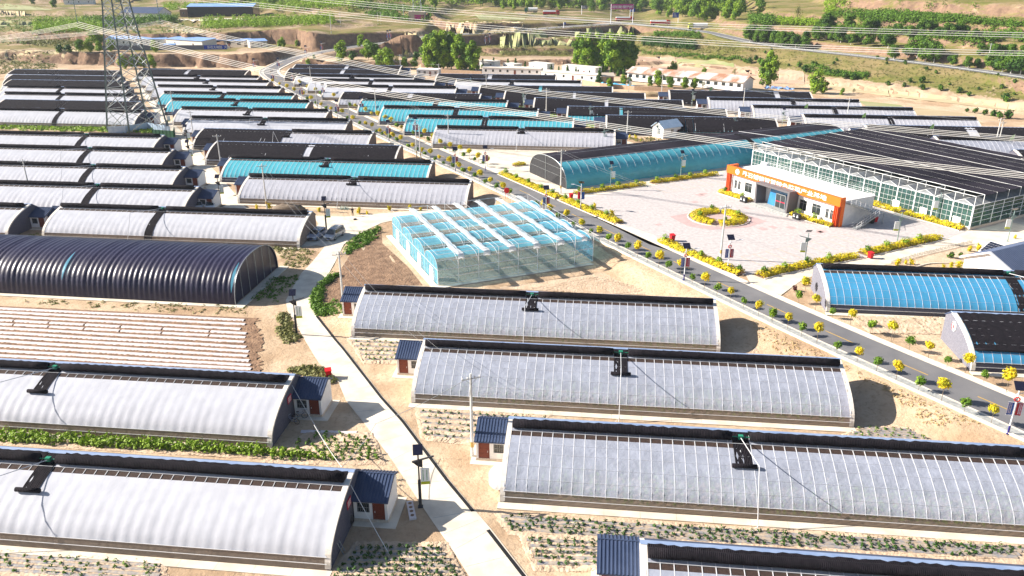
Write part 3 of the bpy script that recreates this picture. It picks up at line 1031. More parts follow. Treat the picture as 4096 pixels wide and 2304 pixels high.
def shed(label, house, side, group="sheds at the greenhouse ends", near=True, z0=0.0, w=3.0, y0=6.3):
    """small lean building at an end of a greenhouse; side -1 left, +1 right"""
    L = house['span']
    a = house.rotation_euler.z
    ax, ay = Vector((math.cos(a), math.sin(a), 0)), Vector((-math.sin(a), math.cos(a), 0))
    x0 = -0.34 - w if side < 0 else L + 0.34
    root = thing("farm_shed", label, "shed", house.location + ax * x0 + ay * y0, a, group)
    D, he, hr, hb = 3.4, 2.5, 3.45, 2.95
    yr = 2.35

    def walls():
        m = MB()
        t = 0.16
        ol = [(0, 0, 0), (0, D, 0), (0, D, hb - .1), (0, yr, hr - .1), (0, 0, he - .1)]
        m.prism([(0, y, z) for _, y, z in ol], (t, 0, 0))
        m.prism([(w - t, y, z) for _, y, z in ol], (t, 0, 0))
        m.box(t, w - t, D - t, D - .002, 0, hb - .12)
        d0, d1, w0, w1 = (0.3, 1.25, 1.7, 2.7) if side < 0 else (1.75, 2.7, 0.3, 1.4)
        segs = sorted([(d0, d1, 0.12, 2.1), (w0, w1, 1.0, 2.0)])
        x = t
        for s0, s1, zl, zh in segs:
            m.box(x, s0, 0.002, t, 0, he - .12)
            m.box(s0, s1, 0.002, t, zh, he - .12)
            if zl > .2:
                m.box(s0, s1, 0.002, t, 0, zl)
            x = s1
        m.box(x, w - t, 0.002, t, 0, he - .12)
        m.box(-.03, w + .03, -.03, D + .03, 0, .32, 1)
        return m.mesh("wall", ['white', 'stain'])

    def roof():
        m = MB()
        n = 11
        fl = []
        for i in range(n):
            x = -.15 + (w + .3) * i / n
            dx = (w + .3) / n
            fl += [(x, 0), (x + dx * .62, 0), (x + dx * .70, .055), (x + dx * .92, .055)]
        fl.append((w + .15, 0))
        for (y0_, z0_, y1_, z1_) in ((-.3, he - .13, yr, hr), (yr, hr, D + .3, hb - .12)):
            m.grid([[(x, y0_, z0_ + b), (x, y1_, z1_ + b)] for x, b in fl])
        m.prism([(-.17, -.3, he - .14), (-.17, -.3, he - .26), (-.17, yr, hr - .12), (-.17, D + .3, hb - .25), (-.17, D + .3, hb - .13), (-.17, yr, hr - .01)], (w + .34, 0, 0))
        m.tube([(-.17, yr, hr + .02), (w + .17, yr, hr + .02)], .07, 5)
        return m.mesh("roof", 'roof_blue')

    def pad():
        m = MB()
        m.box(-.55 if side < 0 else -.0, w + (0 if side < 0 else .8), -.7, D + .3, -.02, 0.05)
        return m.mesh("paved_base", 'conc')

    link("wall", cached(('shedw', side, w), walls), root)
    link("roof", cached(('shedr', side, w), roof), root)
    link("paved_base", cached(('shedp', side, w), pad), root)
    d0, d1, w0, w1 = (0.3, 1.25, 1.7, 2.7) if side < 0 else (1.75, 2.7, 0.3, 1.4)

    def door():
        m = MB()
        m.box(d0, d1, .05, .12, .12, 2.1)
        for zz in (.3, .95, 1.5):
            m.box(d0 + .16, d1 - .16, .035, .05, zz, zz + (.5 if zz < 1 else .4))
        m.box(d0 - .06, d0, -.02, .13, .12, 2.16)
        m.box(d1, d1 + .06, -.02, .13, .12, 2.16)
        m.box(d0, d1, -.02, .13, 2.1, 2.16)
        return m.mesh("door", 'door')

    def win():
        m = MB()
        m.box(w0, w1, .08, .11, 1.0, 2.0)
        return m.mesh("window", 'glass_dark')

    def bars():
        m = MB()
        for i in range(6):
            x = w0 + (w1 - w0) * (i + .5) / 6
            m.box(x - .010, x + .010, .02, .05, 1.0, 2.0)
        for zz in (1.0, 1.47, 1.96):
            m.box(w0, w1, .015, .045, zz, zz + .025)
        return m.mesh("window_bars", 'steel')
    do = link("door", cached(('shedd', side), door), root)
    if near:
        hm = MB()
        hx = d1 - .12 if side < 0 else d0 + .12
        hm.box(hx - .02, hx + .02, .0, .05, 1.0, 1.18)
        link("door_handle", hm.mesh("door_handle", 'pipe'), do)
    wo = link("window", cached(('shedwi', side), win), root)
    if near:
        link("window_bars", cached(('shedb', side), bars), wo)
    return root


LEN = 46.8
H = {}
GA, GB, GC, GD, GE, GF, GR, GL = ("greenhouses left of the pylon lane", "greenhouses between the lane and the main road", "greenhouses right of the main road",
                                  "dark quilted greenhouses beyond the road", "greenhouses at the foot of the hill", "greenhouses beside the plaza", "clear greenhouses right of the near lane", "white greenhouses left of the near lane")
F = {'w': 'film_white', 'h': 'film_haze', 'c': 'film_clear', 'b': 'film_blue', 's': 'film_sky'}


def gh(key, label, group, ridge, film='w', **kw):
    H[key] = greenhouse(label, group, ridge, kw.pop('L', LEN), F[film], **kw)
    return H[key]


BD, BB, BG = 'brick_dark', 'brick_brown', 'brick_grey'
# left of the lane with the pylon, back to front
gh('A1', "half covered greenhouse backmost of the column left of the pylon, under the brown cliff", GA, (q(0, 150, 643), q(0, 1105, 664)), cov=(.5, .5), gx=.44, strip=1, lod=2, arm=False)
gh('A2', "mostly black covered greenhouse second from the brown cliff behind the pylon", GA, (q(0, 118, 692), q(0, 1155, 716)), cov=(.85, .85), gx=.46, strip=1, lod=2, arm=False)
gh('A3', "greenhouse with quilt two thirds down, third from the brown cliff behind the pylon", GA, (q(0, 110, 738), q(0, 1190, 766)), cov=(.6, .6), gx=.47, strip=1, lod=2, arm=False)
gh('A4', "white greenhouse with rolled quilt, fourth from the brown cliff behind the pylon", GA, (q(0, 95, 798), q(0, 1225, 826)), gx=.46, strip=1, lod=2, arm=False)
gh('A5', "white greenhouse with rolled quilt just behind the fully black one by the pylon", GA, (q(0, 75, 860), q(0, 1265, 890)), gx=.46, strip=1, lod=2, arm=False)
gh('A6', "fully black quilted greenhouse beside the pylon, split by one bare gap", GA, (q(0, 55, 924), q(0, 1310, 955)), cov=(1, 1), gx=.47, strip=1, lod=2, arm=False)
gh('A7', "white greenhouse right behind the grass strip at the pylon feet", GA, (q(0, 25, 998), q(0, 1350, 1035)), cov=(.1, .1), gx=.46, strip=1, lod=1, arm=False)
gh('A8', "white greenhouse just in front of the pylon's blue hoarding", GA, (None, q(10, 1530, 93)), gx=.566, strip=1, lod=1, tilt=3.2)
gh('A9', "white greenhouse second in front of the pylon hoarding", GA, (None, q(10, 1622, 225)), gx=.566, strip=1, lod=1, tilt=3.2)
gh('A10', "white greenhouse third in front of the pylon hoarding, its dark strip left of the lane", GA, (None, q(10, 1728, 388)), gx=.566, strip=1, lod=1, tilt=3.2)
gh('A11', "white greenhouse with a bent utility pole rising before it, left of the pylon lane", GA, (None, q(10, 1852, 574)), gx=.566, strip=1, lod=1, tilt=3.2)
gh('A12', "white greenhouse cut by the photo edge behind the big black tunnel", GA, (None, q(10, 275, 738)), gx=.3, strip=0, lod=1, arm=False, angle=-6.2)
gh('A13', "white greenhouse directly behind the big black tunnel, beside the two parked cars", GA, (q(10, 615, 735), q(11, 562, 808)), gx=.42, strip=1, lod=0, endm=(BG, BB), tilt=2.6)
# between the lane and the main road, back to front
gh('B1', "black covered greenhouse nearest the road bend, against the cliff", GB, (q(0, 1365, 642), q(0, 2312, 660)), cov=(.75, .75), gx=.45, strip=0, lod=2, arm=False, endm=(BG, BB))
gh('B2', "white greenhouse second from the road bend, left of the road", GB, (q(0, 1420, 700), q(0, 2405, 714)), gx=.47, strip=.3, lod=2, arm=False, endm=(BG, BB))
gh('B3', "white greenhouse third from the road bend, left of the road", GB, (q(0, 1462, 738), q(0, 2515, 762)), gx=.48, strip=.3, lod=2, arm=False, endm=(BG, BB))
gh('B4', "white greenhouse next behind the two cyan ones left of the road", GB, (q(0, 1520, 793), q(1, 280, 820)), gx=.47, strip=.35, lod=2, arm=False, endm=(BG, BB))
gh('B5', "cyan greenhouse left of the road, the farther of the two together", GB, (q(0, 1572, 858), q(1, 408, 880)), 'b', gx=.47, strip=.45, lod=1, arm=False, endm=(BG, BB))
gh('B6', "cyan greenhouse left of the road, the nearer of the two together", GB, (q(0, 1645, 916), q(1, 558, 948)), 'b', gx=.485, strip=.45, lod=1, arm=False, endm=(BG, BB))
gh('B7', "white greenhouse next in front of the two cyan ones left of the road", GB, (q(0, 1740, 1002), q(1, 725, 1030)), gx=.475, strip=.45, lod=1, endm=(BG, BB), tilt=2)
gh('B8', "white greenhouse right behind the half black half white one", GB, (q(0, 1838, 1088), q(1, 912, 1120)), gx=.475, strip=.45, lod=1, endm=(BG, BB), tilt=2)
gh('B9', "greenhouse with left half under black quilt and right half bare white", GB, (q(0, 1938, 1197), q(1, 1132, 1235)), 'h', cov=(.97, 0), gx=.52, strip=.4, lod=1, endm=(BG, BB), tilt=2)
gh('B10', "black quilted greenhouse left of the road with one pale seam, right behind the cyan one", GB, (q(0, 2050, 1320), q(1, 1398, 1362)), cov=(.88, .93), gx=.53, strip=0, lod=1, arm=False, endm=(BG, BB))
gh('B11', "cyan greenhouse left of the road standing alone before the black quilted one", GB, (q(10, 2205, 285), q(11, 1692, 338)), 'b', gx=.49, strip=.38, lod=0, endm=(BG, BB), tilt=2)
gh('B12', "pale hazy greenhouse left of the road in front of the cyan one", GB, (q(10, 2382, 455), q(11, 2045, 517)), 'h', gx=.485, strip=.3, lod=0, endm=(BG, BB), tilt=1.4)
# right of the road, back to front
gh('C1', "black quilted greenhouse farthest up right of the road, below the green trees", GC, (q(1, 468, 600), q(1, 1385, 616)), cov=(.95, .95), gx=.5, strip=0, lod=2, zb=ZR, arm=False)
gh('C2', "black quilted greenhouse second from the green trees right of the road", GC, (q(1, 385, 636), q(1, 1400, 655)), cov=(.95, .95), gx=.5, strip=0, lod=2, zb=ZR, arm=False)
gh('C3', "white greenhouse with a broad black top, third from the green trees right of the road", GC, (q(1, 505, 683), q(1, 1512, 704)), cov=(.25, .25), gx=.48, strip=.4, lod=2, zb=ZR, arm=False)
gh('C4', "white greenhouse fourth from the green trees right of the road", GC, (q(1, 635, 738), q(1, 1695, 760)), gx=.49, strip=.6, lod=2, zb=ZR, arm=False)
gh('C5', "white greenhouse behind the half covered one right of the road", GC, (q(1, 770, 793), q(1, 1897, 816)), gx=.5, strip=.6, lod=2, zb=ZR, arm=False)
gh('C6', "greenhouse under black quilt with bare white foot right of the road, behind the cyan three", GC, (q(1, 925, 855), q(1, 2122, 879)), 'h', cov=(.6, .6), gx=.5, strip=0, lod=1, zb=ZR, arm=False)
gh('C7', "cyan greenhouse right of the road, farthest of the three in a row", GC, (q(1, 1112, 913), q(1, 2368, 945)), 'b', gx=.52, strip=.55, lod=1, zb=ZR, arm=False)
gh('C8', "cyan greenhouse right of the road, middle of the three in a row", GC, (q(1, 1300, 992), q(2, 320, 1020)), 'b', gx=.48, strip=.6, lod=1, zb=ZR, arm=False)
gh('C9', "cyan greenhouse right of the road, nearest of the three in a row", GC, (q(1, 1535, 1078), q(2, 645, 1110)), 'b', gx=.475, strip=.6, lod=1, zb=ZR, arm=False)
gh('C10', "hazy clear greenhouse between the cyan three and the pale open yard", GC, (q(1, 1797, 1180), q(2, 1030, 1214)), 'h', gx=.485, strip=.3, lod=0, zb=ZR, tilt=0.6)
# beyond, with white sheds at their left ends
gh('D1', "black quilted greenhouse farthest back before the long white houses", GD, (q(1, 1808, 686), q(2, 482, 706)), cov=(.97, .97), gx=.45, strip=0, lod=2, zb=ZR, arm=False)
gh('D2', "white greenhouse with a broad black top before the long white houses", GD, (q(1, 1985, 733), q(2, 722, 755)), cov=(.2, .2), gx=.45, strip=.5, lod=2, zb=ZR, arm=False)
gh('D3', "black quilted greenhouse with a thin cyan slit, third from the long white houses", GD, (q(1, 2215, 793), q(2, 1002, 812)), 'b', cov=(.98, .98), gx=.46, strip=0, lod=2, zb=ZR, arm=False, gw=1.2)
gh('D4', "black quilted greenhouse fourth from the long white houses", GD, (q(2, 98, 850), q(2, 1312, 872)), cov=(.98, .98), gx=.5, strip=0, lod=2, zb=ZR, arm=False, gw=1.0)
gh('D5', "black quilted greenhouse behind the one with a cyan strip at its foot", GD, (q(2, 368, 912), q(2, 1668, 937)), cov=(.98, .98), gx=.49, strip=0, lod=1, zb=ZR, arm=False, gw=1.2)
gh('D6', "black quilted greenhouse with a cyan strip showing along the left foot", GD, (q(2, 678, 990), q(2, 2072, 1019)), 'b', cov=(.66, .98), gx=.34, strip=0, lod=1, zb=ZR, arm=False, gw=1.0)
gh('D7', "long black quilted greenhouse with a thin cyan foot, behind the white kiosk", GD, (q(2, 1026, 1076), q(2, 2545, 1104)), 'b', cov=(.90, .90), gx=.49, strip=1, lod=1, zb=ZR, arm=False, gw=2.2)
# at the foot of the hill
gh('E1', "black quilted greenhouse nearest the rusty roofed barn", GE, (q(2, 1618, 840), q(3, 532, 862)), cov=(.98, .98), gx=.76, strip=0, lod=2, zb=ZR, arm=False)
gh('E2', "pale greenhouse with rolled quilt second from the rusty roofed barn", GE, (q(2, 1985, 907), q(3, 980, 930)), 'h', cov=(.15, .15), gx=.56, strip=.8, lod=1, zb=ZR, arm=False)
gh('E3', "pale greenhouse with rolled quilt third from the rusty roofed barn", GE, (q(2, 2390, 980), q(3, 1480, 1002)), 'h', cov=(.15, .15), gx=.51, strip=.8, lod=1, zb=ZR, arm=False)
gh('E4', "pale greenhouse with rolled quilt right behind the big dark one by the glasshouse", GE, (q(3, 538, 1067), q(3, 2062, 1090)), 'h', cov=(.15, .15), gx=.5, strip=.8, lod=1, zb=ZR, arm=False)
gh('E5', "dark quilted greenhouse right behind the glasshouse roof", GE, (q(3, 1085, 1165), None), cov=(.95, .95), gx=.56, strip=0, lod=1, zb=ZR, arm=False, gw=2.6)
gh('E6', "pale ribbed greenhouse second behind the glasshouse roof", GE, (q(13, 1740, 100), None), 'c', cov=(.1, .1), gx=.5, strip=0, lod=1, zb=ZR, arm=False)
gh('E7', "dark quilted greenhouse at the glasshouse's far right corner, cut by the photo edge", GE, (q(13, 2490, 226), None), cov=(.95, .95), gx=.5, strip=0, lod=1, zb=ZR, arm=False)
# beside the plaza, right
gh('F1', "bright blue film greenhouse below the plaza hedge", GF, (q(13, 655, 1297), None), 's', gx=.535, strip=1, lod=0, zb=ZR, endm=(BG, BG), tilt=-2.5)
gh('F2', "black quilted greenhouse with a round emblem on its grey block end", GF, (q(23, 1925, 342), None), 's', cov=(.74, .74), gx=.5, strip=0, lod=0, zb=ZR, endm=(BG, BG), arm=False)
# near, right of the lane
gh('R4', "clear ribbed greenhouse just in front of the cyan multi-span house", GR, (q(21, 1122, 84), q(22, 1975, 226)), 'c', gx=.49, strip=.38, lod=0, endm=('coping', BB), tilt=0.4)
gh('R3', "clear ribbed greenhouse second in front of the cyan multi-span house", GR, (q(21, 1662, 590), q(23, 826, 786)), 'c', gx=.485, strip=.42, lod=0, endm=('coping', BB), tilt=0.1)
gh('R2', "clear ribbed greenhouse whose shed stands by the white plastic bale", GR, (q(22, 108, 1332), None), 'c', gx=.46, strip=.42, lod=0, endm=('coping', BB), tilt=-0.6)
gh('R1', "clear ribbed greenhouse at the bottom edge of the photo", GR, (q(32, 1350, 1095), None), 'c', gx=.6, strip=.4, lod=0, endm=('coping', BB), tilt=-0.6)
# near, left of the lane
gh('L1', "white greenhouse in front of the striped mulch field", GL, (None, q(21, 395, 930)), gx=.44, strip=.45, lod=0, tilt=3.0)
gh('L2', "large white greenhouse nearest the camera left of the lane", GL, (None, q(31, 948, 425)), gx=.42, strip=.42, lod=0, tilt=3.4)

# sheds
for k, t in (('A7', "behind the pylon hoarding"), ('A8', "just in front of the pylon's blue hoarding"), ('A9', "second in front of the pylon hoarding"), ('A10', "third in front of the pylon hoarding"),
             ('A11', "fourth in front of the pylon hoarding, with two cars"), ('A12', "behind the big black tunnel, near the photo's edge"), ('L1', "with bicycles parked before it, by the red bin"), ('L2', "nearest the camera, beside the solar lamp")):
    shed("white shed with navy roof " + t, H[k], 1, near=k in ('L1', 'L2'))
for k, t in (('C1', "under the green trees, farthest right of the road"), ('C2', "second from the green trees right of the road"), ('C3', "at the broad black topped greenhouse right of the road"),
             ('C4', "at the end of the fourth greenhouse from the green trees"), ('C5', "right behind the half covered greenhouse"), ('C6', "at the half covered greenhouse"),
             ('C7', "at the end of the farthest cyan greenhouse of three"), ('C8', "at the end of the middle cyan greenhouse of three"), ('C9', "at the end of the nearest cyan greenhouse of three"), ('C10', "beside the pale open yard")):
    shed("white shed with navy roof " + t, H[k], 1, near=False)
for k, t in (('R4', "by the concrete pole, in front of the ploughed patch"), ('R3', "between two small vegetable plots right of the near lane"), ('R2', "beside the white plastic bale"), ('R1', "at the bottom edge of the photo"),
             ('D2', "at the white greenhouse before the long white houses"), ('D3', "third from the long white houses"), ('D4', "fourth from the long white houses"), ('D5', "fifth from the long white houses"),
             ('D6', "beside the black greenhouse with a cyan strip"), ('D7', "behind the white kiosk's utility pole"), ('E1', "nearest the rusty roofed barn"), ('E2', "second from the rusty roofed barn"),
             ('E3', "third from the rusty roofed barn"), ('E4', "behind the far end of the long cyan tunnel"), ('E5', "between the long cyan tunnel and the glasshouse roof"),
             ('B8', "right behind the half black half white greenhouse"), ('B9', "at the half black half white greenhouse"), ('B10', "at the black quilted greenhouse left of the road"), ('B11', "at the lone cyan greenhouse left of the road"),
             ('B12', "at the pale hazy greenhouse left of the road"), ('B7', "in front of the two cyan greenhouses left of the road"), ('A13', "between the two white greenhouses behind the black tunnel")):
    shed("white shed with red door " + t, H[k], -1, near=k[0] == 'R')
# ------------------------------------------------------------------ big black tunnel, left
def arch(n, wd, ht, p=0.78):
    out = []
    for i in range(n + 1):
        t = math.pi * i / n
        out.append((wd / 2 - wd / 2 * math.copysign(abs(math.cos(t)) ** 0.85, math.cos(t)), ht * max(0, math.sin(t)) ** p))
    return out


def pleated(L, prof, bay, sag, sub=4, x0=0.0, seed=1, mb=None, mi=0):
    mb = mb or MB()
    rn = random.Random(seed)
    nb = round(L / bay)
    rows = []
    cx, cz = sum(p[0] for p in prof) / len(prof), 0.5
    for b in range(nb):
        dp = rn.uniform(.6, 1.25)
        for k in range(sub + (b == nb - 1)):
            w = math.sin(math.pi * k / sub) ** 0.7 * dp if 0 < k < sub else 0
            row = []
            for i, (y, z) in enumerate(prof):
                d = Vector((y - cx, z - cz)).normalized()
                f = sag * w * (1 if z > .8 else .2)
                row.append((x0 + (b + k / sub) * L / nb, y - d.x * f, max(0, z - d.y * f)))
            rows.append(row)
    mb.grid(rows, mi)
    return mb


T1 = thing("plastic_tunnel", "big pleated black tunnel with two pale slits beside the striped mulch field", "tunnel", (-39.6 - 52 * math.cos(RAD(7)), 104.8 + 52 * math.sin(RAD(7)), 0), RAD(-7))
PR1 = arch(26, 15.5, 5.6)
part("cover", pleated(52, PR1, 0.8, 0.13), 'tunnel', T1, True)
mb = MB()
mb.poly([(52 - .15, y, z * .985) for y, z in PR1])
part("end_cloth", mb, 'tunnel', T1)
mb = MB()
mb.poly([(.15, y, z * .985) for y, z in PR1][::-1])
part("end_cloth", mb, 'tunnel', T1)
mb = MB()
for k in range(1, 6):
    y = 15.5 * k / 6
    z = float(np.interp(y, [p[0] for p in PR1], [p[1] for p in PR1]))
    mb.tube([(52.02, y, 0), (52.02, y, z)], .05, 4)
mb.tube([(52.05, y, z) for y, z in PR1], .07, 6)
part("end_frame", mb, 'steel', T1)
for xs, i0, i1 in ((25.6, 3, 10), (12.5, 3, 8), (51.6, 2, 9)):
    mb = MB()
    row = []
    for i in range(i0, i1 + 1):
        y, z = PR1[i]
        d = Vector((y - 7.75, z - .5)).normalized()
        w = 0.2 * math.sin(math.pi * (i - i0) / (i1 - i0)) + .02
        row.append([(xs - w, y + d.x * .12, z + d.y * .12), (xs + w, y + d.x * .12, z + d.y * .12)])
    mb.grid(row)
    part("slit", mb, 'film_pale', T1, True)
mb = MB()
mb.box(-.5, 52.8, -1.0, -.15, 0, .1)
mb.box(52.15, 53.6, -1.0, 16, 0, .09)
part("footing", mb, 'conc', T1)

# ------------------------------------------------------------------ cyan multi-span house, centre
MA = RAD(23)
MS = thing("multi_span_greenhouse", "cyan four arched plastic house with white sheeting strips across its roof", "greenhouse", (-11.2, 112.2, 0), MA)
ML, MWD, MG, MH = 26.5, 6.5, 2.5, 4.3
for s in range(4):
    y0 = s * MWD
    pr = [(y0 + y, MG + z) for y, z in arch(14, MWD, MH - MG, 0.8)]
    pm = pleated(ML, pr, 1.65, 0.03)
    npr = len(pr) - 1
    pm.m = [1 if (i % npr) < 4 or (i % npr) > 11 else 0 for i in range(len(pm.f))]
    part("roof_span", pm, ['film_pale', 'film_grey'], MS, True)
    for x in (0.03, ML - .03):
        mb = MB()
        mb.poly([(x, y0 + .05, 0)] + [(x, y, z - .03) for y, z in pr] + [(x, y0 + MWD - .05, 0)])
        part("end_film", mb, 'film_pale', MS)
    mb = MB()
    for x in np.linspace(0, ML, 9):
        mb.tube([(x, y, z + .02) for y, z in pr], .035, 4)
        mb.tube([(x, y0, 0), (x, y0, MG)], .04, 4)
        mb.tube([(x, y0 + .1, MG), (x, y0 + MWD - .1, MG)], .025, 4)
    for k in (0, 3, 7, 11, 14):
        mb.tube([(0, pr[k][0], pr[k][1] + .02), (ML, pr[k][0], pr[k][1] + .02)], .028, 4)
    for x in (-.02, ML + .02):
        mb.tube([(x, y0, MG), (x, y0 + MWD, MG)], .04, 4)
        for yy in (1.6, 3.2, 4.9):
            mb.tube([(x, y0 + yy, 0), (x, y0 + yy, MG + 1.1)], .03, 4)
        mb.tube([(x, y0, 0), (x, y0 + 3.2, MG)], .025, 4)
    part("frame", mb, 'pipe', MS)
    mb = MB()
    mb.box(-.06, .0, y0 + 2.2, y0 + 4.0, .05, 2.1)
    part("door", mb, 'white', MS)
for y in (0.0, 4 * MWD):
    mb = MB()
    mb.quad((0, y, 1.3), (ML, y, 1.3), (ML, y, MG), (0, y, MG))
    mb.quad((0, y, .25), (ML, y, .25), (ML, y, 1.3), (0, y, 1.3), 1)
    part("side_film", mb, ['film_grey', 'film_grey'], MS)
mb = MB()
for x in np.linspace(0, ML, 9):
    mb.tube([(x, -.05, 0), (x, -.05, 5.0 if 1 < x else MG)], .04, 4)
    mb.tube([(x, 26.05, 0), (x, 26.05, 5.0)], .04, 4)
    mb.tube([(x, -.05, 5), (x, 26.05, 5)], .02, 4)
    for s in range(1, 4):
        mb.tube([(x, s * MWD, MG), (x, s * MWD, 5)], .03, 4)
for z in (.25, 1.3, MG, 5.0):
    mb.tube([(0, -.06, z), (ML, -.06, z)], .035, 4)
    mb.tube([(0, 26.06, z), (ML, 26.06, z)], .03, 4)
part("outer_frame", mb, 'pipe', MS)
for k in range(6):
    x = 3.6 + k * 4.2
    rn = random.Random(k)
    mb = MB()
    rows = []
    for i in range(40):
        y = -.6 + i * 27.0 / 39
        z = 4.72 - .06 * math.sin(math.pi * 4 * y / 26) + rn.uniform(-.04, .04)
        rows.append([(x + dx * (1 + .12 * math.sin(y * 2.1 + k)), y, z + (.12 if abs(dx) < .3 else 0) + rn.uniform(-.05, .05)) for dx in (-.55, -.3, 0, .3, .55)])
    rows.insert(0, [(p[0], p[1] + .1, p[2] - .7) for p in rows[0]])
    mb.grid(rows)
    part("sheeting_strip", mb, 'white_sheet', MS, True)
mb = MB()
mb.box(-1.1, ML + .9, -1.2, -.1, 0, .12)
mb.box(-1.1, -.1, -.1, 26.6, 0, .118)
part("footing", mb, 'conc', MS)

# ------------------------------------------------------------------ long cyan tunnel with a black top
TA = RAD(27)
T2 = thing("plastic_tunnel", "long cyan tunnel with a black shaded top and grey cloth end beside the plaza", "tunnel", (11.5, 164.3, ZR), TA)
PR2 = arch(32, 16.4, 5.5, 0.72)
TL = 84
part("cover", pleated(TL, PR2[:13], 2.0, 0.05), 'film_blue', T2, True)
part("shade_cloth", pleated(TL, [(y, z + .06) for y, z in PR2[11:]], 2.0, 0.03, seed=4), 'shade', T2, True)
M['end_cloth'] = mat("grey_end_cloth", (0.026, 0.026, 0.03), (0.042, 0.042, 0.046), 3, 0.9, 0.5, 3.0, wave='Y')
for x in (.05, TL - .05):
    mb = MB()
    mb.poly([(x, y, z) for y, z in PR2])
    part("end_cloth", mb, 'end_cloth', T2)
mb = MB()
mb.tube([(0, *PR2[11]), (TL, *PR2[11])], .12, 6)
mb.tube([(0, *PR2[16]), (TL, PR2[16][0], PR2[16][1] + .08)], .07, 5)
for x in (0, TL):
    mb.tube([(x, y, z) for y, z in PR2], .07, 5)
for z in (2.2, 3.8):
    mb.tube([(-.02, .6, z), (-.02, 15.8, z)], .03, 4)
mb.tube([(-.03, 9, 0), (-.03, 9, 5.4)], .06, 4)
part("frame", mb, 'steel', T2)
mb = MB()
for i in range(0, 42):
    x = 2 + i * 2.0
    mb.tube([(x, PR2[k][0] - .05, PR2[k][1] + .05) for k in range(4, 12)], .02, 3)
part("hoops", mb, 'pipe', T2)
mb = MB()
rows = [[(52.2, y - .12, z + .12), (52.8, y - .16, z + .16), (53.6, y - .12, z + .12)] for y, z in PR2[:17]]
mb.grid(rows)
part("centre_quilt", mb, 'quilt', T2, True)
mb = MB()
mb.tube([(57.5, -2.2, 0), (57.5, -2.2, 6.2), (53.2, 7.5, 6.3)], .06, 6)
mb.tube([(56.8, -2.2, .05), (58.2, -2.2, .05)], .05, 4)
part("roller_arm", mb, 'pipe', T2)

# ------------------------------------------------------------------ glasshouse
GA0 = Vector((55.6, 182.0, ZR))
fa = math.atan2(-46, 26.1)
GH = thing("glasshouse", "large glasshouse with white steel frame under a black shade roof", "glasshouse", GA0, fa)
GLN, GD_, NG = 52.9, 40.0, 14
gw_ = GLN / NG
mb = MB()
mb.quad((0, 0, .5), (GLN, 0, .5), (GLN, 0, 4.5), (0, 0, 4.5))
mb.quad((0, 0, .5), (0, GD_, .5), (0, GD_, 4.5), (0, 0, 4.5))
mb.quad((GLN, 0, .5), (GLN, GD_, .5), (GLN, GD_, 4.5), (GLN, 0, 4.5))
mb.quad((0, GD_, .5), (GLN, GD_, .5), (GLN, GD_, 4.5), (0, GD_, 4.5))
part("glass_wall", mb, 'glass', GH)
mb = MB()
for i in range(NG):
    x = i * gw_
    mb.quad((x, 0, 4.5), (x + gw_ / 2, 0, 5.3), (x + gw_ / 2, GD_, 5.3), (x, GD_, 4.5))
    mb.quad((x + gw_ / 2, 0, 5.3), (x + gw_, 0, 4.5), (x + gw_, GD_, 4.5), (x + gw_ / 2, GD_, 5.3))
for i in range(NG):
    x = i * gw_
    for y in (.01, GD_ - .01):
        mb.poly([(x, y, 4.5), (x + gw_, y, 4.5), (x + gw_ / 2, y, 5.3)])
part("glass_roof", mb, 'glass_pale', GH)
mb = MB()
for i in range(NG + 1):
    x = i * gw_
    mb.box(x - .11, x + .11, -.1, .12, 0, 4.5)
    mb.tube([(x, .0, 4.5), (x, .0, 6.2)], .05, 4)
    mb.box(x - .06, x + .06, 0, GD_, 4.42, 4.52)
    if i < NG:
        mb.tube([(x, -.05, 4.5), (x + gw_ / 2, -.05, 5.3), (x + gw_, -.05, 4.5)], .045, 4)
        for k in range(1, 4):
            mb.box(x + gw_ * k / 4 - .016, x + gw_ * k / 4 + .016, -.06, .0, .5, 4.5)
for z in (1.6, 2.5, 3.6):
    mb.box(0, GLN, -.05, .01, z, z + .032)
for z in (.5, 4.45):
    mb.box(0, GLN, -.07, .02, z, z + .12)
for y in np.linspace(0, GD_, 14):
    for x in (0, GLN):
        mb.box(x - .05, x + .05, y - .05, y + .05, 0, 4.5)
for z in (1.35, 2.2, 3.0, 3.75, 4.45):
    mb.box(GLN - .02, GLN + .04, 0, GD_, z, z + .06)
mb.tube([(0, 0, 6.2), (GLN, 0, 6.2)], .06, 4)
mb.tube([(0, 2.6, 6.2), (GLN, 2.6, 6.2)], .05, 4)
for i in range(0, NG + 1):
    mb.tube([(i * gw_, 0, 6.2), (i * gw_, 2.6, 6.2)], .035, 4)
    mb.tube([(i * gw_, 2.6, 5.0), (i * gw_, 2.6, 6.2)], .04, 4)
part("frame", mb, 'frame_white', GH)
rn = random.Random(11)
mb = MB()
nb = 10
for k in range(nb):
    y0, y1 = 2.6 + k * (GD_ - 2.6) / nb, 2.6 + (k + 1) * (GD_ - 2.6) / nb - .02
    cuts = sorted([0, GLN] + [GLN * (j + 1) / 4 + rn.uniform(-.8, .8) for j in range(3)])
    for x0, x1 in zip(cuts, cuts[1:]):
        rows = []
        for a in np.linspace(x0 + .04, x1 - .06, 8):
            rows.append([(a, y, 6.1 - .12 * math.sin(math.pi * t) + rn.uniform(-.03, .03)) for t, y in ((0, y0), (.5, (y0 + y1) / 2), (1, y1))])
        mb.grid(rows)
part("shade_cloth", mb, 'shade', GH, True)
mb = MB()
for k in range(nb + 1):
    y = 2.55 + k * (GD_ - 2.6) / nb
    mb.tube([(0, y, 6.19), (GLN, y, 6.19)], .035 if k % 3 == 0 else .006, 4)
for y in (2.55, GD_):
    mb.tube([(GLN, y, 4.5), (GLN, y, 6.2)], .05, 4)
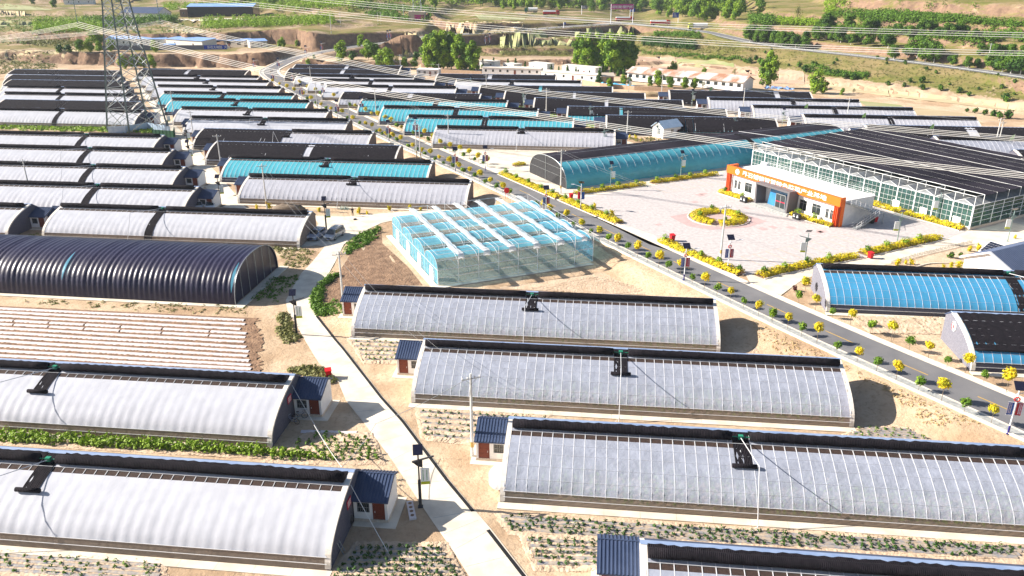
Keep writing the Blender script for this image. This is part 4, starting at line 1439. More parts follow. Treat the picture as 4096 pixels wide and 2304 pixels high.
for k in range(1, nb):
    y = 2.55 + k * (GD_ - 2.6) / nb
    mb.tube([(GLN, y, 4.5), (GLN, y, 6.2)], .04, 4)
part("shade_rails", mb, 'frame_white', GH)
mb = MB()
mb.box(-.1, GLN + .1, -.06, .06, 0, .5)
mb.box(GLN - .06, GLN + .08, .06, GD_, 0, .5)
part("plinth", mb, 'stain', GH)
mb = MB()
mb.quad((.2, .2, .03), (GLN - .2, .2, .03), (GLN - .2, GD_ - .2, .03), (.2, GD_ - .2, .03))
part("growing_floor", mb, 'soil', GH)
mb = MB()
rn = random.Random(6)
for i in range(70):
    for j in range(16):
        y = 1.2 + j * .55 if j < 10 else 8 + (j - 10) * 5
        tuft(mb, (1 + i * .73 + rn.uniform(-.2, .2), y, 0), 1.5 * rn.uniform(.5, 1.2), .4, 8, .26, rn)
for i in range(30):
    for j in range(12):
        tuft(mb, (GLN - 1 - j * .5, 2 + i * 1.25, 0), 1.6 * rn.uniform(.5, 1.2), .4, 8, .26, rn)
go = link("vegetable_plants", mb.mesh("vegetable_plants", 'leaf_green'), None, GA0, fa)
go['kind'] = 'stuff'
for x in (3.0, 11, 19, 31.6, 37.2, 43.0, 49.6):
    mb = MB()
    mb.box(x, x + 1.5, -.14, -.07, .35, 1.9)
    part("cooling_panel", mb, 'white', GH)

# ------------------------------------------------------------------ orange fronted office
OA = Vector((45.4, 163.5, ZR))
OF = thing("office_building", "single storey office with an orange fascia, white lettering and a blue glass entrance", "office", OA, math.atan2(-25.9, 13.8))
OL, OD, OH = 29.3, 8.5, 4.9
wins = [(1.9, 2.65, .9, 2.7), (2.95, 3.7, .9, 2.7), (4.9, 6.9, .9, 2.9), (8.3, 10.0, .9, 2.9), (19.5, 21.3, .9, 2.9), (22.6, 24.6, .9, 2.9), (25.8, 26.5, .9, 2.7), (26.8, 27.5, .9, 2.7)]
mb = MB()
x = 1.2
for w in wins:
    mb.box(x, w[0], 0, .25, 0, 3.9)
    mb.box(w[0], w[1], 0, .25, 0, w[2])
    mb.box(w[0], w[1], 0, .25, w[3], 3.9)
    x = w[1]
mb.box(x, OL - 1.1, 0, .25, 0, 3.9)
mb.box(1.2, OL - .3, .25, OD, 0, 4.6)
part("wall", mb, 'white', OF)
mb = MB()
mb.box(.6, OL - .2, -.1, OD + .3, 4.602, 4.78)
mb.box(.6, 2.2, OD - .4, OD + .3, 4.78, 5.3)
part("roof", mb, 'white', OF)
mb = MB()
mb.box(0, OL, -.75, -.1, 3.9, 5.5)
mb.box(0, .6, -.1, 2.0, 3.9, 5.5)
mb.box(OL - .25, OL, -.1, .6, 0, 5.5)
fo = part("fascia", mb, 'orange', OF)
for i in range(3):
    for x in (.15 + i * .36, OL - 1.25 + i * .36):
        mb = MB()
        mb.box(x, x + .16, -.7, -.02, 0, 3.9)
        part("fin", mb, 'orange_red', OF)
tm = text_mesh("界石铺镇智慧特色蔬菜产业基地", 1.0, 'white', .03)
xs = [v.co.x for v in tm.vertices]
to = link("lettering", tm, fo)
to.rotation_euler = (RAD(90), 0, 0)
wtx = max(xs) - min(xs)
to.scale = (21.6 / wtx, 1.05, 1)
to.location = (4.6, -.79, 4.36)
mb = MB()
mb.prism([(3.2 + .55 * math.cos(t), -.755, 4.72 + .55 * math.sin(t)) for t in np.linspace(0, 2 * math.pi, 24, False)], (0, -.05, 0))
lg = part("logo", mb, 'board', fo)
mb = MB()
mb.prism([(3.2 + .4 * math.cos(t) * (1 if i % 2 else .55), -.806, 4.72 + .4 * math.sin(t) * (1 if i % 2 else .55)) for i, t in enumerate(np.linspace(0, 2 * math.pi, 12, False))], (0, -.02, 0))
mb2 = mb
for w in wins:
    mb = MB()
    mb.box(w[0], w[1], .12, .18, w[2], w[3])
    wo = part("window", mb, 'glass_dark', OF)
    mb = MB()
    xm = (w[0] + w[1]) / 2
    for a, b in ((w[0], w[0] + .07), (w[1] - .07, w[1]), (xm - .03, xm + .03)):
        mb.box(a, b, .06, .14, w[2], w[3])
    for z in (w[2], w[3] - .07, w[3] - .6):
        mb.box(w[0] + .071, w[1] - .071, .065, .135, z, z + .06)
    part("frame", mb, 'steel', wo)
# entrance portal
mb = MB()
for s, xa, xb in ((1, 10.3, 10.75), (-1, 19.2, 18.75)):
    mb.prism([(xa + .2 * s, -2.6, 0), (xb + .2 * s, -2.6, 0), (xb, -2.6, 4.1), (xa, -2.6, 4.1)], (0, 2.55, 0))
mb.box(10.3, 19.2, -2.6, -.78, 4.1, 4.45)
mb.box(10.8, 18.7, -.78, -.05, 4.1, 4.4)
part("portal", mb, 'grey_clad', OF)
mb = MB()
mb.prism([(12.4, -.9, .32), (18.4, -.9, .32), (18.3, -.5, 3.95), (12.6, -.5, 3.95)], (0, .06, 0))
part("glass_front", mb, 'blue_glass', OF)
mb = MB()
mb.box(14.6, 17.0, -1.05, -.98, .32, 2.9)
do = part("door", mb, 'glass_dark', OF)
mb = MB()
for x in (14.55, 15.77, 17.0):
    mb.box(x - .05, x + .05, -1.1, -.95, .32, 3.0)
mb.box(14.5, 17.05, -1.1, -.95, 2.9, 3.0)
part("frame", mb, 'steel', do)
mb = MB()
mb.box(14.62, 15.7, -1.12, -1.08, 1.45, 1.62)
mb.box(15.84, 16.95, -1.12, -1.08, 1.45, 1.62)
part("red_sash", mb, 'sign_red', do)
mb = MB()
mb.box(10.0, 19.6, -3.0, -.05, 0, .3)
mb.box(9.7, 19.9, -3.4, -3.0, 0, .2)
mb.box(9.4, 20.2, -3.8, -3.4, 0, .1)
part("entrance_steps", mb, 'slab', OF)
# outside stair on the right end
mb = MB()
x0, x1 = OL + .15, OL + 1.2
ns = 16
for i in range(ns):
    y, z = .8 + i * 6.2 / ns, 4.6 - i * 2.3 / ns
    mb.box(x0, x1, y, y + .36, z - .06, z)
for xx in (x0, x1):
    mb.prism([(xx, .6, 4.6), (xx, 7.1, 2.2), (xx, 7.1, 1.95), (xx, .6, 4.35)], (.06, 0, 0))
mb.box(x0, x1 + 1.3, 7.0, 8.4, 2.22, 2.3)
for i in range(ns):
    y, z = 6.9 - i * 5.4 / ns, 2.2 - i * 2.2 / ns
    mb.box(x1 + .2, x1 + 1.25, y - .34, y, z - .06, z)
for xx in (x1 + .2, x1 + 1.25):
    mb.prism([(xx, 7.0, 2.25), (xx, 1.5, 0), (xx, 1.8, 0), (xx, 7.0, 2.0)], (.06, 0, 0))
for xx, yy in ((x0, 8.3), (x1 + 1.2, 8.3), (x1, 7.0), (x1 + .9, 3.5)):
    mb.tube([(xx, yy, 0), (xx, yy, 2.25)], .06, 4)
st = part("outside_stair", mb, 'steel', OF)
mb = MB()
for dz in (.5, 1.0):
    mb.tube([(x1, .6, 4.6 + dz), (x1, 7.0, 2.25 + dz)], .03, 4)
    mb.tube([(x1 + 1.25, 7.0, 2.25 + dz), (x1 + 1.25, 1.5, dz)], .03, 4)
    mb.tube([(x1 + .2, 7.0, 2.25 + dz), (x1 + .2, 1.5, dz)], .03, 4)
    mb.tube([(x0, 8.4, 2.25 + dz), (x1 + 1.25, 8.4, 2.25 + dz), (x1 + 1.25, 7.0, 2.25 + dz)], .03, 4)
for i in range(6):
    f = i / 5
    mb.tube([(x1, .6 + 6.4 * f, 4.6 - 2.35 * f), (x1, .6 + 6.4 * f, 5.6 - 2.35 * f)], .025, 4)
    mb.tube([(x1 + 1.25, 7 - 5.5 * f, 2.25 - 2.25 * f), (x1 + 1.25, 7 - 5.5 * f, 3.25 - 2.25 * f)], .025, 4)
part("railing", mb, 'pipe', st)
mb = MB()
for z in (.35, .7, 1.05):
    mb.tube([(2.3, OD, 4.78 + z), (OL - .4, OD, 4.78 + z), (OL - .4, 1.2, 4.78 + z)], .025, 4)
for x in np.linspace(2.3, OL - .4, 18):
    mb.tube([(x, OD, 4.78), (x, OD, 5.83)], .025, 4)
part("roof_railing", mb, 'pipe', OF)
mb = MB()
mb.quad((21.5, OD + .9, 5.9), (26.5, OD + .9, 5.9), (26.5, OD - 1.6, 6.25), (21.5, OD - 1.6, 6.25))
part("glass_canopy", mb, 'glass', OF)


# ------------------------------------------------------------------ plain houses
def gable(name, label, cat, pL, pR, depth, he, hr, wm='white', rm='roof_light', nwin=3, ndoor=1, group=None, zfix=None, flat=False, mono=False, wsize=(.9, 1.0), over=.4):
    a = on(pL) if zfix is None else g(pL, zfix)
    b = on(pR) if zfix is None else g(pR, zfix)
    z = min(a.z, b.z)
    d = Vector((b.x - a.x, b.y - a.y, 0))
    L = d.length
    o = thing(name, label, cat, (a.x, a.y, z - .05), math.atan2(d.y, d.x), group)
    m = MB()
    if flat:
        m.box(0, L, 0, depth, 0, he)
    else:
        top = [(0, depth, he), (0, depth / 2, hr)] if not mono else [(0, depth, hr)]
        m.prism([(0, 0, 0), (0, depth, 0)] + top + [(0, 0, he)], (L, 0, 0))
    part("wall", m, wm, o)
    m = MB()
    if flat:
        m.box(-over, L + over, -over, depth + over, he + .002, he + .18)
    elif mono:
        k = (hr - he) / depth
        m.prism([(-over, -over, he - k * over + .01), (-over, depth + over, hr + k * over + .01), (-over, depth + over, hr + k * over + .14), (-over, -over, he - k * over + .14)], (L + 2 * over, 0, 0))
    else:
        k = (hr - he) / (depth / 2)
        m.prism([(-over, -over, he - k * over + .02), (-over, depth / 2, hr + .02), (-over, depth + over, he - k * over + .02), (-over, depth + over, he - k * over + .15), (-over, depth / 2, hr + .18), (-over, -over, he - k * over + .15)], (L + 2 * over, 0, 0))
    part("roof", m, rm, o)
    for i in range(nwin):
        x = L * (i + .5) / nwin
        m = MB()
        m.box(x - wsize[0] / 2, x + wsize[0] / 2, -.02, .05, he * .42, he * .42 + wsize[1])
        wo = part("window", m, 'glass_dark', o)
        if L < 14:
            m = MB()
            for xx in (x - wsize[0] / 2 - .06, x - .03, x + wsize[0] / 2):
                m.box(xx, xx + .06, -.05, -.021, he * .42 - .06, he * .42 + wsize[1] + .06)
            part("frame", m, 'frame_white', wo)
    for i in range(ndoor):
        x = L * (i + .5) / ndoor + (L / max(nwin, 1) / 2 if nwin else 0)
        if x + .5 > L:
            x = L - .8
        m = MB()
        m.box(x - .45, x + .45, -.03, .04, 0, 2.0)
        part("door", m, 'door', o)
    return o


# white house with a dark ribbed roof at the right edge
rp = g((3957, 1009), ZR + 5.0)
WH = thing("white_house", "white gabled house with a dark ribbed roof at the photo's right edge", "house", (rp.x, rp.y, ZR), RAD(27))
mb = MB()
hw = 3.7
mb.prism([(.5, -hw, 0), (.5, hw, 0), (.5, hw, 3.1), (.5, 0, 4.75), (.5, -hw, 3.1)], (16, 0, 0))
part("wall", mb, 'white', WH)
mb = MB()
k = 1.65 / hw
rows, rows2 = [], []
for i in range(40):
    for dx, b in ((0, 0), (.28, 0), (.32, .07), (.40, .07)):
        x = .15 + i * .42 + dx
        rows.append([(x, -hw - .5, 3.1 - k * .5 + .15 + b), (x, 0, 5.0 + b)])
        rows2.append([(x, 0, 5.0 + b), (x, hw + .5, 3.1 - k * .5 + .15 + b)])
mb.grid(rows)
mb.grid(rows2)
part("roof", mb, 'roof_blue', WH)
mb = MB()
mb.prism([(.0, -hw - .6, 2.8), (.0, 0, 4.8), (.0, hw + .6, 2.8), (.0, hw + .6, 3.05), (.0, 0, 5.05), (.0, -hw - .6, 3.05)], (.45, 0, 0))
part("verge_board", mb, 'white', WH)
for yy in (-1.0,):
    mb = MB()
    mb.box(.46, .56, yy - .75, yy + .75, .9, 1.7)
    wo = part("window", mb, 'glass', WH)
mb = MB()
mb.box(3.6, 4.8, -hw - .04, -hw + .06, 1.0, 2.3)
part("window", mb, 'glass_dark', WH)
mb = MB()
mb.box(6.2, 7.2, -hw - .05, -hw + .06, .1, 2.2)
part("door", mb, 'door', WH)
# carport with solar roof
cA, cB, cC = g((3913, 1006), ZR + 2.4), g((3961, 966), ZR + 2.9), g((4036, 990), ZR + 2.9)
PV = thing("solar_carport", "low white carport roofed with dark solar cells behind the white house", "carport", (cA.x, cA.y, ZR), 0)
e1, e2 = cB - cA, cC - cB
e1, e2 = Vector((e1.x, e1.y, 0)), Vector((e2.x, e2.y, 0))
mb = MB()
R4 = [Vector((0, 0, 2.4)), e2 + Vector((0, 0, 2.4)), e1 + e2 + Vector((0, 0, 2.9)), e1 + Vector((0, 0, 2.9))]
mb.prism(R4, (0, 0, .14))
part("roof", mb, 'white', PV)
mb = MB()
nu, nv = 7, 5
for i in range(nu):
    for j in range(nv):
        f = lambda a, b: e2 * (.04 + .92 * a / nu) + e1 * (.05 + .9 * b / nv) + Vector((0, 0, 2.56 + .5 * (.05 + .9 * b / nv)))
        mb.quad(f(i + .03, j + .03), f(i + .97, j + .03), f(i + .97, j + .97), f(i + .03, j + .97))
part("solar_panel", mb, 'solar', PV)
for a, b in ((.05, .05), (.95, .05), (.05, .95), (.95, .95)):
    mb = MB()
    c = e2 * a + e1 * b
    mb.tube([c, c + Vector((0, 0, 2.38 + .5 * b))], .07, 6)
    part("leg", mb, 'frame_white', PV)

gable("kiosk", "small white kiosk with a pale steel gable roof behind the long cyan tunnel", "kiosk", q(2, 1525, 1300), q(2, 1690, 1275), 4.2, 3.0, 4.4, rm='fence_blue', nwin=1, ndoor=1, zfix=ZR)
gable("prefab_cabin", "white flat prefab cabin with windows between the two rows of dark greenhouses", "cabin", q(1, 1562, 712), q(1, 1765, 716), 5, 2.7, 3, nwin=4, flat=True, zfix=ZR, over=.1, rm='white')
gl = "long white houses below the round topped trees"
gable("white_cottage", "long white house with dark windows, leftmost of the white rows behind the dark greenhouses", "house", q(1, 2175, 695), q(2, 380, 712), 6, 2.9, 4, nwin=8, group=gl, flat=True, over=.2, rm='coping', zfix=1.2)
gable("white_cottage", "long white house with dark square windows just left of the small dark conifer", "house", q(2, 385, 735), q(2, 900, 775), 6, 2.9, 4, nwin=6, group=gl, flat=True, over=.2, rm='coping', zfix=1.2)
gable("white_cottage", "white block of the upper row among conifers, at its left end", "house", q(1, 2150, 640), q(1, 2290, 650), 5, 3.4, 4, nwin=2, group=gl, flat=True, over=.2, rm='coping')
gable("white_cottage", "long white house of the upper row among conifers", "house", q(1, 2370, 655), q(2, 130, 668), 5, 3.0, 4, nwin=4, group=gl, flat=True, over=.2, rm='coping')
gable("white_cottage", "white house of the upper row with a roof parapet, among conifers", "house", q(2, 270, 672), q(2, 440, 690), 5, 4.0, 4, nwin=2, group=gl, flat=True, over=.2, rm='coping')
gable("white_cottage", "white house of the upper row behind the big tree clump's foot", "house", q(2, 580, 690), q(2, 890, 720), 5, 3.6, 4, nwin=3, group=gl, flat=True, over=.2, rm='coping')
gable("barn", "long barn with white bays and a rust streaked sheet roof", "barn", q(2, 1190, 752), q(2, 2270, 855), 9.5, 3.4, 5.0, rm='roof_rust', nwin=16, ndoor=1, zfix=1.6, wsize=(1.5, 1.2), over=.6)
gable("mud_hut", "low grey hut beside the rusty roofed barn", "hut", q(2, 945, 772), q(2, 1065, 770), 5, 2.4, 3.4, 'mudbrick', 'stain', nwin=1, zfix=1.4)
# left compound on the terrace above the pylon
gc = "buildings on the terrace behind the pylon"
gable("farm_house", "pale farmhouse with a broad sky blue steel roof behind the pylon", "house", q(0, 1000, 432), q(0, 1545, 420), 11, 3.6, 5.4, 'white', 'roof_light', 5, 1, gc, mono=True)
gable("farm_house", "pale farmhouse with two dark windows and a thin blue roof, middle of the cliff terrace", "house", q(0, 1560, 425), q(0, 1895, 418), 9, 4.2, 4.9, 'coping', 'roof_light', 2, 1, gc, mono=True)
gable("farm_house", "open fronted shed with a pale blue roof strip at the foot of the brown cliff", "shed", q(0, 1915, 420), q(0, 2285, 408), 6, 3.4, 4.0, 'stain', 'roof_light', 4, 1, gc, mono=True, wsize=(2.2, 1.6))
gable("farm_house", "small hut with a sky blue roof right behind the terrace wall", "shed", q(0, 1535, 462), q(0, 1640, 460), 4, 2.2, 2.5, 'roof_light', 'roof_light', 1, 0, gc, mono=True, over=.1)
gable("farm_house", "small grey cabin with pale roof near the road bend, at the cliff's right", "shed", q(0, 2345, 450), q(0, 2505, 436), 7, 3.2, 3.8, 'coping', 'roof_light', 3, 1, gc, mono=True)
gable("warehouse", "long black walled warehouse with a thin pale roof in the far fields", "warehouse", q(0, 1765, 166), q(0, 2376, 150), 16, 7.0, 8.5, 'solar', 'roof_light', 0, 0, "far sheds")
gable("warehouse", "low warehouse with dark blue gable roof beyond the pylon top", "warehouse", q(0, 1135, 165), q(0, 1480, 163), 14, 3.2, 6.6, 'white', 'roof_blue', 0, 0, "far sheds")
gable("warehouse", "far white shed with navy roof at the photo's top, left of the pylon top", "warehouse", q(0, 600, 42), q(0, 880, 40), 12, 4, 7, 'white', 'roof_blue', 3, 0, "far sheds")
gable("brick_cabin", "small brown cabin at the left end of the black walled warehouse", "cabin", q(0, 1690, 160), q(0, 1762, 160), 8, 5, 6, 'brick_brown', 'coping', 1, 0, flat=True)
# wall with a blue banner on the terrace
a, b = on(q(0, 920, 470)), on(q(0, 2130, 462))
d = b - a
TW = thing("terrace_wall", "low grey wall along the cliff terrace with a blue slogan banner", "wall", (a.x, a.y, min(a.z, b.z) - .4), math.atan2(d.y, d.x))
Lw = math.hypot(d.x, d.y)
mb = MB()
mb.box(0, Lw, 0, .3, 0, 2.6)
part("wall", mb, 'brick_grey', TW)
mb = MB()
mb.box(Lw * .82, Lw, -.08, -.02, .6, 2.5)
bo = part("banner", mb, 'sign_blue', TW)
tm = text_mesh("乐在大地园  大美", 1.5, 'white', .02)
to = link("lettering", tm, bo)
to.rotation_euler = (RAD(90), 0, 0)
to.location = (Lw * .845, -.1, 1.0)

p0 = g(q(13, 2540, 1120), ZR)
EH = thing("white_house", "white walled house cut by the photo's right edge beside the shaded lane", "house", (p0.x + 4.6, p0.y - 5.2, ZR), RAD(28))
mb = MB()
mb.prism([(0, 0, 0), (0, 7, 0), (0, 7, 4.6), (0, 3.5, 5.8), (0, 0, 4.6)], (12, 0, 0))
part("wall", mb, 'white', EH)
mb = MB()
mb.prism([(-.4, -.5, 4.45), (-.4, 3.5, 5.85), (-.4, 7.5, 4.45), (-.4, 7.5, 4.6), (-.4, 3.5, 6.0), (-.4, -.5, 4.6)], (12.8, 0, 0))
part("roof", mb, 'roof_blue', EH)
mb = MB()
mb.box(-.03, .05, 2.6, 4.2, 1.4, 2.8)
part("window", mb, 'glass_dark', EH)
# garden bed with low brown fence
sheet("garden_bed", [q(13, 1250, 1318), q(13, 1500, 1255), q(13, 2090, 1115), q(13, 2170, 1165), q(13, 2100, 1215), q(13, 2070, 1260), q(13, 1960, 1290), q(13, 1700, 1300), q(13, 1560, 1330)], 'soil_dry', .05, ZR)
fp = [g(q(13, *c), ZR) for c in ((1330, 1305), (1600, 1228), (1850, 1168), (2095, 1108))]
mb = MB()
rn = random.Random(15)
for a, b in zip(fp, fp[1:]):
    n = int((b - a).length / .35)
    for k in range(n):
        c = a.lerp(b, k / n) - fp[0]
        mb.tube([c, c + Vector((rn.uniform(-.05, .05), 0, rn.uniform(.5, .8)))], .03, 4)
    for z in (.25, .5):
        mb.tube([a - fp[0] + Vector((0, 0, z)), b - fp[0] + Vector((0, 0, z))], .025, 4)
tag(link("picket_fence", mb.mesh("picket_fence", 'trunk'), None, fp[0]), "low brown stick fence along the garden bed behind the blue greenhouse", "fence")
kp = smooth_line([g(q(13, *c), ZR) for c in ((1560, 1335), (1700, 1302), (1960, 1292), (2070, 1262), (2095, 1215), (2170, 1190))], 5)
mb = MB()
for a, b in zip(kp, kp[1:]):
    d = (b - a).normalized()
    n_ = Vector((-d.y, d.x, 0)) * .1
    mb.prism([a - n_ - kp[0], b - n_ - kp[0], b + n_ - kp[0], a + n_ - kp[0]], (0, 0, .18))
tag(link("garden_kerb", mb.mesh("garden_kerb", 'kerb'), None, kp[0]), "pale curved kerb at the garden bed before the white gabled house", "kerb")
# ------------------------------------------------------------------ fields
def lerp2(A, B, t):
    return (A[0] + (B[0] - A[0]) * t, A[1] + (B[1] - A[1]) * t)


def crop(TL, TR, BR, BL, nrows, step, label, z=0.0, soil='soil_dry', lm='leaf_green', h=.35, r=.25, s=.12, k=12, miss=.1, mulch=None, mw=.24, seed=0, pad=.6, lift=.028):
    """rows of plants on a tilled bed between four picture corners"""
    rn = random.Random(seed)
    A, B, Cc, D = [g(p, z) for p in (TL, TR, BR, BL)]
    if soil:
        m = MB()
        N, Mn = 60, 24
        ax = (B - A).normalized() * pad
        ay = (D - A).normalized() * pad
        rows = []
        for i in range(Mn + 1):
            t = i / Mn
            a, b = (A - ay) + ((D + ay) - (A - ay)) * t, (B - ay) + ((Cc + ay) - (B - ay)) * t
            a, b = a - ax, b + ax
            rows.append([a + (b - a) * (j / N) + Vector((rn.uniform(-.1, .1), rn.uniform(-.1, .1), lift + rn.uniform(0, .09) * (0 < i < Mn and 0 < j < N))) for j in range(N + 1)])
        m.grid(rows[::-1])
        struct("field_soil", m, soil, True)
    m = MB()
    for i in range(nrows):
        t = (i + .5) / nrows
        a, b = A + (D - A) * t, B + (Cc - B) * t
        L = (b - a).length
        d = (b - a) / L
        nm = Vector((-d.y, d.x, 0))
        if mulch:
            mm = MB()
            n = max(4, int(L / .5))
            rows = []
            for j in range(n + 1):
                c = a + d * (L * j / n) + Vector((0, 0, lift))
                w = mw * rn.uniform(.7, 1.1)
                rows.append([c - nm * w + Vector((0, 0, .01)), c - nm * w * .6 + Vector((0, 0, .13)), c + nm * w * .6 + Vector((0, 0, .13)), c + nm * w * rn.uniform(.7, 1.1) + Vector((0, 0, .01))])
            mm.grid(rows)
            o = link("mulch_strip", mm.mesh("mulch_strip", mulch, True))
            tag(o, "grey mulch film strip among the rows of " + label, "mulch strip", "mulch strips in the plots")
        x = rn.uniform(0, step)
        while x < L:
            if rn.random() > miss:
                c = a + d * x + nm * rn.uniform(-.12, .12) + Vector((0, 0, .08))
                f = rn.uniform(.6, 1.25)
                tuft(m, c, h * f, r * f, k, s, rn)
            x += step * rn.uniform(.8, 1.2)
    o = struct("vegetable_plants", m, lm, kind='stuff')
    return o


# striped mulch field
soil = [q(20, -120, 285), q(20, 1000, 330), q(20, 2230, 385), q(20, 2400, 430), q(20, 2420, 560), q(20, 2440, 700), q(20, 2420, 905), q(20, -120, 800)]
m = MB()
rn = random.Random(2)
A, B, Cc, D = [g(q(20, *p)) for p in ((-120, 285), (2400, 405), (2440, 930), (-120, 815))]
rows = []
for i in range(41):
    t = i / 40
    a, b = A + (D - A) * t, B + (Cc - B) * t
    rows.append([a + (b - a) * (j / 130) + Vector((0, 0, .03 + rn.uniform(0, .1) * (0 < i < 40))) + (Vector((rn.uniform(-.5, .8), 0, 0)) if j == 130 else Vector()) for j in range(131)])
m.grid(rows[::-1])
struct("field_soil", m, 'soil', True)
yl = [318, 350, 385, 425, 462, 500, 541, 580, 622, 665, 712, 757]
yr = [(2290, 428), (2300, 468), (2255, 512), (2320, 553), (2310, 592), (2290, 634), (2310, 680), (2335, 722), (2320, 765), (2335, 810), (2350, 852), (2355, 888)]
for i, (y, e) in enumerate(zip(yl, yr)):
    a, b = g(q(20, -100, y - 3)), g(q(20, *e))
    d = (b - a).normalized()
    nm = Vector((-d.y, d.x, 0))
    L = (b - a).length
    segs = [(0, L)]
    if i in (3, 4):
        cs = [L * f for f in (0, .1, .24, .38, .52, .68, .86, 1)]
        segs = [(u + .12, v - .12) for u, v in zip(cs, cs[1:])]
    mm = MB()
    for s0, s1 in segs:
        n = int((s1 - s0) / .35)
        rows = []
        for j in range(n + 1):
            c = a + d * (s0 + (s1 - s0) * j / n) + nm * .03 * math.sin(j * .11 + i)
            j1 = rn.uniform(-.05, .05) if i % 3 else (.07 if j % 2 else -.05)
            w = .29
            rows.append([c - nm * (w + j1) + Vector((0, 0, .06)), c - nm * .2 + Vector((0, 0, .19)), c + nm * .2 + Vector((0, 0, .19)), c + nm * (w + rn.uniform(-.04, .04)) + Vector((0, 0, .06))])
        mm.grid(rows)
    o = link("mulch_strip", mm.mesh("mulch_strip", 'mulch', True))
    tag(o, "white mulch film strip, %s back from the white greenhouse's ridge" % ORD[11 - i], "mulch strip", "white mulch strips in the ploughed field")

crop(q(30, 0, 75), q(30, 2480, 235), q(31, 900, 335), q(30, 0, 165), 4, .55, "leafy plants", lm='leaf_fresh', h=.75, r=.42, s=.17, k=22, seed=1)
crop(q(31, 560, 85), q(31, 1060, 95), q(31, 1260, 345), q(31, 150, 345), 8, .85, "potato plants", lm='leaf_green', h=.5, r=.28, s=.14, k=18, seed=2, miss=.12)
crop(q(31, 1300, 360), q(31, 1300, 360), q(31, 1420, 680), q(31, 1310, 680), 7, .8, "potato plants", lm='leaf_green', h=.5, r=.28, s=.14, k=18, seed=21, miss=.1, soil=None)
crop(q(30, -60, 1195), q(30, 1500, 1300), q(30, 1500, 1480), q(30, -60, 1380), 4, .8, "plants at the bottom edge", lm='leaf_green', h=.32, r=.22, s=.11, k=12, seed=3, mulch='mulch_grey', miss=.3)
crop(q(31, 1010, 1135), q(31, 1770, 1140), q(31, 2020, 1460), q(31, 780, 1460), 6, .62, "pepper plants by the shed", lm='leaf_dark', h=.4, r=.26, s=.12, k=16, seed=4, mulch='mulch_grey', miss=.06)
crop(q(21, 950, 605), q(21, 1690, 640), q(21, 1410, 815), q(21, 1090, 815), 5, .7, "plants before the third shed", lm='leaf_green', h=.35, r=.22, s=.11, k=12, seed=5, mulch='mulch_grey', miss=.15)
crop(q(21, 1590, 1260), q(22, 500, 1330), q(31, 2060, 165), q(31, 1650, 120), 5, .75, "plants by the concrete pole", lm='leaf_dark', h=.35, r=.22, s=.11, k=12, seed=6, mulch='mulch_grey', miss=.15)
crop(q(32, 0, 845), q(33, 2576, 1150), q(33, 2500, 1260), q(32, 110, 1000), 4, .68, "plants before the long clear house", lm='leaf_dark', h=.36, r=.24, s=.12, k=13, seed=7, mulch='mulch_grey', miss=.2)
crop(q(32, 240, 1055), q(32, 1330, 1105), q(32, 930, 1330), q(32, 360, 1330), 5, .68, "plants beside the bottom shed", lm='leaf_dark', h=.36, r=.24, s=.12, k=13, seed=8, mulch='mulch_grey', miss=.15)
crop(q(23, 30, 520), q(23, 230, 590), q(23, 250, 735), q(22, 2380, 720), 5, .8, "plants in the shade", lm='leaf_green', h=.3, r=.2, s=.1, k=10, seed=9, mulch='mulch_grey', miss=.2)
crop(q(33, 1100, 20), q(33, 1480, 40), q(33, 1680, 140), q(33, 900, 105), 4, .8, "plants below the road bank", lm='leaf_green', h=.3, r=.2, s=.1, k=10, seed=10, mulch='mulch_grey', miss=.2)
crop(q(23, 990, 395), q(23, 1800, 410), q(23, 1810, 540), q(23, 1150, 530), 5, 2.5, "dry seedlings", z=ZR, lm='leaf_olive', h=.2, r=.15, s=.08, k=6, seed=12, soil='soil_dry', lift=.05)
# ploughed patches beside the cyan house
for k, c in enumerate(([q(11, 1225, 985), q(11, 1060, 1050), q(11, 960, 1130), q(11, 930, 1230), q(21, 790, 40), q(21, 690, 130), q(21, 670, 290), q(21, 880, 240), q(21, 1050, 140), q(21, 1120, 90), q(21, 1620, 100), q(11, 1480, 1330), q(11, 1350, 1210), q(11, 1240, 1110)],
                       [q(22, 0, 115), q(22, 780, 10), q(12, 870, 1395), q(12, 1180, 1330), q(22, 1230, 10), q(22, 1420, 190), q(22, 0, 130)])):
    sheet("ploughed_patch", c, 'soil' if k == 0 else 'soil_dry', .03 + .004 * k)
mb = MB()
rn = random.Random(8)
for i in range(11):
    a, b = g(q(22, 300 + i * 60, 128 + i * 6)), g(q(22, 900 + i * 50, 20 + i * 12))
    L = (b - a).length
    d = (b - a) / L
    nm = Vector((-d.y, d.x, 0))
    rows = [[a + d * (L * j / 20) + nm * (w + rn.uniform(-.06, .06)) + Vector((0, 0, .035 + h)) for w, h in ((-.4, 0), (0, .16), (.4, 0))] for j in range(21)]
    mb.grid(rows)
struct("ploughed_ridges", mb, 'soil_dry', True)


# ------------------------------------------------------------------ foliage
def blob_leaves(mb, clumps, n, s, rn, mats=1, asp=.65):
    """leaves spread through the outer part of many clumps; clumps = (centre, radius)"""
    tot = sum(r * r for _, r in clumps)
    for c, r in clumps:
        mi = rn.randrange(mats)
        for _ in range(max(4, int(n * r * r / tot))):
            d = Vector((rn.gauss(0, 1), rn.gauss(0, 1), rn.gauss(0, 1)))
            if d.length < 1e-3:
                continue
            d.normalize()
            p = Vector(c) + d * (r * rn.uniform(.45, 1.08))
            leaf(mb, p, d + Vector((rn.uniform(-.7, .7), rn.uniform(-.7, .7), rn.uniform(-.2, .9))), s * rn.uniform(.7, 1.35), rn, mi, asp)


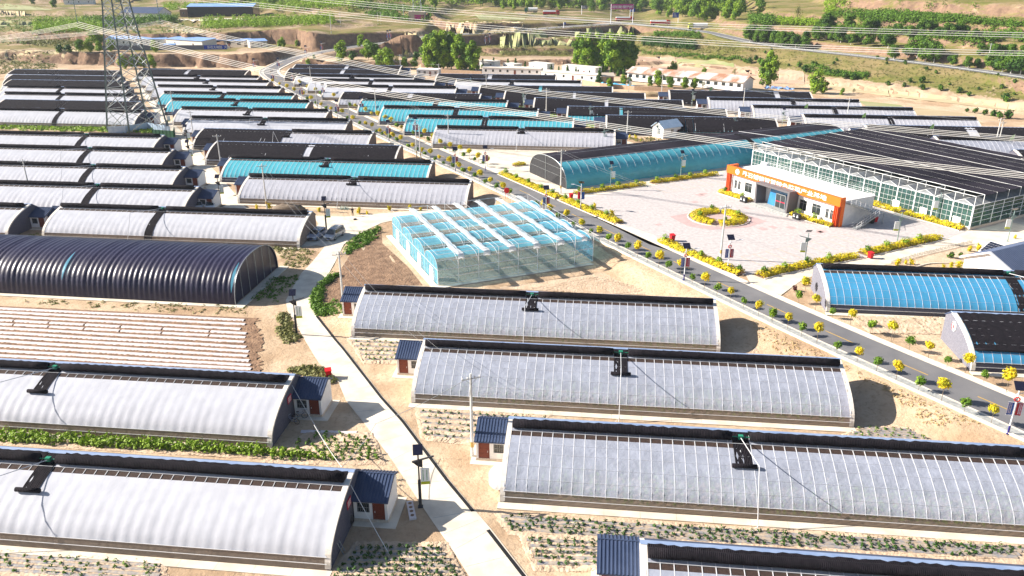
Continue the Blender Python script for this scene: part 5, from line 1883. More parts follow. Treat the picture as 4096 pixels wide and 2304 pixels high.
def tree_proto(name, H, W, n, s, leafm, seed, shape='round', trunk='trunk', base=.22, tr=None):
    rn = random.Random(seed)
    root = link(name, None)
    m = MB()
    tr = tr or H * .018
    lean = Vector((rn.uniform(-.03, .03) * H, rn.uniform(-.03, .03) * H, 0))
    m.tube([(0, 0, -.3), lean * .4 + Vector((0, 0, H * .4)), lean + Vector((0, 0, H * .86))], tr, 6, r2=tr * .25)
    cl = []
    nc = {'round': 16, 'poplar': 22, 'cone': 14, 'ball': 9, 'shrub': 8}[shape]
    for i in range(nc):
        u = (i + .5) / nc
        if shape == 'round':
            z = H * (base + (1 - base) * rn.uniform(.08, .95))
            f = math.sin(math.pi * min(1, max(.05, (z / H - base) / (1 - base)))) ** .6
            rr = W * f * rn.uniform(.15, .75)
            r = W * rn.uniform(.30, .48)
        elif shape == 'poplar':
            z = H * (base + (1 - base) * u)
            f = math.sin(math.pi * min(.97, u * .86 + .12)) ** .7
            rr = W * f * rn.uniform(.1, .75)
            r = W * rn.uniform(.3, .45) * (.55 + .45 * f)
        elif shape == 'cone':
            z = H * (base + (1 - base) * u * .95)
            rr = W * (1 - u) * rn.uniform(.1, .5)
            r = W * (.62 - .42 * u) * rn.uniform(.8, 1.1)
        elif shape == 'ball':
            z = H * base + H * (1 - base) * rn.uniform(.32, .68)
            rr = W * rn.uniform(.1, .45)
            r = W * rn.uniform(.5, .6)
        else:
            z = H * base + H * (1 - base) * rn.uniform(.2, .8)
            rr = W * rn.uniform(0, .55)
            r = W * rn.uniform(.42, .58)
        t = i * 2.4 + rn.uniform(-.5, .5)
        c = Vector((rr * math.cos(t), rr * math.sin(t), z)) + lean * (z / H)
        cl.append((c, r))
        if shape in ('round', 'poplar'):
            z0 = H * rn.uniform(.25, .5)
            m.tube([lean * (z0 / H) + Vector((0, 0, z0)), c], tr * .35, 4, r2=tr * .08)
    lk = link("trunk", m.mesh("trunk", trunk), root)
    m = MB()
    blob_leaves(m, cl, n, s, rn, len(leafm))
    link("crown", m.mesh("crown", list(leafm)), root)
    return root


USED = {}


def plant(proto, key, loc, rz, scale, label, cat, group):
    """first use moves the first-built one, later uses copy it with its parts"""
    if key not in USED:
        USED[key] = proto
        o = proto
        o.location, o.rotation_euler = loc, (0, 0, rz)
        o.scale = (scale,) * 3
    else:
        o = copy_tree(proto, loc, rz, None, scale)
    return tag(o, label, cat, group)


def ordn(i):
    if i < 20:
        return ORD[i]
    t = ("twentieth", "thirtieth", "fortieth", "fiftieth", "sixtieth", "seventieth")[(i + 1) // 10 - 2]
    u = (i + 1) % 10
    return t if u == 0 else t.replace("ieth", "y") + "-" + ORD[u - 1]


BY = [tree_proto("ball_tree", 2.45, .72, 460, .115, ('leaf_yellow', 'leaf_yellow', 'leaf_ygreen'), 20 + i, 'ball', 'trunk', .52, .035) for i in range(4)]
BGN = [tree_proto("ball_tree", 1.75, .58, 320, .11, ('leaf_green', 'leaf_fresh'), 30 + i, 'ball', 'trunk', .42, .03) for i in range(3)]
roadY = {'l': [(23, 2265, 1398), (23, 1800, 1190), (23, 1375, 990), (23, 1010, 815), (23, 635, 635), (23, 360, 508), (23, 88, 380), (22, 2155, 250), (22, 1910, 135), (12, 1690, 1400), (12, 1485, 1338), (12, 1287, 1242), (12, 1105, 1162), (12, 932, 1082), (12, 768, 1005), (12, 620, 930), (12, 470, 855), (12, 405, 812), (12, 25, 650),
              (11, 2255, 590), (11, 2150, 540), (11, 2055, 490), (11, 1958, 448), (11, 1867, 405), (11, 1777, 360), (11, 1690, 325), (11, 1612, 290), (11, 1525, 252), (11, 1412, 192), (11, 1342, 160), (11, 1275, 132), (11, 1217, 105),
              (1, 1145, 1236), (1, 1090, 1212), (1, 970, 1160), (1, 865, 1110), (1, 765, 1062), (1, 670, 1020), (1, 580, 972), (1, 500, 935), (1, 420, 895), (1, 350, 862), (1, 280, 828), (1, 215, 796)],
         'r': [(23, 2405, 1100), (23, 2018, 932), (23, 1675, 787), (23, 1330, 622), (23, 945, 470), (23, 620, 332), (23, 520, 190), (11, 2225, 400), (11, 2140, 362), (11, 2055, 318), (11, 1965, 280), (11, 1872, 258), (11, 1787, 222), (11, 1715, 172), (11, 1635, 125), (11, 1495, 75),
              (1, 1420, 1242), (1, 1325, 1195), (1, 1265, 1165), (1, 1200, 1137), (1, 1145, 1112), (1, 1085, 1085), (1, 990, 1040), (1, 890, 990), (1, 790, 950), (1, 710, 922), (1, 620, 882), (1, 545, 860), (1, 470, 815), (1, 400, 785), (1, 345, 752)]}
roadG = {'l': [(23, 2010, 1292), (23, 1585, 1087), (23, 1190, 905), (23, 820, 735), (23, 490, 570), (23, 215, 440), (22, 2545, 425), (22, 2280, 310), (22, 2030, 192), (22, 1800, 82), (12, 1575, 1378), (12, 1382, 1288), (12, 1195, 1202), (12, 1013, 1122), (12, 850, 1045), (12, 692, 972), (12, 540, 900), (12, 342, 800), (12, 92, 680),
              (11, 2310, 625), (11, 2205, 575), (11, 2105, 520), (11, 2000, 478), (11, 1905, 430), (11, 1815, 392), (11, 1735, 355), (11, 1640, 305), (11, 1565, 270), (11, 1488, 238), (11, 1380, 178), (11, 1308, 150), (11, 1240, 118), (11, 1185, 90), (1, 1030, 1190), (1, 915, 1135), (1, 815, 1090), (1, 715, 1045), (1, 620, 1000), (1, 540, 958)],
         'r': [(23, 2195, 1012), (23, 1848, 868), (23, 1497, 712), (23, 1132, 552), (23, 775, 402), (23, 462, 262), (11, 2185, 392), (11, 2105, 358), (11, 2000, 320), (11, 1920, 285), (11, 1830, 252), (11, 1745, 215), (11, 1672, 178), (11, 1605, 142), (11, 1530, 108), (1, 1380, 1222), (1, 1235, 1155), (1, 1040, 1070), (1, 940, 1020), (1, 840, 975), (1, 660, 905), (1, 580, 870)]}
rn = random.Random(77)
SIDE = {'l': "left", 'r': "right"}
for col, tab, protos in (("yellow", roadY, BY), ("green", roadG, BGN)):
    for sd_ in 'lr':
        for i, (rc, x, y) in enumerate(tab[sd_]):
            p = g(q(rc, x, y), ZR)
            k = rn.randrange(len(protos))
            plant(protos[k], (col, k), (p.x, p.y, tz(p.x, p.y) + .02), rn.uniform(0, 6.28), rn.uniform(.85, 1.25) * (1.0 if rc > 3 else 1.08),
                  "%s ball topped tree, %s from the near end of the road's %s row" % (col, ordn(i), SIDE[sd_]), "tree", "%s ball trees along the main road" % col)
# other small yellow bushes in plots
SH = [tree_proto("round_shrub", 1.25, .55, 200, .13, ('leaf_yellow', 'leaf_ygreen'), 40, 'shrub', 'trunk', .1, .03),
      tree_proto("round_shrub", 1.1, .6, 200, .13, ('leaf_green', 'leaf_dark'), 41, 'shrub', 'trunk', .1, .03),
      tree_proto("round_shrub", 1.0, .55, 170, .12, ('leaf_red', 'leaf_red'), 42, 'shrub', 'trunk', .08, .03)]
for i, (rc, x, y, k, z, t) in enumerate([(11, 65, 790, 0, 0, "left of the brown heap by the pale greenhouse"), (11, 180, 785, 0, 0, "at the leaning pole by the brown heap"), (11, 468, 800, 0, 0, "right of the brown heap"), (11, 650, 815, 0, 0, "left of the solar lamp by the parked cars"),
                                         (11, 1022, 830, 0, 0, "nearest the standing person"), (11, 1097, 838, 0, 0, "second right of the standing person"), (11, 1305, 800, 0, 0, "tallest in the strip right of the person"), (11, 1500, 800, 0, 0, "second from the right in the strip beyond the person"), (11, 1600, 805, 0, 0, "rightmost in the strip beyond the person"),
                                         (2, 1215, 1295, 0, ZR, "leftmost before the white kiosk"), (2, 1270, 1305, 0, ZR, "second before the white kiosk"), (2, 1320, 1325, 0, ZR, "nearest before the white kiosk"), (2, 1935, 1290, 2, ZR, "by the dark greenhouse right of the kiosk"),
                                         (13, 1390, 1320, 0, ZR, "leftmost below the garden kerb"), (13, 1465, 1305, 0, ZR, "second below the garden kerb"), (13, 1520, 1310, 0, ZR, "third below the garden kerb"), (13, 1885, 1250, 1, ZR, "left of two in the garden"), (13, 1982, 1228, 1, ZR, "right of two in the garden"),
                                         (13, 2065, 1185, 0, ZR, "by the white frame of the carport"), (13, 2145, 1180, 0, ZR, "right beside the carport's white frame"), (13, 1820, 1345, 0, ZR, "left one behind the blue greenhouse ridge"), (13, 1890, 1340, 0, ZR, "middle one behind the blue greenhouse ridge"), (13, 1965, 1340, 0, ZR, "right one behind the blue greenhouse ridge"),
                                         (13, 2490, 1065, 0, ZR, "at the kerb under the sign lamp, right edge"), (12, 885, 775, 0, ZR, "single small one on the paving by the road hedge"), (12, 1048, 850, 0, ZR, "second single one on the paving by the road hedge"), (23, 515, 100, 2, ZR, "reddish at the road junction corner"), (23, 430, 150, 2, ZR, "reddish second at the junction corner")]):
    p = g(q(rc, x, y), z)
    plant(SH[k], ('sh', k), (p.x, p.y, tz(p.x, p.y)), i * 1.3, .9 + .25 * math.sin(i * 2.1), "%s round shrub %s" % (("yellow", "green", "red")[k], t), "shrub", "small round shrubs")


# ------------------------------------------------------------------ hedges
def hedge(label, pts, w=1.5, h=.75, dark=(), kerb=True, z=ZR, seed=0, mats=('leaf_yellow', 'leaf_yellow', 'leaf_ygreen'), dens=95, closed=False, world=False, green=True):
    P = pts if world else [g(p, z) for p in pts]
    w *= 1.0 if world else 1.3
    h *= 1.2
    rn = random.Random(seed)
    o = thing("hedge", label, "hedge", P[0], 0, "clipped yellow hedges")
    org = P[0]
    m, md, mk, ms = MB(), MB(), MB(), MB()
    for a, b in zip(P, P[1:]):
        L = (b - a).length
        d = (b - a) / L
        nm = Vector((-d.y, d.x, 0))
        for _ in range(int(L * w * dens)):
            s, u = rn.uniform(0, L), rn.uniform(-.5, .5)
            hh = h * (.82 + .22 * math.sin(s * 1.9 + seed) * math.sin(s * .7 + u * 3)) * (1 - .35 * abs(u * 2) ** 3)
            zz = hh * rn.uniform(.35, 1) if abs(u) < .4 else hh * rn.uniform(.05, 1)
            leaf(m, a - org + d * s + nm * (u * w) + Vector((0, 0, zz + .1)), Vector((rn.uniform(-.6, .6), rn.uniform(-.6, .6), .9)) + nm * (u * 1.6), .15 * rn.uniform(.7, 1.3), rn, rn.randrange(3))
        if kerb:
            for sgn in (-1, 1):
                c = nm * (sgn * (w / 2 + .18))
                e = nm * .08
                q4 = [a - org + c - e, b - org + c - e, b - org + c + e, a - org + c + e]
                mk.prism([(v.x, v.y, 0) for v in q4], (0, 0, .16))
            ms.quad(a - org - nm * (w / 2 + .1) + Vector((0, 0, .08)), b - org - nm * (w / 2 + .1) + Vector((0, 0, .08)), b - org + nm * (w / 2 + .1) + Vector((0, 0, .08)), a - org + nm * (w / 2 + .1) + Vector((0, 0, .08)))
    part("foliage", m, list(mats), o)
    if mk.v:
        part("kerb", mk, 'kerb', o)
        part("bed", ms, 'soil', o)
    if green:
        tot = sum((b - a).length for a, b in zip(P, P[1:]))
        s = 1.2
        while s < tot - .5:
            r = s
            for a, b in zip(P, P[1:]):
                L = (b - a).length
                if r <= L:
                    break
                r -= L
            c = a + (b - a) * min(1, r / L) - org
            mg = MB()
            rr = rn.uniform(.45, .65)
            blob_leaves(mg, [(c + Vector((rn.uniform(-.2, .2), rn.uniform(-.2, .2), h + .15)), rr)], 110, .14, rn)
            part("ball_bush", mg, ['leaf_green' if rn.random() < .35 else 'leaf_fresh'], o)
            s += rn.uniform(3.6, 5.6)
    return o


hedge("yellow hedge strip between the road and the long cyan tunnel's grey end", [q(12, 20, 458), q(12, 560, 690)], 1.6, seed=1)
hedge("yellow hedge strip between the road and the plaza's left half", [q(12, 590, 700), q(12, 1120, 925)], 1.6, seed=2)
hedge("yellow hedge along the cyan tunnel, the one nearer the road", [q(12, 700, 650), q(12, 1350, 565)], 1.3, seed=3)
hedge("yellow hedge along the cyan tunnel, the one nearer the office", [q(12, 1420, 548), q(12, 2030, 468)], 1.3, seed=4)
hedge("yellow hedge between the road and the plaza's right half, with a red bin", [q(12, 1510, 1090), q(12, 1800, 1220), q(12, 2050, 1325), q(12, 2260, 1400)], 1.6, seed=5)
hedge("yellow hedge along the plaza's near edge behind the blue greenhouse", [q(23, 90, 20), q(13, 240, 1385), q(13, 600, 1310), q(13, 1000, 1235)], 1.5, seed=6)
hedge("yellow hedge with round green bushes along the plaza's right edge by a red bin", [q(13, 1060, 1215), q(13, 1770, 1060)], 1.6, seed=7)
hedge("yellow hedge below the office windows left of the glass entrance", [q(12, 2060, 632), q(12, 2350, 722)], 1.2, seed=8)
hedge("yellow hedge below the office windows right of the glass entrance", [q(13, 395, 845), q(13, 780, 955)], 1.2, seed=9)
hedge("long plain yellow hedge along the glasshouse front", [q(13, 1105, 735), q(13, 2000, 985)], 1.4, h=.85, seed=10, green=False)
hedge("short yellow hedge left of the cyan tunnel's grey end", [q(12, 120, 385), q(12, 238, 375)], 1.2, seed=11, green=False)
cc = g(q(12, 2047, 872), ZR)
for i, t in enumerate(("right", "far", "left", "near")):
    a0 = i * math.pi / 2 + .12 - .35
    pts = [cc + Vector((3.9 * math.cos(a0 + k * .225), 3.9 * math.sin(a0 + k * .225), 0)) for k in range(7)]
    hedge("curved yellow hedge with dark tops, %s quarter of the round bed" % t, pts, 2.9, seed=20 + i, kerb=False, world=True, mats=('leaf_yellow', 'leaf_yellow', 'leaf_ygreen'), dens=110)
mb = MB()
n = 40
for k in range(n):
    a, b = 6.2832 * k / n, 6.2832 * (k + 1) / n
    mb.prism([(cc.x + r * math.cos(t), cc.y + r * math.sin(t), ZR) for r, t in ((5.55, a), (5.75, a), (5.75, b), (5.55, b))], (0, 0, .18))
o = link("round_kerb", mb.mesh("round_kerb", 'kerb'))
tag(o, "pale round kerb ring about the curved yellow hedges on the plaza", "kerb")


# ------------------------------------------------------------------ weeds and rough grass near the lanes
def scatter(name, poly, n, h, r, s, k, lm, seed, fn=on, cl=1.0):
    rn = random.Random(seed)
    m = MB()
    xs, ys = [p[0] for p in poly], [p[1] for p in poly]

    def inside(x, y):
        c = False
        j = len(poly) - 1
        for i in range(len(poly)):
            xi, yi = poly[i]
            xj, yj = poly[j]
            if (yi > y) != (yj > y) and x < (xj - xi) * (y - yi) / (yj - yi) + xi:
                c = not c
            j = i
        return c
    i = 0
    tries = 0
    while i < n and tries < n * 30:
        tries += 1
        x, y = rn.uniform(min(xs), max(xs)), rn.uniform(min(ys), max(ys))
        if not inside(x, y):
            continue
        p = fn((x, y))
        if cl < 1 and float(wob(np.array([p.x]), np.array([p.y]), 16, seed % 20)[0]) < 1 - 2 * cl:
            continue
        f = rn.uniform(.5, 1.4)
        tuft(m, p, h * f, r * f, k, s, rn, 0)
        i += 1
    return struct(name, m, lm, kind='stuff')


g0 = lambda p: g(p, 0.0)
scatter("grass", [q(21, 780, 0), q(21, 720, 30), q(21, 590, 180), q(21, 570, 290), q(21, 640, 390), q(21, 740, 370), q(21, 660, 290), q(21, 690, 120), q(21, 830, 10)], 260, .5, .5, .2, 16, 'leaf_green', 1, g0)
scatter("grass", [q(11, 1220, 950), q(11, 1050, 1020), q(11, 890, 1130), q(11, 900, 1220), q(11, 980, 1180), q(11, 1200, 1060)], 150, .4, .6, .2, 14, 'leaf_green', 2, g0)
scatter("grass", [q(21, 280, 360), q(21, 340, 360), q(21, 420, 520), q(21, 480, 600), q(21, 330, 650), q(21, 290, 600), q(21, 240, 440)], 110, .4, .5, .2, 14, 'leaf_olive', 3, g0)
scatter("grass", [q(21, 340, 890), q(21, 560, 870), q(21, 700, 900), q(21, 800, 1000), q(21, 740, 1015), q(21, 600, 960), q(21, 480, 935)], 160, .4, .55, .2, 14, 'leaf_olive', 4, g0)
scatter("grass", [q(10, 400, 1055), q(10, 1400, 1100), q(10, 2576, 1145), q(11, 440, 1160), q(11, 440, 1180), q(10, 2400, 1160), q(10, 400, 1075)], 260, .3, .5, .16, 10, 'leaf_olive', 5, g0, .6)
scatter("grass", [q(0, 0, 1165), q(0, 1000, 1195), q(0, 1430, 1215), q(0, 1430, 1250), q(0, 1000, 1240), q(0, 0, 1215)], 420, .5, .9, .3, 12, 'leaf_fresh', 6, g0)
scatter("grass", [q(20, 20, 205), q(20, 2300, 300), q(20, 2290, 370), q(20, 1500, 350), q(20, 20, 245)], 90, .2, .5, .14, 10, 'leaf_olive', 7, g0)
scatter("grass", [q(21, 220, 30), q(21, 470, 0), q(21, 380, 130), q(21, 240, 250), q(21, 20, 230), q(21, 90, 130)], 120, .25, .5, .15, 10, 'leaf_green', 8, g0)
scatter("grass", [q(11, 240, 1150), q(11, 440, 1155), q(11, 600, 1180), q(11, 540, 1330), q(11, 330, 1340), q(11, 300, 1250)], 110, .25, .5, .16, 10, 'leaf_olive', 9, g0)
scatter("grass", [q(20, 100, 200), q(10, 420, 1000), q(10, 120, 1050), q(10, 300, 960)], 40, .3, .5, .16, 10, 'leaf_olive', 10, g0)
scatter("grass", [q(21, 640, 330), q(21, 780, 230), q(21, 860, 260), q(21, 880, 360), q(21, 690, 385)], 60, .35, .5, .16, 12, 'leaf_green', 11, g0)
gz = lambda p: g(p, ZR)
scatter("grass", [q(2, 120, 985), q(2, 290, 990), q(2, 280, 1020), q(2, 120, 1010)], 60, .4, .6, .3, 10, 'leaf_fresh', 12, gz)
scatter("grass", [q(2, 440, 1070), q(2, 590, 1075), q(2, 580, 1105), q(2, 420, 1095)], 60, .4, .6, .3, 10, 'leaf_fresh', 13, gz)
scatter("grass", [q(2, 750, 1150), q(2, 930, 1165), q(2, 920, 1200), q(2, 760, 1185)], 60, .4, .6, .3, 10, 'leaf_fresh', 14, gz)
scatter("grass", [q(2, 1160, 1290), q(2, 1500, 1300), q(2, 1480, 1340), q(2, 1300, 1330)], 50, .4, .6, .2, 10, 'leaf_olive', 15, gz)
scatter("bank_grass", [q(23, 0, 420), q(23, 600, 690), q(23, 1300, 1030), q(23, 2200, 1405), q(23, 1650, 1405), q(23, 1300, 1100), q(23, 900, 900), q(23, 300, 750), q(23, 100, 600)], 260, .12, .3, .09, 8, mat("straw_tufts", (0.42, 0.30, 0.14), (0.50, 0.38, 0.20), 3, 1), 16, on)

# ------------------------------------------------------------------ trees beyond the farm
PT = {'poplar': [tree_proto("tall_tree", 12, 3.8, 3200, .36, ('leaf_fresh', 'leaf_fresh', 'leaf_green'), 50 + i, 'poplar', base=.12) for i in range(3)],
      'round': [tree_proto("broad_tree", 8, 3.7, 2200, .36, ('leaf_fresh', 'leaf_green', 'leaf_fresh', 'leaf_green'), 60 + i, 'round', base=.15) for i in range(4)],
      'fresh': [tree_proto("young_tree", 7, 3.0, 1700, .34, ('leaf_fresh', 'leaf_fresh', 'leaf_green'), 70 + i, 'round', base=.12) for i in range(2)],
      'cone': [tree_proto("dark_conifer", 4.6, 1.5, 900, .22, ('leaf_dark', 'leaf_green', 'leaf_dark'), 80 + i, 'cone', base=.04) for i in range(2)],
      'road': [tree_proto("roadside_tree", 8, 4.3, 2300, .38, ('leaf_green', 'leaf_green', 'leaf_dark'), 85 + i, 'round', 'trunk_white', base=.25, tr=.17) for i in range(2)],
      'shrub': [tree_proto("wild_shrub", 2.0, 1.2, 300, .24, ('leaf_green', 'leaf_dark'), 90 + i, 'shrub', base=.05) for i in range(2)],
      'bare': [tree_proto("bare_tree", 7, 2.4, 380, .22, ('leaf_olive', 'leaf_olive'), 95, 'round', base=.2)]}
rt = random.Random(123)


def tree(kind, p, hpx, label, group, z=None):
    """hpx: height in photograph pixels of the crop tables"""
    w = on(p) if z is None else g(p, z)
    k = rt.randrange(len(PT[kind]))
    pr = PT[kind][k]
    t = w.y * CP + (CAM_H - w.z) * SP
    Hm = hpx * KX / FOC * t / .95
    base = {'poplar': 12, 'round': 8.6, 'fresh': 7.5, 'cone': 4.8, 'road': 8.6, 'shrub': 2.2, 'bare': 7.4}[kind]
    return plant(pr, (kind, k), (w.x, w.y, tz(w.x, w.y) - .1), rt.uniform(0, 6.28), Hm / base, label, "shrub" if kind == 'shrub' else "tree", group)


for i, (x, y, h, t) in enumerate([(1665, 650, 290, "leftmost of the tall clump left of the white houses"), (1740, 655, 325, "second in the tall clump left of the white houses"), (1810, 655, 330, "third in the tall clump left of the white houses"), (1885, 650, 310, "fourth in the tall clump left of the white houses"), (1960, 670, 315, "fifth in the tall clump left of the white houses"), (2090, 678, 270, "rightmost of the tall clump left of the white houses"), (2030, 660, 220, "short one inside the tall clump left of the white houses")]):
    tree('poplar', q(1, x, y), h, "tall bright green tree, " + t, "tall poplars behind the greenhouses")
for i, (x, y, h, t) in enumerate([(745, 655, 300, "leftmost"), (820, 670, 325, "second from the left"), (900, 670, 320, "third from the left"), (980, 680, 325, "middle"), (1060, 690, 335, "fifth from the left"), (1140, 690, 340, "sixth from the left"), (1215, 680, 330, "rightmost"), (1010, 640, 300, "rear")]):
    tree('poplar', q(2, x, y), h, "tall green tree, %s of the dense clump left of the rusty barn" % t, "tall poplars behind the greenhouses")
for x, y, h, k, t in [(860, 575, 185, 'fresh', "single bright tree beside the climbing road"), (1040, 490, 110, 'fresh', "small bright tree right under the climbing road"), (1110, 590, 170, 'fresh', "leftmost tree of the low clump behind the black greenhouses"), (1170, 600, 150, 'round', "second tree of the low clump behind the black greenhouses"),
                      (1230, 610, 170, 'fresh', "third tree of the low clump behind the black greenhouses"), (1300, 610, 190, 'fresh', "tallest tree of the low clump behind the black greenhouses"), (1380, 600, 110, 'bare', "thin grey tree right of the low clump"), (1450, 640, 100, 'round', "dark tree left of the white prefab cabin"), (1540, 640, 90, 'round', "dark tree behind the white prefab cabin"),
                      (1470, 560, 90, 'bare', "grey leafless bush above the low clump"), (1560, 560, 80, 'shrub', "green bush left of the tall clump"), (960, 560, 90, 'shrub', "bush under the climbing road")]:
    tree(k, q(1, x, y), h, t, "trees under the climbing road")
for i, (x, y, h) in enumerate([(75, 652, 95), (145, 655, 100), (235, 665, 85), (400, 680, 75), (480, 690, 80), (550, 700, 75), (630, 695, 80), (710, 710, 75), (835, 690, 70), (895, 690, 75), (955, 690, 75), (930, 775, 130), (1040, 695, 70), (1105, 715, 75), (1160, 700, 80), (-60, 640, 95), (-160, 640, 85)]):
    tree('cone', q(2, x, y), h * 1.1, "dark round conifer, %s from the left along the white houses" % ORD[i], "dark conifers along the white houses")
for x, y, h, k, t in [(1420, 672, 40, 'cone', "small dark conifer behind the barn's left end"), (1490, 680, 25, 'cone', "tiny dark conifer behind the barn roof"), (1570, 685, 50, 'cone', "dark conifer behind the barn middle"), (1620, 690, 80, 'round', "round tree behind the barn middle"), (1910, 720, 60, 'fresh', "small bright tree behind the barn's right half"), (2190, 735, 70, 'bare', "thin grey bush behind the barn's right end"),
                      (1155, 800, 75, 'fresh', "bush before the barn's left end"), (1210, 800, 60, 'fresh', "second bush before the barn's left end"), (1400, 810, 65, 'round', "bush before the barn left of its pole"), (1480, 815, 115, 'fresh', "tall bush before the barn at its pole"), (1590, 830, 80, 'round', "bush right of the barn's pole"), (1730, 835, 80, 'fresh', "bush before the barn's middle"), (1820, 835, 75, 'fresh', "second bush before the barn's middle"), (1900, 840, 60, 'bare', "grey bush before the barn's right half"), (1035, 860, 40, 'shrub', "green shrub at the end of the black greenhouse before the barn"), (1030, 830, 70, 'round', "tree before the grey hut")]:
    tree(k, q(2, x, y), h * 1.35, t, "bushes around the barn")
tree('poplar', q(3, 160, 825), 310, "tall leafy tree standing alone right of the rusty barn", "lone trees before the hill")
tree('fresh', q(3, 620, 875), 215, "loose bright tree in the field before the grassy hill", "lone trees before the hill")
tree('fresh', q(3, 690, 880), 120, "low tree beside the loose bright tree before the hill", "lone trees before the hill")
tree('round', q(3, 870, 892), 65, "dark bush right of the loose bright tree", "lone trees before the hill")
tree('bare', q(3, 980, 880), 55, "small thin shrub in the field below the hill", "lone trees before the hill")
for i, (x, y, h) in enumerate([(40, 330, 130), (140, 340, 130), (215, 350, 110), (290, 385, 110), (350, 395, 85), (440, 400, 110), (530, 405, 95), (610, 415, 105), (690, 425, 120), (770, 440, 100), (850, 450, 110), (945, 465, 90), (1100, 480, 120), (1290, 510, 120), (1360, 520, 110), (1480, 535, 90), (1570, 560, 170), (1650, 580, 175), (1730, 590, 160), (1900, 620, 90), (2050, 640, 90), (2280, 660, 140), (2370, 680, 165), (2450, 690, 170), (2540, 700, 190), (2130, 640, 80)]):
    tree('road', q(3, x, y), h * 1.15, "leafy tree with white painted trunk, %s from the left along the hillside road" % ordn(i), "trees along the hillside road")
rr2 = random.Random(44)
for i in range(34):
    x = 20 + i * 76 + rr2.uniform(-25, 25)
    y = np.interp(x, [0, 1100, 1800, 2576], [318, 420, 480, 560]) + rr2.uniform(-25, 12)
    tree('road', q(3, x, y), rr2.uniform(95, 150), "dense green tree on the uphill side of the hillside road", "trees above the hillside road")
rs = random.Random(9)
for i, (x, y, h) in enumerate([(820, 575, 35), (790, 630, 35), (600, 610, 45), (460, 690, 55), (520, 690, 70), (620, 640, 40), (750, 700, 55), (820, 710, 60), (900, 740, 65), (980, 750, 70), (1080, 730, 50), (1300, 800, 50), (1450, 815, 45), (1510, 770, 45), (1620, 780, 70), (1620, 840, 60), (1790, 850, 60), (1970, 870, 60), (1880, 800, 30), (1660, 660, 40), (1750, 690, 35), (2060, 900, 45), (2150, 840, 35), (2360, 845, 45), (2400, 950, 90), (2490, 750, 40), (2330, 720, 30), (1460, 600, 40), (1290, 570, 35), (1200, 550, 35), (60, 570, 50), (100, 600, 60), (10, 590, 60), (150, 500, 30), (210, 470, 30), (370, 620, 30), (2290, 1090, 70), (2210, 1080, 60), (2120, 1060, 55), (2430, 1110, 90), (2340, 1110, 70), (2040, 1050, 40), (1290, 600, 30), (2480, 890, 30)]):
    tree('shrub', q(3, x, y), h, "dark green shrub scattered on the grassy slope below the hillside road", "shrubs on the grassy slope")
# the wood along the highway and above it
lab = {'round': "leafy green tree in the wood beyond the highway", 'fresh': "bright green tree in the wood beyond the highway", 'bare': "greyish thin tree in the wood beyond the highway"}
n = 0
for i in range(2600):
    x = rs.uniform(900, 3050) if rs.random() < .75 else rs.uniform(-100, 4200)
    y = rs.uniform(-40, 115)
    if n >= 290:
        break
    lim = np.interp(x, [0, 420, 600, 1000, 1500, 2000, 2480, 2700, 2900, 3000, 3300, 4096], [55, 30, 25, 26, 24, 40, 52, 72, 96, 110, 60, 40])
    if y > lim:
        continue
    if x < 900 and rs.random() < .45:
        continue
    if x > 2950 and rs.random() < .55:
        continue
    k = rs.choices(['round', 'fresh', 'bare'], [6, 3, 1])[0]
    hp = rs.uniform(95, 175) * np.interp(x, [0, 1200, 2500, 4096], [.6, .9, 1.1, .95])
    p = on((x, y), 14)
    if min(math.hypot(p.x - h.x, p.y - h.y) for h in HIGH) < 8:
        continue
    tree(k, (x, y), hp, lab[k], "wood beyond the highway")
    n += 1
for i, (x, y, h, k) in enumerate([(580, 560, 60, 'shrub'), (660, 565, 55, 'shrub'), (770, 565, 85, 'round'), (860, 565, 95, 'fresh'), (950, 570, 75, 'round'), (1060, 560, 90, 'fresh'), (1150, 565, 100, 'fresh'), (1250, 560, 90, 'fresh'), (1330, 560, 80, 'fresh'), (1420, 560, 95, 'fresh'), (1470, 570, 85, 'fresh'), (910, 430, 110, 'round')]):
    tree(k, q(0, x, y), h * 1.35, "yellow green tree in the row on the bank behind the pylon, %s from the left" % ORD[i], "trees on the bank behind the pylon")
for i, (x, y, h, k) in enumerate([(440, 435, 60, 'fresh'), (530, 435, 70, 'fresh'), (590, 430, 45, 'fresh'), (310, 440, 90, 'fresh'), (280, 445, 70, 'fresh')]):
    tree(k, q(1, x, y), h, "young tree at the cliff foot beside the road bend, %s from the %s" % (ORD[i % 3], "left" if i < 3 else "right"), "young trees at the cliff foot")


def mass(name, poly, n, h, r, s, k, lm, seed):
    return scatter(name, poly, int(n * 1.7), h, r, s, k, lm, seed, lambda p: on(p, 12))


# orchards seen as one green mass
mass("orchard", [q(0, 330, 215), q(0, 950, 190), q(0, 980, 290), q(0, 320, 320)], 520, 2.6, 2.0, .45, 16, 'leaf_fresh', 31)
mass("orchard", [q(0, 740, 190), q(0, 1680, 185), q(0, 1650, 215), q(0, 1000, 270)], 420, 3.0, 2.0, .45, 16, 'leaf_green', 32)
mass("orchard", [q(0, 1880, 215), q(1, 780, 170), q(1, 790, 235), q(0, 1920, 275)], 620, 3.0, 1.8, .42, 16, 'leaf_fresh', 33)
mass("orchard", [q(0, 1520, 60), q(1, 1000, 45), q(1, 1000, 85), q(0, 1600, 110)], 460, 3.5, 2.4, .6, 14, 'leaf_fresh', 34)
mass("orchard", [q(1, 950, 60), q(1, 1750, 110), q(1, 1700, 150), q(1, 1250, 160)], 420, 3.0, 2.2, .5, 16, 'leaf_green', 35)
mass("orchard", [q(0, 150, 370), q(0, 740, 375), q(0, 740, 415), q(0, 160, 410)], 260, 1.8, 1.2, .4, 12, 'leaf_olive', 36)
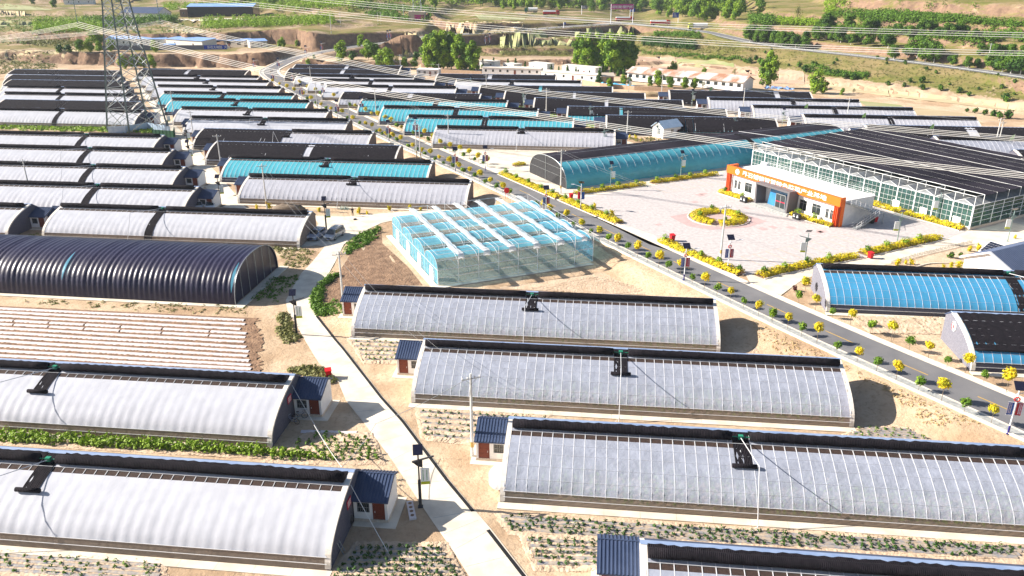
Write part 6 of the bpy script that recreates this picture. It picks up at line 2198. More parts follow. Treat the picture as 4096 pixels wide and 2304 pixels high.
mass("orchard", [q(2, 1330, 385), q(2, 1820, 430), q(2, 1830, 470), q(2, 1340, 430)], 360, 2.6, 1.6, .4, 16, 'leaf_dark', 37)
mass("orchard", [q(2, 1430, 320), q(2, 1880, 330), q(2, 1870, 360), q(2, 1450, 340)], 160, 2.0, 1.5, .4, 12, 'leaf_green', 38)
mass("orchard", [q(3, 900, 280), q(3, 1700, 300), q(3, 2576, 385), q(3, 2576, 430), q(3, 1900, 400), q(3, 1200, 360)], 900, 2.4, 1.8, .4, 16, 'leaf_green', 39)
mass("orchard", [q(3, 1420, 170), q(3, 1900, 170), q(3, 1960, 230), q(3, 1560, 240)], 300, 2.6, 1.8, .42, 16, 'leaf_green', 40)
mass("orchard", [q(3, 250, 195), q(3, 800, 230), q(3, 780, 250), q(3, 250, 235)], 220, 2.4, 1.6, .4, 16, 'leaf_fresh', 41)
mass("orchard", [q(3, 700, 40), q(3, 1500, 35), q(3, 1480, 75), q(3, 720, 80)], 320, 2.6, 1.8, .42, 16, 'leaf_fresh', 42)
mass("scrub", [q(2, 1300, 480), q(2, 2300, 560), q(2, 2350, 600), q(2, 1700, 540), q(2, 1320, 510)], 200, 1.0, 1.0, .3, 10, 'leaf_green', 43)
mass("scrub", [q(3, 480, 640), q(3, 1130, 690), q(3, 1100, 750), q(3, 560, 690)], 260, .9, .9, .28, 12, 'leaf_green', 44)
mass("scrub", [q(2, 0, 480), q(2, 650, 470), q(2, 660, 520), q(2, 0, 530)], 260, 1.4, 1.2, .3, 12, 'leaf_olive', 45)
mass("scrub", [q(3, 0, 440), q(3, 1800, 620), q(3, 2576, 760), q(3, 2576, 900), q(3, 1600, 800), q(3, 700, 680), q(3, 0, 560)], 420, .3, .5, .2, 8, 'leaf_olive', 46)
mass("scrub", [q(0, 0, 560), q(0, 500, 560), q(0, 540, 640), q(0, 0, 700)], 260, .5, .8, .3, 9, 'leaf_olive', 47)
mass("scrub", [(0, 60), (900, 60), (900, 130), (0, 160)], 420, 1.2, 1.4, .4, 9, 'leaf_green', 48)
mass("scrub", [q(1, 1960, 280), q(2, 1100, 240), q(2, 1200, 320), q(2, 0, 420), q(1, 2000, 400)], 200, .8, .8, .3, 9, 'leaf_olive', 49)

mass("orchard", [q(3, 560, 250), q(3, 1500, 250), q(3, 2100, 330), q(3, 1500, 330), q(3, 900, 300)], 420, 2.6, 1.8, .42, 16, 'leaf_green', 50)
mass("orchard", [q(3, 0, 150), q(3, 240, 190), q(3, 240, 250), q(3, 0, 230)], 160, 3.0, 2.0, .45, 16, 'leaf_green', 51)
mass("wood", [(1500, -5), (2900, -5), (2950, 40), (2500, 45), (2000, 25), (1500, 20)], 420, 4.5, 3.0, .7, 16, 'leaf_fresh', 52)
mass("wood", [(1000, 0), (1500, 0), (1480, 28), (1000, 25)], 200, 4.0, 2.6, .6, 14, 'leaf_fresh', 53)
mass("scrub", [q(2, 1280, 330), q(2, 1900, 350), q(2, 2400, 470), q(2, 2300, 540), q(2, 1300, 500)], 260, 1.0, 1.1, .3, 10, 'leaf_olive', 54)
# ------------------------------------------------------------------ lamps
def road_lamp():
    r = link("street_lamp", None)
    m = MB()
    m.tube([(0, 0, .9), (0, 0, 5.3)], .075, 8)
    m.tube([(0, 0, 3.9), (-.35, 0, 4.25), (-.2, 0, 4.6), (.5, 0, 4.85), (1.5, 0, 5.1)], .045, 6)
    m.box(1.35, 2.0, -.12, .12, 5.06, 5.14)
    link("pole", m.mesh("pole", 'lampwhite'), r)
    m = MB()
    m.tube([(0, 0, 0), (0, 0, .95)], .1, 8)
    m.box(-.2, .2, -.2, .2, 0, .05)
    link("pole_base", m.mesh("pole_base", 'navy'), r)
    m = MB()
    m.prism([(-.55, -.45, 5.25), (.55, -.45, 5.25), (.55, .45, 5.85), (-.55, .45, 5.85)], (0, -.03, .05))
    link("solar_panel", m.mesh("solar_panel", 'solar'), r)
    for nm, s, mt in (("blue_banner", -1, 'flag_blue'), ("red_banner", 1, 'flag_red')):
        m = MB()
        m.grid([[(s * (.12 + .55 * a), .03 * math.sin(a * 5), z) for a in (0, .5, 1)] for z in (2.2, 2.9, 3.65)])
        fo = link(nm, m.mesh(nm, mt), r)
        m = MB()
        for a in (.25, .4, .55):
            for k in range(7):
                m.box(s * .12 + s * a - .04, s * .12 + s * a + .04, -.07, -.06, 2.4 + k * .17, 2.52 + k * .17)
        link("lettering", m.mesh("lettering", mat("pale_lettering", (.45, .4, .5)) if "pale_lettering" not in bpy.data.materials else bpy.data.materials["pale_lettering"]), fo)
        m = MB()
        m.tube([(0, 0, 3.66), (s * .7, 0, 3.66)], .025, 4)
        m.tube([(0, 0, 2.19), (s * .7, 0, 2.19)], .025, 4)
        link("banner_rod", m.mesh("banner_rod", 'lampwhite'), fo)
    m = MB()
    m.tube([(.24 * math.cos(t), -.05, 4.05 + .24 * math.sin(t)) for t in np.linspace(0, 6.283, 15)], .07, 5)
    link("red_knot", m.mesh("red_knot", 'red'), r)
    return r


def sign_lamp(name, pm, board=True):
    r = link(name, None)
    m = MB()
    m.tube([(0, 0, 0), (0, 0, 5.6)], .085, 8, r2=.07)
    m.box(-.22, .22, -.22, .22, 0, .05)
    m.box(-.13, .13, -.1, .1, 0, 2.8) if pm == 'lampdark' else None
    m.prism([(-.55, 0, 4.6), (1.35, 0, 5.05), (1.35, 0, 5.14), (-.55, 0, 4.7)], (0, .16, 0))
    m.prism([(-.5, .05, 4.6), (-.1, .05, 4.2), (.35, .05, 4.0), (.35, .05, 4.75)], (0, .05, 0))
    link("pole", m.mesh("pole", pm), r)
    m = MB()
    m.prism([(-.42, -.4, 5.6), (.42, -.4, 5.6), (.42, .4, 6.15), (-.42, .4, 6.15)], (0, -.03, .05))
    link("solar_panel", m.mesh("solar_panel", 'solar'), r)
    if board:
        m = MB()
        x0, x1, z0, z1 = .14, .92, 2.35, 4.0
        m.box(x0, x1, -.05, .05, z0 + .3, z1)
        m.box(x0, x1, -.05, .05, z0, z0 + .3, 1)
        bo = link("sign_board", m.mesh("sign_board", ['board', 'lime']), r)
        m = MB()
        rn = random.Random(4)
        for cx in (.36, .68):
            for k in range(9):
                z = z0 + .42 + k * .125
                m.box(cx - .045, cx + .045, -.06, -.052, z, z + .03)
                m.box(cx - .045, cx + .045, -.06, -.052, z + .055, z + .075)
                m.box(cx - .012 + rn.uniform(-.02, .02), cx + .012, -.061, -.053, z + .005, z + .095)
        link("lettering", m.mesh("lettering", 'green_text'), bo)
    return r


RL, LL, PL = road_lamp(), sign_lamp("lane_lamp", 'lampdark'), sign_lamp("plaza_lamp", 'lampgreen')
for i, (rc, x, y, t, rz) in enumerate([(33, 2425, 80, "nearest the photo's lower right edge", -.2), (22, 1722, 48, "across from the plaza's near corner", .1), (12, 2130, 1365, "in the hedge by the tall plaza pole", .1), (12, 430, 848, "by the cyan multi-span house", .1), (12, 755, 795, "in the hedge at the plaza's far left corner", math.pi - .2), (11, 1925, 442, "left of the road at the pale open yard", .2), (11, 2205, 425, "at the pale yard's kerb across the road", .2),
                                       (11, 1302, 155, "by the utility pole pair left of the road", .2), (11, 1555, 120, "at the near cyan greenhouse's end", .2), (1, 1050, 1075, "before the middle cyan greenhouse", .2), (1, 822, 1108, "left of the road at the two cyan houses", .2), (1, 690, 935, "before the half covered greenhouse right of the road", .2), (1, 485, 938, "left of the road, third from the bend", .2), (1, 405, 805, "by the white greenhouse right of the bend", .2),
                                       (1, 218, 795, "at the road bend, left side", .2), (1, 270, 665, "inside the road bend", .2), (1, 45, 672, "at the cliff by the road bend", .2), (1, 530, 560, "on the climbing road, left side", .2), (1, 675, 505, "second on the climbing road", .2), (1, 1293, 388, "left of two atop the climbing road", .2), (1, 1316, 388, "right of two atop the climbing road", .2), (1, 2205, 300, "left one of the pair before the roadside field", .2), (1, 2245, 300, "right one of the pair before the roadside field", .2)]):
    p = g(q(rc, x, y), ZR) if y > 700 or rc > 3 else on(q(rc, x, y), 6)
    plant(RL, 'rl', (p.x, p.y, max(tz(p.x, p.y), p.z if rc > 9 else 0)), rz, .98, "white lamp with blue and red banners " + t, "street lamp", "banner street lamps along the road")
for i, (rc, x, y, z, t) in enumerate([(31, 1598, 765, 0, "nearest the camera, at the lane's left edge"), (21, 440, 560, 0, "at the lane bend by the striped field"), (11, 717, 985, 0, "behind the two parked cars"), (10, 2070, 752, 0, "at the shed with two white cars"), (10, 1785, 382, 0, "second up the lane by the pylon"), (0, 1765, 1390, 0, "third up the lane by the pylon"), (0, 1580, 1215, 0, "by the pylon hoarding")]):
    p = g(q(rc, x, y), z)
    plant(LL, 'll', (p.x, p.y, z), .12, 1.02, "dark lamp post with white sign board " + t, "street lamp", "dark sign lamps along the lanes")
for i, (rc, x, y, z, t) in enumerate([(12, 1033, 605, ZR, "left of two before the long cyan tunnel"), (12, 1690, 492, ZR, "right of two before the long cyan tunnel"), (12, 968, 230, ZR, "at the hazy greenhouse's end by its shed"), (13, 515, 1322, ZR, "at the plaza's near edge hedge"), (13, 1383, 1112, ZR, "in the right hedge of the plaza"), (13, 1750, 905, ZR, "in the yellow hedge before the glasshouse"), (13, 2420, 1092, ZR, "at the kerb beside the glasshouse's shaded end"), (13, 112, 400, ZR, "before the glasshouse's far corner"),
                                      (2, 838, 1160, ZR, "left of the white kiosk by the cyan footed greenhouse"), (2, 1465, 1340, ZR, "right before the white kiosk"), (2, 1795, 1005, ZR, "behind the greenhouses near the hill"), (2, 2188, 1262, ZR, "before the long dark greenhouse right of the kiosk"), (3, 305, 1205, ZR, "by the second shed behind the long tunnel"), (2, 215, 1005, ZR, "between the cyan and the dark greenhouses"), (2, 1205, 860, ZR, "before the barn beside the blue tarpaulin"), (1, 2068, 862, ZR, "by the broad black topped greenhouse"), (1, 2560, 1030, ZR, "second between the cyan and the dark greenhouses")]):
    p = g(q(rc, x, y), z)
    plant(PL, 'pl', (p.x, p.y, z), math.pi * .96 if rc == 13 else .1, .98, "grey green lamp with white board " + t, "street lamp", "plaza and side lane lamps")


# ------------------------------------------------------------------ utility poles
def upole(h=9.2):
    r = link("utility_pole", None)
    m = MB()
    m.tube([(0, 0, 0), (0, 0, h)], .17, 8, r2=.11)
    link("pole", m.mesh("pole", 'pole'), r)
    m = MB()
    m.box(-.95, .95, -.17, -.09, h - .5, h - .42)
    m.tube([(-.6, -.13, h - .48), (0, -.13, h - 1.1), (.6, -.13, h - .48)], .025, 4)
    link("crossarm", m.mesh("crossarm", 'steel'), r)
    for x in (-.85, -.35, .35, .85):
        m = MB()
        m.lathe([(.03, 0), (.07, .05), (.05, .1), (.08, .16), (.03, .22)], (x, -.13, h - .42), 8)
        link("insulator", m.mesh("insulator", 'white'), r)
    m = MB()
    m.lathe([(.171, 1.1), (.171, 1.7)], (0, 0, 0), 10)
    link("warning_band", m.mesh("warning_band", 'yellow_line'), r)
    return r


UP = upole()
UPS = {}
for i, (rc, x, y, z, sc, t) in enumerate([(31, 2083, 292, 0, 1.0, "in front of the second clear greenhouse"), (21, 880, 358, 0, 1.0, "beside the ploughed patch and first near shed"), (12, 2063, 1262, ZR, 1.0, "standing in the hedge by the round bed"), (12, 568, 640, ZR, 1.0, "at the cyan tunnel's grey end"), (11, 160, 790, 0, 1.0, "before the pale hazy greenhouse"), (10, 306, 735, 0, 1.0, "leaning behind the black tunnel, left"), (10, 2080, 455, 0, 1.0, "at the lone cyan greenhouse's left end"), (0, 1638, 1118, 0, .95, "at the nearer cyan house left of the road"), (0, 1822, 1340, 0, .95, "behind the half black half white greenhouse"),
                                          (2, 1183, 1368, ZR, 1.0, "at the end of the hazy greenhouse, by the kiosk"), (2, 432, 1092, ZR, .95, "between dark quilted greenhouses beyond the cyan three"), (2, 2268, 1090, ZR, .95, "before the pale greenhouse by the hill"), (2, 1510, 925, ZR, .9, "before the rusty barn"), (3, 900, 1205, ZR, .95, "behind the glasshouse, left"), (13, 2285, 282, ZR, 1.0, "left one of the pair behind the glasshouse roof"), (13, 2312, 284, ZR, .92, "right one of the pair behind the glasshouse roof"),
                                          (1, 1412, 692, ZR, .9, "by the white prefab cabin, left"), (1, 1772, 800, ZR, .9, "right before the white prefab cabin"), (1, 2215, 922, ZR, .9, "at the third dark greenhouse's left end"), (1, 1183, 1088, ZR, .95, "before the farthest of three cyan houses"), (1, 938, 1222, ZR, .95, "left of the road at the white greenhouses"), (1, 632, 1022, ZR, .95, "left of the road at the two cyan houses"), (1, 577, 832, ZR, .9, "at the white greenhouse near the road bend"), (1, 1862, 1368, ZR, .9, "before the hazy greenhouse right of the road"),
                                          (11, 1562, 300, ZR, .9, "left one of the pair at the roadside"), (11, 1598, 322, ZR, .9, "right one of the pair at the roadside"), (1, 772, 438, 6, 1.0, "before the dark cliff above the road"), (1, 850, 248, 13, .8, "on the cliff edge by the orchard"), (1, 1228, 225, 14, .7, "on the mound top, right of two"), (1, 1200, 225, 14, .7, "on the mound top, left of two"), (1, 1440, 180, 16, 1.0, "before the far lattice tower"), (3, 2225, 620, 9, .8, "red and white banded on the hillside road")]):
    p = g(q(rc, x, y), z) if z < 2 else on(q(rc, x, y), z)
    o = plant(UP, 'up', (p.x, p.y, tz(p.x, p.y) if z > 2 else z), .35 if rc > 9 else .1, sc, "utility pole " + t, "utility pole", "concrete utility poles")
    UPS[i] = Vector((p.x, p.y, p.z + 8.9 * sc))


def wire(name, pts, label, cat, group, r=.02, sag=0.0, n=12):
    m = MB()
    out = []
    for a, b in zip(pts, pts[1:]):
        for k in range(n):
            t = k / n
            out.append(a.lerp(b, t) - Vector((0, 0, 4 * sag * t * (1 - t))))
    out.append(pts[-1])
    org = out[0]
    m.tube([p - org for p in out], r, 4)
    o = link(name, m.mesh(name, 'wire' if name == 'guy_wire' else 'steel'), None, org)
    return tag(o, label, cat, group)


for k, (i, j, t) in enumerate([(0, 1, "from the near pole to the pole by the ploughed patch"), (1, 4, "from the ploughed patch to the pale hazy greenhouse's pole"), (3, 2, "over the plaza from the tunnel end to the round bed"), (9, 13, "from the kiosk pole to behind the glasshouse"), (19, 23, "before the cyan houses right of the road"), (21, 20, "left of the road past the white greenhouses"), (16, 17, "by the white prefab cabin"), (10, 11, "over the dark quilted greenhouses"), (24, 20, "from the roadside pair to the next pole"), (15, 11, "from the glasshouse pair towards the hill")]):
    for d in (-.5, .5):
        v = Vector((d, 0, 0))
        wire("service_wire", [UPS[i] + v, UPS[j] + v], "thin wire pair " + t, "wire", "thin service wires", .013, 1.2)
p = g(q(31, 880, 420), 4.6)
wire("service_wire", [UPS[0], g(q(31, 1200, 245), .3) + Vector((0, 0, 3.2)), g(q(31, 860, 392), 4.4)], "dark thin cable slung over the near lane to the large white greenhouse", "wire", "thin service wires", .025, .3)
wire("guy_wire", [g(q(31, 600, 0), 2.9), g(q(31, 860, 395), 4.35)], "pale cable from the first near left shed to the large white greenhouse ridge", "wire", "thin service wires", .03, .2)
wire("guy_wire", [g(q(31, 900, 480), 4.2), g(q(31, 1310, 1220), .1)], "pale cable slanting from the large white greenhouse ridge to the pepper bed", "wire", "thin service wires", .03, .1)
wire("guy_wire", [g(q(21, 345, 945), 4.2), g(q(31, 690, 140), .1)], "pale cable slanting from the nearer shed by the red bin into the potato plot", "wire", "thin service wires", .03, .1)

# ------------------------------------------------------------------ pylon
legs = [g(q(0, 1005, 1232)), g(q(0, 1212, 1246)), g(q(0, 1582, 1228)), g(q(0, 1390, 1176))]
pc = sum(legs, Vector()) / 4
PYL = thing("lattice_pylon", "tall grey lattice pylon with four splayed legs, its top beyond the photo", "pylon", pc, 0)
base = [(p - pc) for p in legs]
half = sum(b.length for b in base) / 4
a0 = math.atan2(base[1].y, base[1].x)
LEVZ = [0, 6.5, 12.5, 18, 23, 27.5, 31.5, 35, 38.5, 42, 46, 50]
def lev(k, z):
    f = np.interp(z, [0, 34, 50], [1, .44, .30])
    return Vector((base[k].x * f, base[k].y * f, z))
M['pylon'] = mat("weathered_pylon_steel", (0.09, 0.13, 0.13), (0.15, 0.19, 0.19), 1.5, .5, metal=.3)
M['pylon_bright'] = mat("galvanised_bracing", (0.26, 0.30, 0.31), (0.40, 0.43, 0.44), 1.5, .4, metal=.3)
for k in range(4):
    mb = MB()
    mb.tube([lev(k, z) for z in LEVZ], .26, 4, r2=.18)
    part("leg", mb, 'pylon', PYL)
    mb = MB()
    n = (k + 1) % 4
    for i in range(len(LEVZ) - 1):
        z0, z1 = LEVZ[i], LEVZ[i + 1]
        A, B, Cc, D = lev(k, z0), lev(n, z0), lev(n, z1), lev(k, z1)
        mid = (A + B + Cc + D) / 4
        mb.tube([A, Cc], .11, 4)
        mb.tube([B, D], .11, 4)
        if z0 < 32:
            for P, Q in ((A, D), (B, Cc)):
                mb.tube([P.lerp(Q, .5), mid.lerp(P, .5)], .06, 3)
                mb.tube([P.lerp(Q, .5), mid.lerp(Q, .5)], .06, 3)
        if i in (1, 2, 7, 9):
            mb.tube([A, B], .08, 4)
    part("bracing", mb, 'pylon_bright', PYL)
for zc, w in ((39, 13.5), (46, 9)):
    mb = MB()
    d = Vector((1, -.12, 0)).normalized()
    for s in (-1, 1):
        tip = d * (w * s) + Vector((0, 0, zc + .6))
        for dy in (-1.3, 1.3):
            for dz in (0, 2.2):
                mb.tube([Vector((1.3 * s, dy, zc + dz)), tip], .09, 4)
        for i in range(1, 6):
            f = i / 6
            mb.tube([Vector((1.3 * s, -1.3, zc)).lerp(tip, f), Vector((1.3 * s, 1.3, zc + 2.2)).lerp(tip, min(1, f + .14))], .05, 3)
    part("crossarm", mb, 'pylon', PYL)

# conductors
def depth_line(p0, t0, p1, t1):
    def f(x):
        s = (x - p0) / (p1 - p0)
        return 1 / ((1 - s) / t0 + s / t1)
    return f
def bundle(pts, f, dys, label, n=3, extra=True):
    xs, ys = [p[0] for p in pts], [p[1] for p in pts]
    for dy in dys:
        P = [at_depth((x, y + dy * (1 if extra else 1)), f(x)) for x, y in smooth_xy(xs, ys)]
        org = P[0]
        m = MB()
        m.tube([p - org for p in P], .055, 4)
        tag(link("power_line", m.mesh("power_line", 'wire'), None, org), label, "power line", "high voltage conductors")
def smooth_xy(xs, ys):
    L = smooth_line([(x, y, 0) for x, y in zip(xs, ys)], 6)
    return [(p.x, p.y) for p in L]
tyl = pc.y * CP + (CAM_H - 30) * SP
tA, tB = tyl - 2, tyl
fA = depth_line(310, tA, 4096, 118)
fB = depth_line(639, tB, 4096, 140)
LA, LB = "pale conductor of the bundle hung from the pylon's left arm", "pale conductor of the bundle hung from the pylon's right arm"
bundle([(310, 97), (700, 196), (1100, 289), (1555, 374), (2100, 455), (2700, 540), (3252, 612), (4096, 702), (4500, 740)], fA, (-10, -3, 4, 11), LA)
bundle([(310, 97), (150, 128), (-80, 165)], depth_line(310, tA, -80, tA + 20), (-7, -2, 3, 8), LA)
bundle([(639, 88), (811, 130), (1100, 192), (1384, 247), (1640, 296), (2100, 362), (2555, 412), (2897, 450), (3500, 508), (4096, 556), (4500, 585)], fB, (-9, -3, 4, 10), LB)
bundle([(639, 88), (423, 124), (150, 150), (-80, 164)], depth_line(639, tB, -80, tB + 25), (-5, -1, 4, 8), LB)
bundle([(700, -16), (1000, 17), (1512, 72), (2100, 122), (2700, 162), (3100, 184), (3600, 202), (4096, 213), (4500, 218)], depth_line(700, 330, 4500, 165), (-9, 0, 9), "pale conductor of the lower distant line crossing the hillside")
bundle([(1200, -10), (1650, 34), (2100, 66), (2700, 98), (3300, 118), (4096, 140), (4500, 148)], depth_line(1200, 330, 4500, 190), (-9, 0, 9), "pale conductor of the upper distant line crossing the hillside")
bundle([(560, -4), (900, 12), (1300, 42), (1700, 78)][:2], depth_line(560, 420, 1700, 380), (0,), "pale conductor of the farthest line above the warehouse")
for (x, y), t, sgn in (((310, 90), tA, "left"), ((639, 81), tB, "right")):
    P = at_depth((x, y), t)
    m = MB()
    m.lathe([(.06, 0), (.12, .1)] + [(.05 if i % 2 else .14, .2 + i * .35) for i in range(25)], (0, 0, 0), 6)
    o = link("insulator_string", m.mesh("insulator_string", 'lampgreen'), None, P)
    tag(o, "long insulator string hanging from the pylon's %s arm" % sgn, "insulator", "pylon insulator strings")


# hoarding round the pylon feet
def hoard(label, pts, mt, h=2.0):
    P = [g(p) for p in pts]
    m = MB()
    for a, b in zip(P, P[1:]):
        d = (b - a).normalized()
        nrm = Vector((-d.y, d.x, 0)) * .05
        m.prism([a - nrm - P[0], b - nrm - P[0], b + nrm - P[0], a + nrm - P[0]], (0, 0, h))
        L = (b - a).length
        for i in range(int(L / 1.2) + 1):
            c = a + d * min(L, i * 1.2) - P[0]
            m.tube([c - nrm * 1.6, c - nrm * 1.6 + Vector((0, 0, h + .05))], .05, 4)
    o = link("hoarding", m.mesh("hoarding", mt), None, P[0])
    tag(o, label, "fence", "hoardings round the pylon feet")
hoard("pale blue grey sheet hoarding in front of the pylon's two left feet", [q(0, 1020, 1252), q(0, 1180, 1245), q(0, 1390, 1212)], 'fence_blue')
hoard("slanting white and blue sheet hoarding right of the pylon's rear foot", [q(0, 1392, 1212), q(0, 1600, 1250)], 'fence_blue')
hoard("dark green sheet hoarding beside the lane at the pylon", [q(0, 1435, 1285), q(0, 1632, 1300), q(0, 1640, 1262)], 'fence_green', 2.2)

# ------------------------------------------------------------------ far lattice tower, gantry and road signs
p = on(q(1, 1570, 195), 16)
bt = thing("far_pylon", "grey lattice mast on a small white hut above the fields", "mast", (p.x, p.y, p.z), 0)
mb = MB()
mb.box(-5, 5, -3, 3, 0, 5.5)
part("hut", mb, 'stain', bt)
mb = MB()
mb.box(-1.5, 4.2, -3.08, -3.0, 1.2, 3.6)
part("banner", mb, 'magenta', bt)
mb = MB()
for sx in (-1, 1):
    for sy in (-1, 1):
        mb.tube([(2.5 * sx, 2.5 * sy, 5.5), (.9 * sx, .9 * sy, 45)], .16, 4)
for i in range(9):
    z0, z1 = 5.5 + i * 4.4, 9.9 + i * 4.4
    w0, w1 = 2.5 - 1.6 * (z0 - 5.5) / 39.5, 2.5 - 1.6 * (z1 - 5.5) / 39.5
    for sy in (-1, 1):
        mb.tube([(-w0, sy * w0, z0), (w1, sy * w1, z1)], .09, 3)
        mb.tube([(w0, sy * w0, z0), (-w1, sy * w1, z1)], .09, 3)
        mb.tube([(sy * w0, -w0, z0), (sy * w1, w1, z1)], .09, 3)
    mb.tube([(-w0, -w0, z0), (w0, -w0, z0)], .09, 3)
part("lattice", mb, 'pylon_bright', bt)


def road_sign(name, label, foot, hpx, wpx, boardh, mt, text=None, two=False, tz0=12.5):
    p = on(foot, tz0)
    t = p.y * CP + (CAM_H - p.z) * SP
    k = t / FOC
    H, Wd, bh = hpx * KX * k, wpx * KX * k, boardh * KX * k
    o = thing(name, label, "sign", (p.x, p.y, p.z - .1), 0, "signs along the highway")
    m = MB()
    m.tube([(0, 0, 0), (0, 0, H)], .22, 6)
    part("post", m, 'lampwhite', o)
    if two:
        m = MB()
        m.tube([(Wd, 0, 0), (Wd, 0, H)], .22, 6)
        part("post", m, 'lampwhite', o)
    m = MB()
    s = -1 if (not two and wpx > 50 and mt == 'sign_blue') else 1
    m.box(min(0, s * Wd), max(0, s * Wd), -.3, -.2, H - bh, H)
    bo = part("board", m, mt, o)
    if text:
        tm = text_mesh(text, bh * .62, 'board', .01)
        wx = max(v.co.x for v in tm.vertices)
        to = link("lettering", tm, bo)
        to.rotation_euler = (RAD(90), 0, 0)
        to.scale = (abs(Wd) * .92 / wx, 1, 1)
        to.location = (min(0, s * Wd) + abs(Wd) * .04, -.34, H - bh * .76)
    else:
        m = MB()
        for i in range(3):
            m.box(min(0, s * Wd) + Wd * .15, min(0, s * Wd) + Wd * (.5 + .1 * i), -.33, -.31, H - bh * (.3 + .22 * i), H - bh * (.22 + .22 * i))
        part("lettering", m, 'board', bo)


road_sign("banner_gantry", "wide magenta slogan banner on two posts over the highway side", q(2, 1036, 225), 178, 205, 46, 'magenta', "推进农旅文旅融合 构建现代产业体系", True)
road_sign("road_sign", "blue road sign on a post just right of the magenta banner", q(2, 1216, 190), 108, 42, 32, 'sign_blue')
road_sign("road_sign", "blue road sign on a tall post at the highway, right of the red trucks", q(2, 1668, 215), 95, 56, 46, 'sign_blue')
road_sign("road_sign", "small blue sign on a post at the side road below the highway", q(2, 597, 262), 52, 18, 18, 'sign_blue')
road_sign("road_sign", "pale grey sign board on a post left of the magenta banner, in the trees", q(2, 765, 135), 80, 50, 30, 'brick_grey')


# guard rail of the hillside road
mb = MB()
HL = HIGH[20:]
rows = []
post = []
for k in range(len(HL)):
    d = HL[min(k + 1, len(HL) - 1)] - HL[max(k - 1, 0)]
    nrm = Vector((d.y, -d.x, 0)).normalized()
    c = HL[k] + nrm * 5.3
    rows.append(c)
org = rows[0]
mb.grid([[c - org + Vector((0, 0, .55)), c - org + Vector((0, 0, .8))] for c in rows])
for c in rows[::1]:
    mb.box(c.x - org.x - .06, c.x - org.x + .06, c.y - org.y - .06, c.y - org.y + .06, c.z - org.z - .3, c.z - org.z + 1.0)
tag(link("guard_rail", mb.mesh("guard_rail", 'steel'), None, org), "white guard rail along the outer edge of the hillside road", "guard rail")


# ------------------------------------------------------------------ vehicles
def wheels(root, xs, w, r):
    for x in xs:
        for s in (-1, 1):
            m = MB()
            m.tube([(x, s * (w - .22), r), (x, s * w, r)], r, 14)
            wo = link("wheel", m.mesh("wheel", 'black'), root)
            m = MB()
            m.tube([(x, s * (w - .02), r), (x, s * (w + .015), r)], r * .62, 10)
            link("rim", m.mesh("rim", 'rim'), wo)


